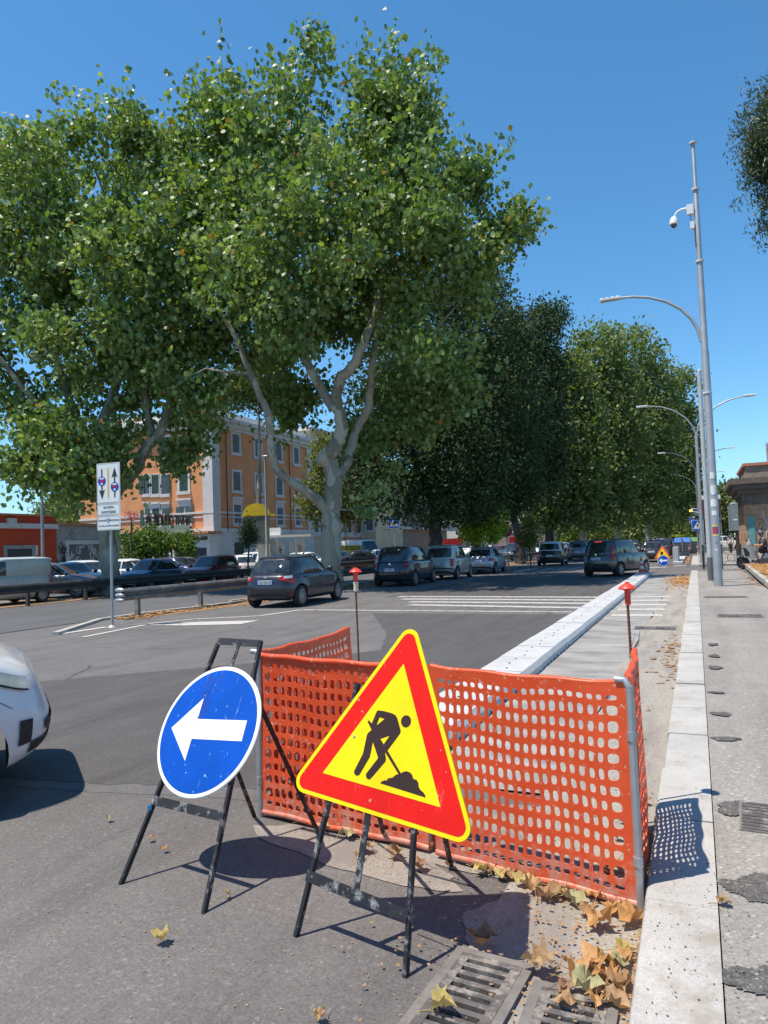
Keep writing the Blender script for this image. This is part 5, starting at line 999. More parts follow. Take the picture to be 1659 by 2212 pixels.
SPECS=dict(
 hatch=dict(L=3.95,W=1.70,H=1.51,top=[(-1.97,.93),(-1.2,.97),(0,.96),(.75,.98),(1.2,.93),(1.7,.80),(1.97,.62)],belt=.95,xf0=1.08,xf1=.30,xr1=-1.45,xr0=-1.86,rw=.60,wr=.31,wx=(1.23,-1.28),st='y'),
 mpv=dict(L=4.15,W=1.78,H=1.66,top=[(-2.07,1.04),(-1.2,1.06),(0,1.04),(.9,1.05),(1.35,1.0),(1.8,.88),(2.07,.66)],belt=1.03,xf0=1.35,xf1=.62,xr1=-1.66,xr0=-1.98,rw=.68,wr=.32,wx=(1.3,-1.31),st='multi'),
 van5=dict(L=3.95,W=1.70,H=1.66,top=[(-1.97,1.02),(0,1.0),(.9,1.02),(1.3,.97),(1.7,.84),(1.97,.62)],belt=1.0,xf0=1.30,xf1=.45,xr1=-1.62,xr0=-1.90,rw=.66,wr=.31,wx=(1.22,-1.28),st='five'),
 coupe=dict(L=3.98,W=1.68,H=1.46,top=[(-1.98,.92),(-1.2,.96),(0,.93),(.75,.95),(1.2,.9),(1.7,.78),(1.98,.6)],belt=.93,xf0=1.0,xf1=.2,xr1=-1.25,xr0=-1.85,rw=.58,wr=.31,wx=(1.25,-1.25),st='multi'),
 small=dict(L=3.57,W=1.63,H=1.49,top=[(-1.78,.90),(-1.1,.96),(0,.95),(.6,.97),(1.0,.94),(1.45,.82),(1.78,.58)],belt=.94,xf0=.98,xf1=.28,xr1=-1.1,xr0=-1.68,rw=.56,wr=.29,wx=(1.13,-1.17),st='multi'),
 panda=dict(L=3.65,W=1.65,H=1.55,top=[(-1.82,.98),(0,.98),(.75,1.0),(1.15,.95),(1.55,.84),(1.82,.62)],belt=.97,xf0=1.08,xf1=.45,xr1=-1.42,xr0=-1.75,rw=.64,wr=.29,wx=(1.12,-1.18),st='steel'),
 suv=dict(L=4.45,W=1.86,H=1.66,top=[(-2.22,1.08),(0,1.06),(.9,1.08),(1.3,1.05),(1.9,.95),(2.22,.7)],belt=1.06,xf0=1.15,xf1=.35,xr1=-1.65,xr0=-2.1,rw=.66,wr=.35,wx=(1.4,-1.32),st='five'),
 near=dict(L=3.95,W=1.72,H=1.51,top=[(-1.97,.93),(-1.2,.97),(0,.96),(.75,1.0),(1.2,.97),(1.6,.90),(1.85,.80),(1.97,.70)],belt=.95,xf0=1.08,xf1=.30,xr1=-1.45,xr0=-1.86,rw=.60,wr=.32,wx=(1.36,-1.28),st='y'),
 wagon=dict(L=4.35,W=1.74,H=1.48,top=[(-2.17,.94),(0,.94),(.8,.96),(1.3,.9),(1.9,.76),(2.17,.6)],belt=.94,xf0=1.1,xf1=.3,xr1=-1.75,xr0=-2.05,rw=.6,wr=.31,wx=(1.3,-1.28),st='multi'),
 panelvan=dict(L=3.90,W=1.72,H=1.74,top=[(-1.95,1.05),(.6,1.05),(1.1,1.03),(1.6,.88),(1.95,.62)],belt=1.04,xf0=1.25,xf1=.62,xr1=-1.88,xr0=-1.94,rw=.78,wr=.30,wx=(1.24,-1.24),st='steel'),
 bigvan=dict(L=5.5,W=2.0,H=2.5,top=[(-2.75,1.25),(1.6,1.25),(2.1,1.15),(2.6,.95),(2.75,.7)],belt=1.24,xf0=2.2,xf1=1.3,xr1=-2.68,xr0=-2.74,rw=.9,wr=.34,wx=(1.9,-1.6),st='steel'))
def car(kind,label,paintm,x,y,head,lod=2,roofm=None,plate=None,taill='std',headl=True,group=None,cat='car',front=True,rear=True,blind=False,z=0,name=None,lights=False,sc=1.0):
    """head: azimuth the car faces, degrees from +Y towards +X"""
    S=SPECS[kind]; L,W_,H_=S['L'],S['W'],S['H']; a=L/2; bw=W_/2; top=S['top']; belt=S['belt']; wr=S['wr']
    rz=math.pi/2-R(head); root=thing(name or ('van' if 'van' in cat else 'parked_car'),label,cat,(x,y,z),rz,group); root.scale=(sc,sc,sc)
    n=96; E=4.2
    th=[2*math.pi*i/n for i in range(n)]
    def sgp(c,p): return math.copysign(abs(c)**p,c)
    def zb(x): return .20+.10*max(0,(abs(x)-a*.8)/(a*.2))**2
    LV=[(0,.12),(.06,.05),(.16,.015),(.35,.0),(.55,-.005),(.62,.004),(.80,.012),(.93,.035),(.985,.065),(1,.085)]
    def inset(v): return interp(LV,v)
    def low(t,v,off=0):
        i=inset(v)-off; ex=2/E; X=(a-i-.10*max(0,v-.5)*(1.2 if math.cos(t)>0 else .7))*sgp(math.cos(t),ex); Y=(bw-i)*sgp(math.sin(t),2/6.5)
        # taper plan towards the ends
        k=1-.075*(abs(X)/a)**3.0; Y*=k; return (X,Y,zb(X)+v*(interp(top,X)-zb(X)))
    b=MB(); vs=[low(t,v) for v,_ in LV for t in th]
    caps=[.93,.80,.6,.35,.12]
    for k in caps:
        for t in th:
            X,Y,Z=low(t,1); vs.append((X*(1-(1-k)*.10),Y*k,interp(top,X*(1-(1-k)*.10))+.035*(1-k*k)))
    R_=len(LV)+len(caps); fs=[(r*n+i,r*n+(i+1)%n,(r+1)*n+(i+1)%n,(r+1)*n+i) for r in range(R_-1) for i in range(n)]
    def closef(o,flip):
        out=[]
        for i in range(n//2): 
            q=(o+i,o+(i+1),o+(n-i-1)%n,o+(n-i)%n)
            q=tuple(dict.fromkeys(q)); 
            if len(q)>2: out.append(q if flip else q[::-1])
        return out
    fs+=closef(0,False)+closef((R_-1)*n,True); b.add(vs,fs)
    me=b.mesh('body',0)
    for m in (paintm,black): me.materials.append(m)
    me=boolcut(me,[(S['wx'][0],wr,wr+.055,2),(S['wx'][1],wr,wr+.055,2)])
    me.shade_smooth(); me.set_sharp_from_angle(angle=R(40)); body=bpy.data.objects.new('body',me); C.objects.link(body); body.parent=root
    # cabin
    ztop_e=H_-.075; xc=lambda v:((S['xf0']+(S['xf1']-S['xf0'])*v**.9)+(S['xr0']+(S['xr1']-S['xr0'])*v**1.3))/2
    def cab(t,v,off=0):
        xf=S['xf0']+(S['xf1']-S['xf0'])*v**.92; xr=S['xr0']+(S['xr1']-S['xr0'])*v**1.35; c_=(xf+xr)/2; h=(xf-xr)/2+off; bb=(bw-.085)*(1-v)+S['rw']*v+.035*math.sin(math.pi*v)+off
        n2=5.0; X=h*sgp(math.cos(t),2/n2); Y=bb*sgp(math.sin(t),2/n2)*(1-.05*(X/h)**2); return (c_+X,Y,belt-.03+(ztop_e-belt+.03)*v)
    b=MB(); nv=8; vs=[cab(t,j/nv) for j in range(nv+1) for t in th]
    for k in (.96,.88,.7,.4,.1):
        for t in th:
            X,Y,Z=cab(t,1); c_=(S['xf1']+S['xr1'])/2; vs.append((c_+(X-c_)*(k*.5+.5) if k<.9 else c_+(X-c_)*(k*.6+.4),Y*k,ztop_e+.075*(1-k**2.4)))
    R_=nv+1+5; fs=[(r*n+i,r*n+(i+1)%n,(r+1)*n+(i+1)%n,(r+1)*n+i) for r in range(R_-1) for i in range(n)]+closef((R_-1)*n,True); b.add(vs,fs); b.build('roof',roofm or paintm,root,50,False)
    def th_at(x,v,side):
        xf=S['xf0']+(S['xf1']-S['xf0'])*v**.92; xr=S['xr0']+(S['xr1']-S['xr0'])*v**1.35; X=max(-.999,min(.999,(x-(xf+xr)/2)/((xf-xr)/2))); t=math.acos(math.copysign(abs(X)**(5/2),X)); return t if side>0 else -t
    def patch(name,fn,nu,nv_,mt,lab=None,par=None):
        b=MB(); b.grid(fn,nu,nv_); o=b.build(name,mt,par or root,60,False); 
        if lab: o['label']=lab
        return o
    v0,v1=.10,.90
    xfv=lambda v:S['xf0']+(S['xf1']-S['xf0'])*v**.92; xrv=lambda v:S['xr0']+(S['xr1']-S['xr0'])*v**1.35
    splits={'panelvan':[(.28,1.0)],'bigvan':[(1.15,2.2)],'small':[(-.25,1),(-1.25,-.33)],'coupe':[(-.45,1),(-1.4,-.53)]}.get(kind) or ([(-.12,1),(-1.02,-.20),(-1.50,-1.10)] if kind in('mpv','wagon','suv') else [(-.10,1),(-1.18,-.18)])
    for side in (1,-1):
        for k,(xa,xb) in enumerate(splits):
            def fn(u_,w_,xa=xa,xb=xb,side=side):
                v=v0+(v1-v0)*w_; x1=min(xfv(v)-.16,xb if k else 9) ; x0=max(xrv(v)+.20,xa)
                if x1<x0: x1=x0+.02
                return cab(th_at(x0+(x1-x0)*u_,v,side),v,.006)
            patch('side_window',fn,10,5,glass_m)
    def wsf(sgn,vv0,vv1,wf):
        def fn(u_,w_):
            v=vv0+(vv1-vv0)*w_; s_=(u_*2-1)*wf; ex=5/2; sn=math.copysign(abs(s_)**ex,s_); t=math.asin(max(-1,min(1,sn))); t=t if sgn>0 else math.pi-t
            return cab(t,v,.007)
        return fn
    patch('windscreen',wsf(1,.07,.93,.90),14,6,glass_m)
    if kind not in('panelvan','bigvan'): patch('rear_window',wsf(-1,.16,.86,.86),14,6,glass_m)
    # lamps
    if kind in('small',):
        for s_ in (1,-1): patch('headlight',lambda u_,w_,s_=s_:low(s_*(.42+.62*u_*.5+.1),.70+.2*w_,.012),6,4,lampglass)
    elif headl:
        for s_ in (1,-1): patch('headlight',lambda u_,w_,s_=s_:low(s_*(.30+.62*u_),.66+.20*w_*(1-.3*u_)+.05*u_,.012),8,4,lampglass)
    rl=math.pi
    if rear:
        for s_ in (1,-1):
            if taill=='std': patch('taillight',lambda u_,w_,s_=s_:low(rl-s_*(.34+.62*u_),.66+(.24)*w_,.014),8,4,redlens)
            elif taill=='split':
                patch('taillight',lambda u_,w_,s_=s_:low(rl-s_*(.16+.70*u_),.80-.17*u_+(.14+.12*u_)*w_,.014),10,4,redlens); patch('reversing_light',lambda u_,w_,s_=s_:low(rl-s_*(.34+.44*u_),.86+.10*w_,.018),6,2,lampglass)
            elif taill=='round':
                c0=low(rl-s_*.52,.80,.0); b=MB(); b.ell((c0[0]-.0,c0[1],c0[2]),(.05,.12,.085),8); b.build('taillight',redlens,root,60,False); c0=low(rl-s_*.50,.40,.0); b=MB(); b.ell((c0[0],c0[1],c0[2]),(.04,.06,.05),8); b.build('fog_light',redlens,root,60,False)
            elif taill=='tall':
                patch('taillight',lambda u_,w_,s_=s_:(low(rl-s_*(.46+.40*u_),.52+.44*w_,.014)),5,6,redlens)
            elif taill=='pillar':
                patch('taillight',lambda u_,w_,s_=s_:(low(rl-s_*(.52+.30*u_),.62+.36*w_,.014)),5,5,redlens); patch('pillar_light',lambda u_,w_,s_=s_:cab(rl-s_*(.66+.16*u_),.0+.62*w_,.012),4,6,redlens)
        zp=.78 if kind in('panelvan',) else {'hatch':.74,'mpv':.70,'van5':.80}.get(kind,.72)
        xb=min(low(rl,(zp-.25)/(interp(top,-a)-.25))[0],-a+.06)-.02
        b=MB(); b.box((xb,0,zp),(.012,.52,.115)); pl=b.build('licence_plate',plate_w,root,0,False); b=MB(); 
        for s_ in (-1,1): b.box((xb-.001,s_*.24,zp),(.014,.04,.112)); 
        b.build('blue_band',plate_b,pl,0,False)
        if plate: 
            M=LM(root)@frame(Vector((xb-.008,0,zp)),(0,-1,0),(0,0,1)); text('lettering',plate,.40,.075,black,M,pl,.002,.003)
        patch('bumper_trim',lambda u_,w_:low(rl-.75+1.5*u_,.08+.10*w_,.008),16,3,black); patch('boot_seam',lambda u_,w_:low(rl-.55+1.1*u_,.385+.012*w_,.004),14,1,black)
    if front:
        patch('grille',lambda u_,w_:low(-.30+.6*u_,.30+.16*w_,.010),12,3,black); patch('lower_grille',lambda u_,w_:low(-.5+1.0*u_,.10+.12*w_,.010),12,3,black)
        if kind!='near': b=MB(); b.box((a+.0,0,.42),(.02,.50,.11)); b.build('front_plate',plate_w,root,0,False)
    # seams, handles, mirrors, sills
    def side_t(x,v,side):
        X=max(-1,min(1,x/(a-inset(v)-.10*max(0,v-.5)))); t=math.acos(math.copysign(abs(X)**(E/2),X)); return side*t
    if lod>1:
        b=MB()
        seams=[.92,-.15,-1.0] if kind not in('small','coupe','panelvan') else [.88,-.35]
        for side in (1,-1):
            for xs in seams:
                if abs(xs-S['wx'][1])<.3: continue
                b.grid(lambda u_,w_:low(side_t(xs+.008*u_,.14+.8*w_,side),.14+.8*w_,.004),1,8)
        b.build('door_seam',black,root,0,False)
    for side in (1,-1):
        for xs in ([.02,-.98] if kind not in('small','coupe','panelvan','bigvan') else [-.18]):
            p_=low(side_t(xs,.84,side),.84,.012); b=MB(); b.box(p_,(.17,.03,.03)); b.build('door_handle',paintm if lod>1 else black,root,0,False)
        p_=cab(th_at(xfv(.12)-.12,.12,side),.12,.0); b=MB(); b.ell((p_[0],p_[1]+side*.13,p_[2]+.05),(.07,.11,.08),8); b.bar(p_,(p_[0],p_[1]+side*.12,p_[2]+.03),.03); b.build('wing_mirror',paintm,root,60,False)
        if lod>1: patch('sill_trim',lambda u_,w_,side=side:low(side_t(-.8+1.6*u_,.02+.06*w_,side),.02+.06*w_,.006),10,1,black)
    if lod>1: 
        b=MB(); b.tube([(S['xr1']+.15,0,H_-.02),(S['xr1']-.15,0,H_+.16)],.006,5); b.build('antenna',black,root,0,False)
        b=MB(); b.grid(lambda u_,w_:cab(math.pi-.8+1.6*u_,.935+.03*w_,.02 +.03*w_),8,1); b.build('spoiler',paintm,root,60,False)
    ty,ri=wheel_parts(wr,.20,S['st'])
    for xw in S['wx']:
        for side in (1,-1):
            w_=bpy.data.objects.new('wheel',ty); C.objects.link(w_); w_.parent=root; w_.location=(xw,side*(bw-.115),wr); w_.rotation_euler=(R(-90) if side>0 else R(90),0,0)
            q=bpy.data.objects.new('rim',ri); C.objects.link(q); q.parent=w_
    return root,low,cab,patch,side_t
P_anth=paint('anthracite_paint',(.028,.03,.042),.25,.35); P_night=paint('dark_blue_paint',(.012,.014,.03),.2,.2); P_beige=paint('beige_metal_paint',(.42,.39,.34),.32,.5); P_silver=paint('silver_blue_paint',(.36,.40,.47),.3,.5); P_black=paint('black_paint',(.012,.012,.014),.2,0,1,.2); P_white=paint('white_car_paint',(.70,.70,.70),.3,0,.8,.12); P_red=paint('dark_red_paint',(.17,.012,.018),.22,.2); P_blue=paint('blue_car_paint',(.03,.045,.10),.25,.3); P_gry=paint('grey_car_paint',(.20,.20,.22),.3,.5); P_van=paint('cream_van_paint',(.46,.47,.42),.4,0,.5,.25)
K='cars in the parking row beside the median'
def yaw_pt(p): return p.x,p.y
# right-hand parking row, seen from behind
r,low,cab,patch,st_=car('hatch','dark blue grey hatchback with red and clear tail lights, nearest of the parked row',P_anth,-11.35,19.1,-3,2,None,'GB 036VE','split',True,K)
b=MB(); b.lathe([(.055,0),(.05,.008)],20,0,Matrix.Translation((-1.93,0,.89))@Matrix.Rotation(R(-90),4,'Y')@Matrix.Diagonal((.75,1,1,1))); b.build('badge',chrome,r,30,False)
for s_ in (1,-1): patch('rear_reflector',lambda u_,w_,s_=s_:low(math.pi-s_*(.62+.06*u_),.18+.14*w_,.015),2,2,redlens); patch('bumper_vent',lambda u_,w_,s_=s_:low(math.pi-s_*(.42+.17*u_),.20+.10*w_,.012),3,2,black)
r,low,cab,patch,st_=car('mpv','tall rounded dark car with round tail lights, second of the parked row',P_night,-11.55,28.6,-3,2,P_black,'FC 060KT','round',True,K)
b=MB(); b.lathe([(.05,0),(.045,.01)],20,0,Matrix.Translation((-2.03,0,.93))@Matrix.Rotation(R(-90),4,'Y')); b.build('badge',chrome,r,30,False)
patch('chrome_strip',lambda u_,w_:low(math.pi-.40+.8*u_,.31+.014*w_,.012),12,1,chrome)
r,low,cab,patch,st_=car('van5','beige compact car with tall red tail lights, third of the parked row',P_beige,-11.2,33.3,-3,2,None,'CA 571LJ','tall',True,K)
patch('bumper_strip',lambda u_,w_:low(math.pi-.8+1.6*u_,.33+.07*w_,.010),16,1,black)
car('coupe','silver blue three door hatchback, front one of the nearest parked row',P_silver,-10.95,39.3,-3,2,None,None,'std',True,K)
r,*_=car('mpv','rounded black car with cream white roof behind the staked young tree',P_black,-9.2,50.2,-4,1,P_white,None,'round',True,'cars parked beyond the far crossing')
car('suv','grey estate car with roof rails parked beyond the white roofed car',P_gry,-9.0,61.5,-4,1,None,None,'std',True,'cars parked beyond the far crossing')
car('suv','lighter grey car partly hidden behind the grey estate car',P_silver,-9.0,68,-4,1,None,None,'std',True,'cars parked beyond the far crossing')
car('hatch','white car showing its corner behind the grey cars, beside the turning car',P_white,-9.1,74.5,-4,1,None,None,'std',True,'cars parked beyond the far crossing')
# turning black car
r,low,cab,patch,st_=car('van5','black small car with brake lights on, driving past the cone',P_black,-3.35,34.1,21,2,None,'FB 481AY','pillar',True,None,name='moving_car')
b=MB(); b.lathe([(.05,0),(.045,.01)],20,0,Matrix.Translation((-1.95,0,.98))@Matrix.Rotation(R(-90),4,'Y')); b.build('badge',chrome,r,30,False)
p_=cab(math.pi,.93,.02); b=MB(); b.box((p_[0]-.01,0,p_[2]),(.02,.32,.025)); b.build('brake_light',emit('brake_glow',(.9,.05,.03),.9),r,0,False)
# queue further on
for i,(px,D_,kind,pm_,lab) in enumerate([(1408,50,'wagon',P_black,'black estate car waiting just beyond the turning car'),(1424,58,'van5',P_gry,'grey car waiting between the black estate and the far triangle'),(1437,68,'mpv',P_black,'black car with red lights in the queue above the far triangle sign'),(1449,82,'hatch',P_anth,'dark car at the far end of the queue')]):
    q=A(px,1190,D_); car(kind,lab,pm_,q.x,q.y,-2,1,None,None,'std',True,'cars queuing in the lane ahead',name='moving_car')
# far parking lot and cross traffic
lot='cars in the lot across the bus lane'
def at_px(px,D_): q=A(px,1190,D_); return q.x,q.y
def cp(kind,px,D_,head,pm_,lab,**k): x,y=at_px(px,D_); return car(kind,lab,pm_,x,y,head,k.pop('lod',1),group=k.pop('group',lot),**k)
cp('panelvan',-4,26.3,181,P_van,'cream panel van cut by the left edge behind the far guard rail',cat='van',lod=2,taill='pillar')
cp('wagon',108,30,60,P_gry,'grey car with dark red tail light squeezed behind the cream van')
cp('coupe',158,34,108,P_black,'small black car with pale headlights left of the trunk')
cp('hatch',190,38,100,P_white,'white hatchback behind the small black car')
cp('hatch',283,39,80,P_white,'white car half hidden behind the trunk and the blue car')
cp('small',325,33.5,172,P_blue,'little rounded blue car facing the camera side, right of the trunk',lod=2)
cp('hatch',383,44,95,P_blue,'blue car roof showing above the little rounded blue car')
cp('wagon',402,47,90,P_gry,'grey car nose between the blue car and the dark red car')
cp('panda',458,36.5,176,P_red,'boxy dark red car behind the far guard rail',lod=2)
cp('small',512,46,-60,P_white,'small white car right behind the dark red car')
cp('suv',545,49,-70,P_white,'bigger white car seen behind the sapling')
cp('hatch',668,55,80,P_white,'white car roof just left of the pale trunk')
cp('small',765,54,232,P_night,'small dark car with bright rims parked right of the pale trunk',lod=2)
cp('hatch',735,60,100,P_silver,'silver car nose beside the pale trunk behind the small dark car')
cp('hatch',838,64,60,P_silver,'pale car behind the rounded dark car of the parked row')
r,low,cab,patch,st_=cp('bigvan',782,70,118,P_white,'tall white van with yellow and black lettered panel',cat='van',group=None)
Mv=LM(r); b=MB(); b.box((-.6,-1.01,1.5),(3.4,.04,.95)); pn=b.build('panel',pm('yellow_panel',(.85,.62,.02),.5),r,0,False); b=MB(); b.box((-.6,-1.035,1.72),(3.3,.03,.42)); b.build('dark_band',black,pn,0,False)
text('lettering','FLEET ASSISTANCE',3.1,.30,pm('yellow_print',(.85,.65,.02),.5),Mv@frame(Vector((-.6,-1.055,1.72)),(1,0,0),(0,0,1)),pn,.006); text('small_lettering','24h SERVICE',2.2,.18,black,Mv@frame(Vector((-.6,-1.035,1.3)),(1,0,0),(0,0,1)),pn,.006)
cp('bigvan',1030,72,-160,P_white,'white box van between dark trunks above the silver hatchback',cat='van',group=None)
cp('hatch',1075,66,200,P_red,'dark red hatchback in traffic left of the no stopping sign'); cp('hatch',1052,68,190,P_white,'white car nose beside the dark red hatchback'); cp('suv',1112,64,195,P_anth,'dark blue car in traffic right of the no stopping sign'); cp('hatch',1135,70,180,P_white,'white car behind the no stopping sign post'); cp('small',855,52,200,P_black,'dark car between the rounded dark car and the beige car')
for i in range(9): cp('hatch',1165+i*26,88+i*9,185,[P_white,P_anth,P_silver,P_black,P_red][i%5],['pale','dark','silver','black','wine red','light','charcoal','greyish','deep coloured'][i]+' car far away under the tree row, '+['first','second','third','fourth','fifth','sixth','seventh','eighth','ninth'][i]+' from the left',group='distant cars under the trees')
cp('suv',1565,80,90,P_white,'white car crossing the side street beyond the railing',group=None); cp('hatch',1582,95,90,P_black,'black car crossing behind the covered traffic light',group=None)
# white car entering at the left edge
hv=Vector((math.sin(R(38)),math.cos(R(38)),0)); q=A(96,1190,4.9); q=Vector((q.x,q.y,0))-hv*2.10+Vector((-hv.y,hv.x,0))*.62
r,low,cab,patch,st_=car('near','white car entering the picture at the left edge',P_white,q.x,q.y,38,2,None,None,'std',False,None,rear=False,name='moving_car',sc=1.08)
hd,_t2,_p2=new_mat('aged_headlight'); _v=coord(_t2); _t2.links.new(ramp(_t2,noise(_t2,_v,6,3),[(.35,(.55,.50,.36)),(.65,(.75,.70,.55))]),_p2.inputs['Base Color']); _p2.inputs['Roughness'].default_value=.12
for s_ in (1,-1):
    patch('headlight',lambda u_,w_,s_=s_:low(s_*(.40+.85*u_),.80+.13*w_*(1-.4*u_)+.03*u_,.014),14,4,hd); patch('lamp_cavity',lambda u_,w_,s_=s_:low(s_*(.46+.55*u_),.785+.02*w_+.03*u_,.016),10,2,black)
    patch('fog_recess',lambda u_,w_,s_=s_:low(s_*(.50+.13*u_),.22+.26*w_,.010),5,5,black)
    patch('arch_seam',lambda u_,w_,s_=s_:low(s_*(.66+.30*u_),.60+.18*u_+.008*w_,.005),8,1,black)
# ================================================================ STREET FURNITURE
def lathe_pole(b,x,y,segs,n=20,lean=(0,0)):
    b.lathe([(r_,z_) for r_,z_ in segs],n,0,Matrix.Translation((x,y,0)))
# main lamp post with camera
PX,PY=.55,23.4; sp=thing('street_lamp','tall grey lamp post with a dome camera and a curved arm over the road','street lamp',(PX,PY,0))
b=MB(); Hh=13.66; lathe_pole(b,PX,PY,[(.125,.11),(.120,3.4),(.118,3.41),(.108,7.2),(.095,7.25),(.085,10.0),(.078,10.05),(.07,12.2),(.055,12.25),(.052,Hh),(.045,Hh+.03),(.01,Hh+.05)]); b.build('pole',polegrey,sp,30)
b=MB()
for z in (5.9,9.95,12.2,Hh): b.lathe([(.10-.0035*z+.055,z),(.10-.0035*z+.055,z+.05)],20,0,Matrix.Translation((PX,PY,0)))
b.build('collar',pm('collar_white',(.6,.6,.6),.5),sp,30)
tipz=9.35; arm=[(PX-.08,PY,7.5),(PX-.16,PY,7.9),(PX-.32,PY,8.25),(PX-.6,PY,8.6),(PX-1.0,PY,8.9),(PX-1.5,PY,9.12),(PX-1.95,PY,9.22),(PX-2.3,PY,9.25)]
b=MB(); b.tube(arm,[.055,.052,.05,.047,.045,.042,.04,.036],12); b.build('arm',polegrey,sp,60)
def lamphead(p,dx,par,M=None):
    b=MB(); b.box((p[0]+dx*.33,p[1],p[2]+.0),(.66,.26,.05)); 
    for k in range(4): b.ell((p[0]+dx*(.12+.16*k),p[1],p[2]+.045),(.085,.10,.04),6)
    h=b.build('lamp_head',pm('lamp_white',(.62,.63,.64),.4),par,30); b=MB(); b.box((p[0]+dx*.35,p[1],p[2]-.03),(.5,.2,.012)); b.build('lens',lampglass,h,0); return h
lamphead(arm[-1],-1,sp)
b=MB(); zc=11.62; b.box((PX-.19,PY,zc),(.19,.18,.30)); b.box((PX-.06,PY,zc),(.10,.10,.08)); b.build('control_box',white_p,sp,20); b=MB(); b.box((PX-.15,PY-.02,zc-.50),(.12,.12,.22)); b.bar((PX-.1,PY,zc-.48),(PX,PY,zc-.48),.03); b.build('junction_box',white_p,sp,20)
b=MB(); b.tube([(PX-.27,PY,zc+.06),(PX-.42,PY,zc+.07),(PX-.56,PY,zc+.01),(PX-.64,PY,zc-.12)],[.04,.034,.03,.03],10); b.build('camera_arm',white_p,sp,60)
b=MB(); b.lathe([(.02,-.10),(.07,-.13),(.11,-.20),(.125,-.28),(.13,-.34),(.10,-.36)],20,0,Matrix.Translation((PX-.66,PY,zc))); cm_=b.build('dome_camera',white_p,sp,60); b=MB(); b.ell((PX-.66,PY,zc-.35),(.095,.095,.12),8); b.build('dome_glass',glass_m,cm_,60)
b=MB(); b.tube([(PX-.18,PY,zc-.15),(PX-.175,PY+.02,zc-.28),(PX-.15,PY,zc-.4)],.01,5); b.tube([(PX-.09,PY-.05,zc-.5),(PX-.085,PY-.06,zc-1.2)],.012,5); b.build('cable',black,sp)
for z,w_,h_,c_ in ((3.42,.13,.20,'w'),(3.0,.15,.26,'w'),(2.6,.19,.22,'w'),(2.3,.15,.14,'w'),(1.92,.16,.05,'y'),(1.78,.16,.20,'b'),(1.64,.16,.05,'y'),(2.9,.08,.12,'w'),(1.2,.05,.07,'w')):
    mt={'w':pm('sticker_white',(.66,.66,.63),.7,0,.12,20),'y':pm('sticker_yellow',(.7,.52,.05),.6),'b':pm('sticker_blue_red',(.06,.05,.30),.6,0,.3,30,dirt=(.5,.04,.06),dlev=(.45,.5),ds=20)}[c_]
    b=MB(); rr_=.1275; b.grid(lambda u_,v_:(PX+rr_*math.sin((u_-.5)*w_/rr_-.05),PY-rr_*math.cos((u_-.5)*w_/rr_-.05),z+(v_-.5)*h_),8,1); b.build('sticker',mt,sp,60)
b=MB(); b.box((PX,PY-.125,1.5),(.07,.012,.16)); b.build('inspection_hatch',polegrey,sp,20)
p2=thing('plain_post','slimmer light grey post with a dark foot right behind the camera lamp post','post',(.42,26.5,0)); b=MB(); b.lathe([(.085,.9),(.075,7.3),(.02,7.35)],16,0,Matrix.Translation((.40,26.5,0))); b.build('pole',pm('lightgrey_pole',(.48,.49,.49),.5,.2,.1),p2,30); b=MB(); b.lathe([(.10,.11),(.095,.9)],16,0,Matrix.Translation((.40,26.5,0))); b.build('dark_foot',pm('foot_grey',(.12,.12,.12),.6),p2,30)
# double armed lamps
def dlamp(x,y,label,col):
    r=thing('street_lamp',label,'street lamp',(x,y,0),0,'double armed lamps along the pavement'); b=MB(); b.lathe([(.10,.1),(.085,7.4),(.06,7.5)],14,0,Matrix.Translation((x,y,0))); b.build('pole',col,r,30)
    for s_ in (1,-1):
        pts=[(x+s_*.0,y,7.4),(x+s_*.15,y,7.95),(x+s_*.5,y,8.5),(x+s_*1.1,y,9.0),(x+s_*1.8,y,9.3),(x+s_*2.5,y,9.42)]; b=MB(); b.tube(pts,[.055,.05,.047,.045,.04,.035],8); b.build('arm',col,r,60); lamphead(pts[-1],s_,r)
dlamp(.33,44.5,'nearest double armed street lamp',polegrey); dlamp(.35,70,'second double armed street lamp, darker',pm('dark_pole',(.12,.13,.15),.5)); dlamp(.4,95,'third double armed street lamp',polegrey); dlamp(.4,121,'farthest double armed street lamp',polegrey)
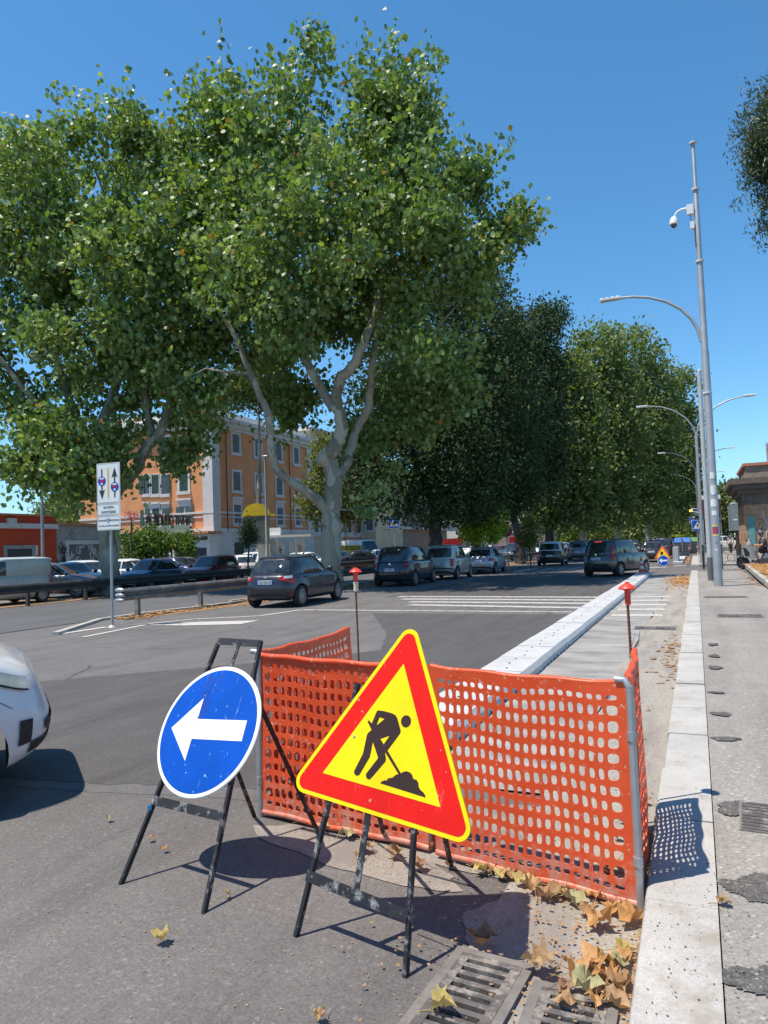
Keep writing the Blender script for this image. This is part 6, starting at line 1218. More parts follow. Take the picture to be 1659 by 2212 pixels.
# pedestrian crossing sign with solar panel
q=G(1515,1220); px_,py_=q.x,q.y; ps=thing('crossing_sign','blue pedestrian crossing sign with flashers and solar panel','road sign',(px_,py_,0)); Dp=q.dot(FW)
b=MB(); b.lathe([(.035,.1),(.033,3.6)],10,0,Matrix.Translation((px_,py_,0))); b.build('pole',polegrey,ps,30)
cx_,_,cz_=A(1507,1135,Dp); F0=frame(Vector((cx_,py_-.07,cz_)),(1,0,0),(0,0,1))
def rrect(w_,h_,r_=.04,k=4):
    out=[]
    for sx,sy,a0 in ((1,-1,-90),(1,1,0),(-1,1,90),(-1,-1,180)):
        for i in range(k+1): a=R(a0+90*i/k); out.append((sx*(w_/2-r_)+r_*math.cos(a),sy*(h_/2-r_)+r_*math.sin(a)))
    return out
def crossing_panel(F0,s,par):
    b=MB(); b.prism(rrect(s,s),-.02,0,0,F0); o=b.build('sign_panel',sgn_white,par,0); b=MB(); b.prism(rrect(s*.95,s*.95,.035),.001,.004,0,F0); b.build('blue_field',sgn_blue,o,0)
    b=MB(); b.prism([(-s*.38,-s*.32),(s*.38,-s*.32),(0,s*.36)],.005,.008,0,F0); b.build('white_triangle',sgn_white,o,0)
    b=MB(); M=F0; 
    def pl(p): b.prism([(a_*s,c_*s) for a_,c_ in p],.009,.012,0,M)
    b.lathe([(.035*s,.009),(.034*s,.012)],12,0,M@Matrix.Translation((.0,.20*s,0)))
    pl([(-.03,.15),(-.05,-.02),(-.13,-.20),(-.09,-.22),(0,-.06),(.08,-.22),(.12,-.20),(.05,-.02),(.03,.15)]); pl([(-.04,.13),(-.13,.0),(-.10,-.02),(-.02,.09)]); pl([(.04,.13),(.12,.02),(.09,-.01),(.02,.08)])
    for x in (-.27,-.17,.10,.20): pl([(x,-.29),(x+.06,-.29),(x+.03,-.20),(x-.0,-.20)])
    b.build('walking_figure',sgn_blk,o,0)
crossing_panel(F0,.62,ps)
b=MB(); b.box((cx_,py_-.03,cz_+.46),(.56,.1,.2)); hb_=b.build('flasher_box',black,ps,20)
for s_ in (-1,1): b=MB(); b.lathe([(.075,0),(.05,.02),(.01,.03)],14,0,frame(Vector((cx_+s_*.18,py_-.085,cz_+.46)),(1,0,0),(0,0,1))); b.build('lamp',pm('flasher_lens',(.45,.32,.22),.3),hb_,30)
b=MB(); b.box((0,0,0),(.50,.34,.03),0,0,Matrix.Translation((cx_-.02,py_,cz_+.86))@Matrix.Rotation(R(38),4,'X')@Matrix.Rotation(R(12),4,'Y')); so_=b.build('solar_panel',white_p,ps,0); b=MB(); b.box((0,0,.018),(.44,.28,.008),0,0,Matrix.Translation((cx_-.02,py_,cz_+.86))@Matrix.Rotation(R(38),4,'X')@Matrix.Rotation(R(12),4,'Y')); b.build('cells',glass_m,so_,0); b=MB(); b.box((cx_,py_,cz_+.64),(.24,.18,.16)); b.build('battery_box',polegrey,ps,0)
q=A(1506,1148,62); s2=thing('crossing_sign','farther crossing sign under a lit pair of amber flashers','road sign',(q.x,q.y,0)); b=MB(); b.lathe([(.035,.1),(.035,q.z+.5)],8,0,Matrix.Translation((q.x,q.y,0))); b.build('pole',polegrey,s2,30)
crossing_panel(frame(A(1497,1120,62)+Vector((0,-.1,-.15)),(1,0,0),(0,0,1)),.6,s2); b=MB(); c_=A(1497,1103,62); b.box(c_,(.75,.1,.26)); hb_=b.build('flasher_box',black,s2,0)
for s_ in (-1,1): b=MB(); b.lathe([(.11,0),(.09,.03),(.01,.04)],14,0,frame(c_+Vector((s_*.2,-.06,0)),(1,0,0),(0,0,1))); b.build('lamp',emit('amber',(.95,.45,.04),1.6),hb_,30)
q=A(1541,1085,62); s3=thing('direction_board','brown and white direction boards behind the lamp posts','sign',(q.x,q.y,0)); b=MB(); b.lathe([(.04,.1),(.04,q.z+.8)],8,0,Matrix.Translation((q.x-.9,q.y+.1,0))); b.lathe([(.04,.1),(.04,q.z+.8)],8,0,Matrix.Translation((q.x+.5,q.y+.1,0))); b.build('post',polegrey,s3,30)
for i,mt in enumerate((sgn_white,pm('sign_brown',(.13,.04,.03),.5),pm('sign_brown',(.13,.04,.03),.5),pm('sign_brown',(.13,.04,.03),.5))): c_=A(1533,1074+i*10,62); b=MB(); b.box(c_,(1.7,.06,.34)); b.build('board',mt,s3,0)
# small far work signs
q=G(1432,1222.5); dx_=q.x; dy_=q.y; fs_=thing('roadworks_sign','small far orange edged roadworks triangle standing above the blue arrow disc','road sign',(dx_,dy_+.3,0)); Df=q.dot(FW); c_=A(1431,1196.5,Df+.3); F0=frame(c_,(1,0,0),(0,.12,1))
fo=pm('fluo_orange',(.80,.16,.03),.45)
b=MB(); b.prism(rtri(.92,.04),-.02,0,0,F0); o=b.build('sign_panel',fo,fs_,0); b=MB(); b.prism(rtri(.60,.01,2),.002,.006,0,F0); b.build('yellow_field',sgn_yel,o,0); b=MB(); sc_=.98; b.prism([(x*sc_,y*sc_) for x,y in worker[::-1]],.008,.011,0,F0)
b.prism([(x*sc_,y*sc_) for x,y in heap],.008,.0115,0,F0); b.build('digging_pictogram',sgn_blk,o,0)
for s_ in (-.25,.25): b=MB(); b.bar((c_.x+s_,c_.y,0),(c_.x+s_*.6,c_.y+.05,c_.z),.04); b.build('leg',dark_iron,fs_,0)
bs_=thing('direction_sign','small far blue disc with white left arrow standing on the road','road sign',(dx_,dy_-.3,0)); c_=A(1433,1214,Df); F0=frame(Vector((c_.x,c_.y,max(c_.z,.31))),(1,0,0),(0,.1,1)); b=MB(); b.lathe([(.31,-.02),(.31,0)],32,0,F0); o=b.build('sign_panel',sgn_white,bs_,30); b=MB(); b.lathe([(.285,.002),(.285,.005)],32,0,F0); b.build('blue_disc',sgn_blue,o,30); b=MB(); b.prism([(x*.88,y*.88) for x,y in arrow],.007,.01,0,F0); b.build('arrow',sgn_white,o,0)
b=MB(); b.bar((c_.x-.2,c_.y+.1,0),(c_.x-.15,c_.y+.15,.5),.04); b.build('leg',dark_iron,bs_,0)
c_=A(1446,1200,Df+2); wb=thing('barrier_block','red white and grey plastic blocks behind the far blue disc','barrier',(c_.x,c_.y,0)); b=MB(); b.box((c_.x-.25,c_.y,.4),(.4,.3,.8)); b.build('red_block',capm,wb,0); 
b=MB(); b.box((c_.x+.3,c_.y+3.5,.5),(.3,4,1.0)); b.build('grey_panel',pm('panel_grey',(.35,.37,.39),.6),wb,0)
# second stretch of divider beyond the junction
d2=thing('lane_divider','short far stretch of white lane divider behind the far blue disc','divider',(c_.x+.9,c_.y,0)); b=MB(); b.box((c_.x+.45,c_.y+9,.07),(.55,18,.14)); b.build('concrete_body',div_m,d2,0)
# waste containers
def bin_(px,D_,label,lid):
    q=A(px,1190,D_); x,y=0,0; r=thing('waste_container',label,'container',(q.x,q.y,0),0,'waste containers on the roadside'); g_=pm('bin_grey',(.13,.135,.14),.6,.1,.2,3)
    b=MB(); b.add([(x-.75,y-.6,.2),(x+.75,y-.6,.2),(x+.75,y+.6,.2),(x-.75,y+.6,.2),(x-.95,y-.75,1.5),(x+.95,y-.75,1.5),(x+.95,y+.75,1.5),(x-.95,y+.75,1.5)],[(0,1,2,3),(4,7,6,5),(0,4,5,1),(1,5,6,2),(2,6,7,3),(3,7,4,0)])
    for k in range(5): b.box((x,y-.72-.02*k*.3,.5+k*.2),(1.0,.1,.06))
    b.build('bin_body',g_,r,0,False); b=MB(); b.add([(x-.98,y-.78,1.5),(x+.98,y-.78,1.5),(x+.98,y+.78,1.5),(x-.98,y+.78,1.5),(x-.9,y-.2,1.95),(x+.9,y-.2,1.95),(x+.9,y+.4,1.95),(x-.9,y+.4,1.95)],[(4,5,6,7),(0,1,5,4),(1,2,6,5),(2,3,7,6),(3,0,4,7)]); b.build('lid',lid,r,0,False)
    for s_ in (-1,1):
        for k in range(3): b=MB(); b.box((x+s_*.78,y-.77,.75+k*.16),(.2,.02,.07),0); b.build('reflective_stripe',sgn_red if k%2==0 else sgn_white,r,0,False)
        b=MB(); b.lathe([(.1,-.04),(.1,.04)],12,0,Matrix.Translation((x+s_*.6,y-.5,.1))@Matrix.Rotation(R(90),4,'Y')); b.build('castor',rubber,r,30,False)
    b=MB(); b.box((x,y-.80,1.25),(.2,.1,1.3)); b.build('lift_bar',g_,r,0,False); r.scale=(.62,.8,.82)
bin_(1475,57,'grey waste container with blue lids standing on the road ahead',pm('lid_blue',(.02,.12,.42),.5)); bin_(1493,63,'waste container with green lid behind the blue lidded one',pm('lid_green',(.08,.20,.06),.5))
# black railing at the pavement end
rl_=thing('pedestrian_railing','black iron pedestrian railing at the end of the pavement','railing',(1.0,35.7,0))
for k,(x,y) in enumerate([(.27,35.9),(1.03,35.75),(1.80,35.6)]): b=MB(); b.box((x,y,.68),(.09,.09,1.12)); b.build('post',dark_iron,rl_,0)
for k,(xa,xb) in enumerate([(.27,1.03),(1.03,1.80)]):
    y_=35.9-.15*k; b=MB(); 
    for z in (.95,.30): b.box(((xa+xb)/2,y_-.07,z),(xb-xa-.1,.035,.04))
    cx=(xa+xb)/2; b.tube([(cx+.16*math.cos(t_),y_-.07,.62+.16*math.sin(t_)) for t_ in [i*.524 for i in range(13)]],.012,5); b.bar((xa+.06,y_-.07,.92),(cx-.1,y_-.07,.72),.02); b.bar((xb-.06,y_-.07,.92),(cx+.1,y_-.07,.72),.02); b.bar((xa+.06,y_-.07,.33),(cx-.1,y_-.07,.52),.02); b.bar((xb-.06,y_-.07,.33),(cx+.1,y_-.07,.52),.02)
    b.build('rail_panel',dark_iron,rl_,0)
# covered traffic light
q=A(1588,1150,42); tl=thing('traffic_light','traffic light wrapped in a grey bag on a dark post','traffic light',(q.x,q.y,0)); zt=A(1587,1089,42).z; zb_=A(1587,1146,42).z
b=MB(); b.lathe([(.11,.1),(.10,zb_+.2)],10,0,Matrix.Translation((q.x+.1,q.y,0))); b.build('pole',pm('brown_pole',(.06,.035,.03),.6),tl,30); b=MB(); b.box((q.x,q.y,(zt+zb_)/2),(.42,.35,zt-zb_)); b.ell((q.x,q.y,zt),(.24,.2,.12),6); b.box((q.x-.27,q.y+.05,(zt+zb_)/2-.05),(.1,.3,(zt-zb_)*.95)); b.build('grey_cover',pm('bag_grey',(.20,.23,.23),.35,0,.25,6,12,.03),tl,20); b=MB(); b.box((q.x+.05,q.y-.18,(zt+zb_)/2-.15),(.2,.01,.07)); b.build('white_label',sgn_white,tl,0)
q=A(1601,1170,75); yb_=thing('news_kiosk','small ochre booth beside the brown stone pier','kiosk',(q.x,q.y,0)); b=MB(); b.box((q.x,q.y+1,1.0),(.8,1,2.0)); b.build('wall',pm('ochre',(.55,.33,.06),.7),yb_,0); b=MB(); b.box((q.x,q.y+1,2.05),(.9,1.1,.1)); b.build('roof',white_st,yb_,0)
# bus lane sign
g_=G(240,1355); sx_,sy_=g_.x,g_.y; bl_=thing('bus_lane_sign','white sign with arrows and bus symbols above two text plates','road sign',(sx_,sy_,0)); D=g_.dot(FW)
zz=lambda py:A(240,py,D).z
b=MB(); b.lathe([(.032,0),(.030,zz(1000))],12,0,Matrix.Translation((sx_,sy_+.04,0))); b.lathe([(.12,0),(.05,.05)],12,0,Matrix.Translation((sx_,sy_+.04,0))); b.build('pole',polegrey,bl_,30)
ya_=R(4); xd=Vector((math.cos(ya_),math.sin(ya_),0)); 
ppm=1534/D; pw=58/ppm/abs(xd.dot(Vector((math.cos(R(YAW)),math.sin(R(YAW)),0)))) ; 
def plate_(py0,py1,nm):
    c_=Vector((sx_,sy_-.02,(zz(py0)+zz(py1))/2)); F0=frame(c_,xd,(0,0,1)); h_=zz(py0)-zz(py1); b=MB(); b.prism(rrect(pw,h_,.03),-.012,0,0,F0); o=b.build(nm,sgn_white,bl_,0)
    b=MB(); o1=rrect(pw-.03,h_-.03,.04); o2=rrect(pw-.042,h_-.042,.035); n_=len(o1); b.add([(x,y,.0015) for x,y in o1]+[(x,y,.0015) for x,y in o2],[(i,(i+1)%n_,n_+(i+1)%n_,n_+i) for i in range(n_)],0,F0); b.build('border_line',sgn_blk,o,0); return F0,h_,o
F0,h_,o=plate_(1000,1087,'symbol_plate'); sk_=pm('symbol_dark',(.03,.03,.035),.5)
b=MB(); s=h_; 
b.prism([(-.215*s*.9-.02*s,.36*s),(-.215*s*.9+.02*s,.36*s),(-.215*s*.9+.02*s,-.18*s),(-.215*s*.9+.09*s,-.16*s),(-.215*s*.9,-.40*s),(-.215*s*.9-.09*s,-.16*s),(-.215*s*.9-.02*s,-.18*s)][::-1],.001,.003,0,F0); b.build('down_arrow',sk_,o,0)
b=MB(); X_=.195*s; b.prism([(X_-.02*s,-.36*s),(X_+.02*s,-.36*s),(X_+.02*s,.16*s),(X_+.09*s,.13*s),(X_,.38*s),(X_-.09*s,.13*s),(X_-.02*s,.16*s)],.001,.003,0,F0); b.build('up_arrow',sk_,o,0)
b=MB(); b.prism([(-.022*s,-.37*s),(.022*s,-.37*s),(.022*s,.37*s),(-.022*s,.37*s)],.001,.003,0,F0); b.build('yellow_bar',pm('sign_ochre',(.75,.42,.05),.5),o,0)
for cx,cy in ((-.1935*s,.06*s),(.195*s,-.10*s)):
    T=F0@Matrix.Translation((cx,cy,0)); b=MB(); b.lathe([(.118*s,.0035),(.118*s,.005)],24,0,T); d_=b.build('symbol_disc',sgn_blue,o,0)
    b=MB(); b.prism([(-.07*s,.045*s),(.07*s,.045*s),(.055*s,.085*s),(-.055*s,.085*s)],.0055,.007,0,T); b.prism([(-.035*s,-.09*s),(.035*s,-.09*s),(.025*s,-.045*s),(-.025*s,-.045*s)],.0055,.007,0,T); b.build('white_vehicle',sgn_white,d_,0)
    b=MB(); b.prism(rrect(.095*s,.065*s,.015*s),.0055,.0072,0,T@Matrix.Translation((0,.003*s,0))); b.build('red_vehicle',sgn_red,d_,0)
F0,h2,o=plate_(1088,1113,'text_plate'); text('lettering','eccetto',pw*.45,h2*.22,sk_,F0@Matrix.Translation((0,h2*.2,.002)),o,.001,.004); text('lettering','autorizzati',pw*.62,h2*.27,sk_,F0@Matrix.Translation((0,-h2*.18,.002)),o,.001,.004)
F0,h2,o=plate_(1114,1145,'text_plate'); text('lettering','controllo elettronico',pw*.9,h2*.17,sk_,F0@Matrix.Translation((0,h2*.2,.002)),o,.001,.003); text('lettering','corsia preferenziale',pw*.87,h2*.18,sk_,F0@Matrix.Translation((0,-h2*.2,.002)),o,.001,.003)
b=MB(); b.prism([(-.03*pw-.03,-.05),(-.03*pw+.03,-.05),(-.03*pw+.03,.05),(-.03*pw-.03,.05)],.004,.006,0,F0@Matrix.Translation((0,h2*.2,0))); b.build('blue_sticker',pm('sticker_pale_blue',(.25,.4,.55),.6,0,.3,40),o,0)
# no stopping sign
g_=G(1099,1231); ns=thing('no_stopping_sign','round red rimmed blue no stopping sign with a small arrow plate','road sign',(g_.x,g_.y,0)); D=g_.dot(FW); c_=A(1096,1148,D); b=MB(); b.lathe([(.04,0),(.035,c_.z+.3)],10,0,Matrix.Translation((g_.x,g_.y,0))); b.build('pole',polegrey,ns,30)
F0=frame(Vector((g_.x,g_.y-.06,c_.z)),(1,.15,0),(0,0,1)); b=MB(); b.lathe([(.33,-.01),(.33,0)],32,0,F0); o=b.build('sign_panel',sgn_red,ns,30); b=MB(); b.lathe([(.25,.002),(.25,.004)],32,0,F0); b.build('blue_disc',sgn_blue,o,30)
for a_ in (45,-45): b=MB(); b.box((0,0,.006+(a_>0)*.003),(.52,.055,.003),R(a_),0,F0); b.build('red_bar',sgn_red,o,0)
b=MB(); b.box((0,-.47,.0),(.17,.28,.01),0,0,F0); o=b.build('arrow_plate',sgn_white,ns,0); b=MB(); b.prism([(-.008,-.41),(-.008,-.5),(-.04,-.49),(0,-.55),(.04,-.49),(.008,-.5),(.008,-.41)][::-1],.006,.008,0,F0); b.build('arrow',sk_,o,0)
q=A(851,1129,48); s4=thing('crossing_sign','dark backed blue crossing sign on a thin pole right of the pale trunk','road sign',(q.x,q.y,0)); b=MB(); b.lathe([(.04,0),(.04,q.z)],8,0,Matrix.Translation((q.x,q.y+.1,0))); b.build('pole',polegrey,s4,30); crossing_panel(frame(q,(1,.1,0),(0,0,1)),.75,s4)
# bus stop: yellow post, shelter, waiting person
ym=pm('bus_yellow',(.75,.55,.03),.5); D=44; q0_=A(577,1200,D); sb=thing('bus_stop_post','yellow bus stop post with a rounded yellow header over a dark panel','bus stop sign',(q0_.x,q0_.y,0)); b=MB(); b.lathe([(.09,0),(.09,A(577,1098,D).z)],10,0,Matrix.Translation((q0_.x,q0_.y,0))); b.build('pole',ym,sb,30)
c_=A(555,1145,D); wd=1.55; F0=frame(c_,(math.cos(R(YAW)),math.sin(R(YAW)),0),(0,0,1)); hh=(A(555,1115,D).z-A(555,1175,D).z)/2; b=MB(); b.box((0,0,0),(wd,2*hh,.12),0,0,F0); b.build('info_panel',pm('panel_glass',(.12,.14,.15),.25,0,.3,3),sb,0); b=MB(); b.prism([(wd*.55*math.cos(R(a_)),hh+.05+.75*math.sin(R(a_))) for a_ in range(0,181,12)],-.1,.1,0,F0); b.bar(F0@Vector((-wd*.6,hh+.04,0)),F0@Vector((wd*.75,hh+.04,0)),.12); b.build('header',ym,sb,0)
D=47; sh_=thing('bus_shelter','white framed glass bus shelter behind the parked dark hatchback','bus shelter',tuple(A(620,1205,D)*1.0)); sh_.location.z=0
XR=Vector((math.cos(R(YAW)),math.sin(R(YAW)),0)); gl,_t3,_p3=new_mat('clear_glass'); _p3.inputs['Base Color'].default_value=(.75,.8,.8,1); _p3.inputs['Alpha'].default_value=.28; _p3.inputs['Roughness'].default_value=.05
for px in (583,600,640,655): b=MB(); q=A(px,1190,D+(1.2 if px in(600,655) else 0)); b.lathe([(.07,0),(.07,2.5)],8,0,Matrix.Translation((q.x,q.y,0))); b.build('post',white_p,sh_,30)
b=MB(); q=A(620,1190,D+.6); b.box((q.x,q.y,2.62),(3.4,1.8,.14),R(YAW)); b.box((q.x-.9,q.y-.4,2.95),(1.2,.5,.5),R(YAW)); b.build('roof',white_p,sh_,0)
for px in (598,642): b=MB(); q=A(px,1190,D+1.2); b.box((q.x,q.y,1.3),(1.1,.03,1.9),R(YAW)); b.build('pane',gl,sh_,0)
b=MB(); q=A(586,1190,D); b.box((q.x-.3,q.y,1.45),(1.2,.15,1.9),R(YAW)); b.build('poster_panel',pm('poster_grey',(.40,.42,.42),.4),sh_,0)
# ================================================================ PEOPLE
def skinfig(name,joints,bones,par,mt,sub=2):
    me=bpy.data.meshes.new(name); me.from_pydata([j[0] for j in joints],bones,[]); o=bpy.data.objects.new(name,me); C.objects.link(o)
    o.modifiers.new('k','SKIN'); 
    if not me.skin_vertices: 
        import bmesh; bm=bmesh.new(); bm.from_mesh(me); bm.verts.layers.skin.verify(); bm.to_mesh(me); bm.free()
    for i,j in enumerate(joints): r_=j[1]; r_=(r_,r_) if not hasattr(r_,'__len__') else r_; me.skin_vertices[0].data[i].radius=r_
    me.skin_vertices[0].data[0].use_root=True
    s_=o.modifiers.new('s','SUBSURF'); s_.levels=sub; s_.render_levels=sub
    bpy.context.view_layer.update(); nm=bpy.data.meshes.new_from_object(o.evaluated_get(bpy.context.evaluated_depsgraph_get())); bpy.data.objects.remove(o); nm.materials.clear(); nm.materials.append(mt); nm.shade_smooth(); nm.name=name
    q=bpy.data.objects.new(name,nm); C.objects.link(q); q.parent=par; return q
skin_m=pm('skin',(.42,.23,.15),.55,0,.08); shirt_w=pm('white_shirt',(.72,.70,.68),.8); shirt_g=pm('dark_grey_shirt',(.07,.07,.085),.85,0,.2,20); shorts=pm('black_shorts',(.02,.02,.024),.85); hair=pm('dark_hair',(.02,.015,.012),.7)
def standing(x,y,rz,label,shirt,legs_m,walk=.15):
    r=thing('person',label,'person',(x,y,0),rz); J=[((0,0,.95),(.13,.10)),((0,0,1.2),(.13,.09)),((0,0,1.42),(.15,.09)),((0,0,1.52),.06),((0,.01,1.62),.075),((0,.01,1.72),.08),
      ((.19,0,1.42),.055),((.25,-.05,1.15),.042),((.24,.06,.92),.032),((.24,.09,.84),.035),((-.19,0,1.42),.055),((-.25,.03,1.15),.042),((-.24,.10,.92),.032),((-.24,.13,.84),.035),
      ((.09,0,.88),.085),((.10,walk,.5),.06),((.10,walk*.4,.09),.04),((.10,walk*.4+.14,.04),.035),((-.09,0,.88),.085),((-.10,-walk*.3,.5),.06),((-.10,-walk*1.5,.12),.04),((-.10,-walk*1.5+.14,.05),.035)]
    B_=[(0,1),(1,2),(2,3),(3,4),(4,5),(2,6),(6,7),(7,8),(8,9),(2,10),(10,11),(11,12),(12,13),(0,14),(14,15),(15,16),(16,17),(0,18),(18,19),(19,20),(20,21)]
    skinfig('body',J,B_,r,skin_m); sel=lambda ids,g_:[(J[i][0],tuple(q+g_ for q in (J[i][1] if hasattr(J[i][1],'__len__') else (J[i][1],)*2))) for i in ids]
    skinfig('shirt',[((0,0,.95),(.145,.115)),((0,0,1.2),(.145,.105)),((0,0,1.42),(.165,.105)),((.19,0,1.42),.07),((.235,-.03,1.22),.06),((-.19,0,1.42),.07),((-.235,.02,1.22),.06)],[(0,1),(1,2),(2,3),(3,4),(2,5),(5,6)],r,shirt)
    skinfig('trousers',[((0,0,.95),(.14,.115)),((.09,0,.86),.10),((.10,walk,.5),.075),((.10,walk*.4,.14),.055),((-.09,0,.86),.10),((-.10,-walk*.3,.5),.075),((-.10,-walk*1.5,.16),.055)],[(0,1),(1,2),(2,3),(0,4),(4,5),(5,6)],r,legs_m)
    b=MB(); b.ell((0,-.005,1.715),(.088,.098,.085),8); b.build('hair',hair,r,60,False); return r
q=A(606,1200,44.5); standing(q.x,q.y,R(-60),'person in a white shirt waiting by the bus shelter',shirt_w,pm('jeans',(.05,.07,.13),.8),.05)
q=A(1578,1180,62); standing(q.x,q.y,R(10),'person in a pale shirt and dark trousers walking beyond the railing',shirt_w,pm('dark_trousers',(.04,.05,.04),.8),.2)
# scooter and rider, facing left
W0=G(1597,1229); D=W0.dot(FW); sc=thing('scooter','silver and black touring scooter crossing at the right edge','scooter',(W0.x+1.0,W0.y-.05,0),R(YAW*.55)); SI=LM(sc)
silv=paint('silver_scooter',(.42,.43,.45),.3,.6); dgry=pm('scooter_grey',(.08,.08,.085),.5)
def sb_(name,mt,par=None): return b.build(name,mt,par or sc,40,False)
# local: -x is forward. front wheel at x=-1.0, rear at x=.55
for xw in (-.86,.66):
    b=MB(); b.lathe([(.17,-.05),(.26,-.06),(.29,-.03),(.30,0),(.29,.03),(.26,.06),(.17,.05)],24,0,Matrix.Translation((xw,0,.30))@Matrix.Rotation(R(90),4,'X')); w_=b.build('wheel',rubber,sc,40,False); b=MB()
    for k in range(5): b.box((0,.09,0),(.035,.16,.05),0,0,Matrix.Translation((xw,0,.30))@Matrix.Rotation(R(90),4,'X')@Matrix.Rotation(k*1.257,4,'Z'))
    b.lathe([(.17,-.04),(.17,.04)],20,0,Matrix.Translation((xw,0,.30))@Matrix.Rotation(R(90),4,'X')); b.build('rim',dgry,w_,30,False)
XM=frame(Vector((0,0,0)),(1,0,0),(0,0,1))
def prof(poly,hw,mt,name,taper=1): 
    global b
    b=MB(); b.prism(poly,-hw,hw,0,XM); return b.build(name,mt,sc,30,False)
prof([(-1.18,.50),(-1.02,.66),(-.80,.70),(-.58,.55),(-.66,.50),(-.86,.63),(-1.05,.58)],.085,silv,'front_mudguard')
prof([(-.80,.60),(-.86,.95),(-.78,1.02),(-.60,.78),(-.62,.62)],.205,black,'fairing_inlay'); prof([(-.84,.55),(-.90,.85),(-.72,1.12),(-.50,1.22),(-.30,1.10),(-.28,.75),(-.10,.42),(-.35,.36),(-.55,.50)],.19,silv,'front_fairing'); prof([(-.66,1.12),(-.50,1.42),(-.47,1.42),(-.50,1.18)],.13,gl,'windshield')
prof([(-.52,.30),(-.10,.24),(.62,.30),(.66,.40),(.2,.50),(-.25,.46)],.20,dgry,'footboard'); prof([(-.05,.45),(.10,.74),(.62,.86),(1.18,.98),(1.26,.90),(1.0,.62),(.66,.52),(.3,.48)],.17,silv,'rear_fairing')
prof([(-.02,.74),(.08,.80),(.45,.84),(.60,.94),(1.05,1.0),(1.1,.94),(.6,.82),(.1,.70)],.15,black,'seat'); prof([(.25,.25),(.95,.32),(1.2,.42),(1.18,.50),(.9,.42),(.25,.35)],.06,dgry,'exhaust')
b=MB(); b.tube([(-.86,.1,.30),(-.62,.08,.75)],.03,8); b.build('fork',dgry,sc,40,False)
b=MB(); b.tube([(-.45,-.30,1.12),(-.42,0,1.10),(-.45,.30,1.12)],.018,8); b.tube([(-.45,.25,1.12),(-.55,.33,1.34)],.01,6); b.ell((-.57,.34,1.36),(.03,.08,.05),6); b.tube([(-.45,-.25,1.12),(-.55,-.33,1.34)],.01,6); b.ell((-.57,-.34,1.36),(.03,.08,.05),6); b.build('handlebar',black,sc,40,False)
b=MB(); b.ell((-.84,0,.90),(.05,.10,.05),8); b.build('headlight',lampglass,sc,60,False)
rd=thing('person','person in helmet, dark grey shirt and black shorts riding the scooter','person',tuple(sc.location+Vector((-.14*math.cos(sc.rotation_euler.z),-.14*math.sin(sc.rotation_euler.z),0))),sc.rotation_euler.z)
J=[((.28,0,.92),(.14,.13)),((.27,0,1.15),(.12,.12)),((.22,0,1.38),(.11,.15)),((.19,0,1.47),.06),((.16,0,1.56),.08),((.15,0,1.66),.085),
 ((.20,-.19,1.37),.058),((.08,-.27,1.12),.045),((-.22,-.27,1.10),.034),((-.38,-.26,1.13),.03),((.20,.19,1.37),.058),((.08,.27,1.12),.045),((-.22,.27,1.10),.034),((-.38,.26,1.13),.03),
 ((.22,-.12,.88),.09),((-.18,-.17,.84),.07),((-.12,-.17,.48),.045),((-.28,-.17,.38),.035),((.22,.12,.88),.09),((-.18,.17,.84),.07),((-.12,.17,.48),.045),((-.28,.17,.38),.035)]
B_=[(0,1),(1,2),(2,3),(3,4),(4,5),(2,6),(6,7),(7,8),(8,9),(2,10),(10,11),(11,12),(12,13),(0,14),(14,15),(15,16),(16,17),(0,18),(18,19),(19,20),(20,21)]
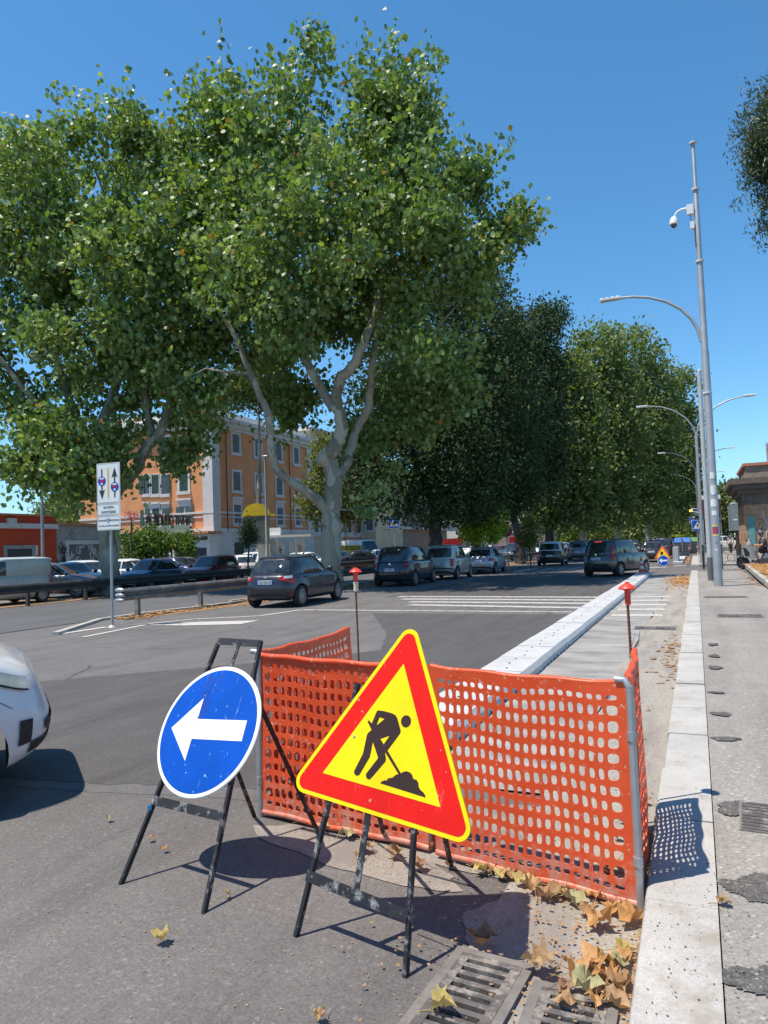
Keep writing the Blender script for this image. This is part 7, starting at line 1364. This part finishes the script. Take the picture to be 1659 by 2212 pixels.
skinfig('body',J,B_,rd,skin_m); skinfig('shirt',[((.28,0,.93),(.18,.17)),((.27,0,1.15),(.165,.165)),((.22,0,1.38),(.15,.19)),((.20,-.19,1.37),.10),((.11,-.255,1.17),.08),((.20,.19,1.37),.10),((.11,.255,1.17),.08)],[(0,1),(1,2),(2,3),(3,4),(2,5),(5,6)],rd,shirt_g)
skinfig('shorts',[((.28,0,.90),(.165,.16)),((.20,-.12,.88),.125),((-.10,-.165,.85),.105),((.20,.12,.88),.125),((-.10,.165,.85),.105)],[(0,1),(1,2),(0,3),(3,4)],rd,shorts)
b=MB(); b.ell((.15,0,1.68),(.135,.12,.145),10); hm=b.build('helmet',pm('helmet_grey',(.10,.10,.12),.3),rd,60,False); b=MB(); b.ell((.06,0,1.67),(.075,.095,.055),8); b.build('visor',glass_m,hm,60,False)
for s_ in (-1,1):
    for k in range(4): b=MB(); y_=s_*.26+(k-1.5)*.02; b.tube([(-.38,y_,1.135),(-.43,y_,1.15),(-.465,y_,1.13),(-.46,y_,1.10)],[.010,.010,.009,.007],6); b.build('finger',skin_m,rd,60,False)
for (px,py,D_,h_,lab) in ((92,960,36,10,'tall thin grey pole left of the leftmost plane tree'),(578,985,43,9,'pale thin lamp pole between the orange house and the bus stop')):
    q=A(px,1200,D_); z_=A(px,py,D_).z; r=thing('lamp_pole',lab,'pole',(q.x,q.y,0)); b=MB(); b.lathe([(.09,0),(.06,z_)],10,0,Matrix.Translation((q.x,q.y,0))); b.build('pole',polegrey,r,30); b=MB(); b.ell((q.x,q.y,z_),(.25,.12,.06),6); b.build('lamp_head',polegrey,r)
# far wood closing the end of the road
rng=np.random.default_rng(77); wd_=[]
o_=bpy.data.objects.new('anchor',None)
for _ in range(1500):
    px=rng.uniform(1150,1500); c=np.array(A(px,1150,rng.uniform(165,200))); c[2]=abs(rng.normal())*3.2+ .5+rng.uniform(0,3.5); wd_.append(c+rng.normal(size=(8,3))*.8)
wr_=thing('far_wood','','',(0,0,0)); me_o=leaf_cloud('far_wood',np.concatenate(wd_),.9,'simple',LPL2,rng,wr_,.4); me_o.parent=None; bpy.data.objects.remove(wr_); tag(me_o,'far mass of dark trees closing the end of the road',None,None,'stuff')
bpy.data.objects.remove(o_)
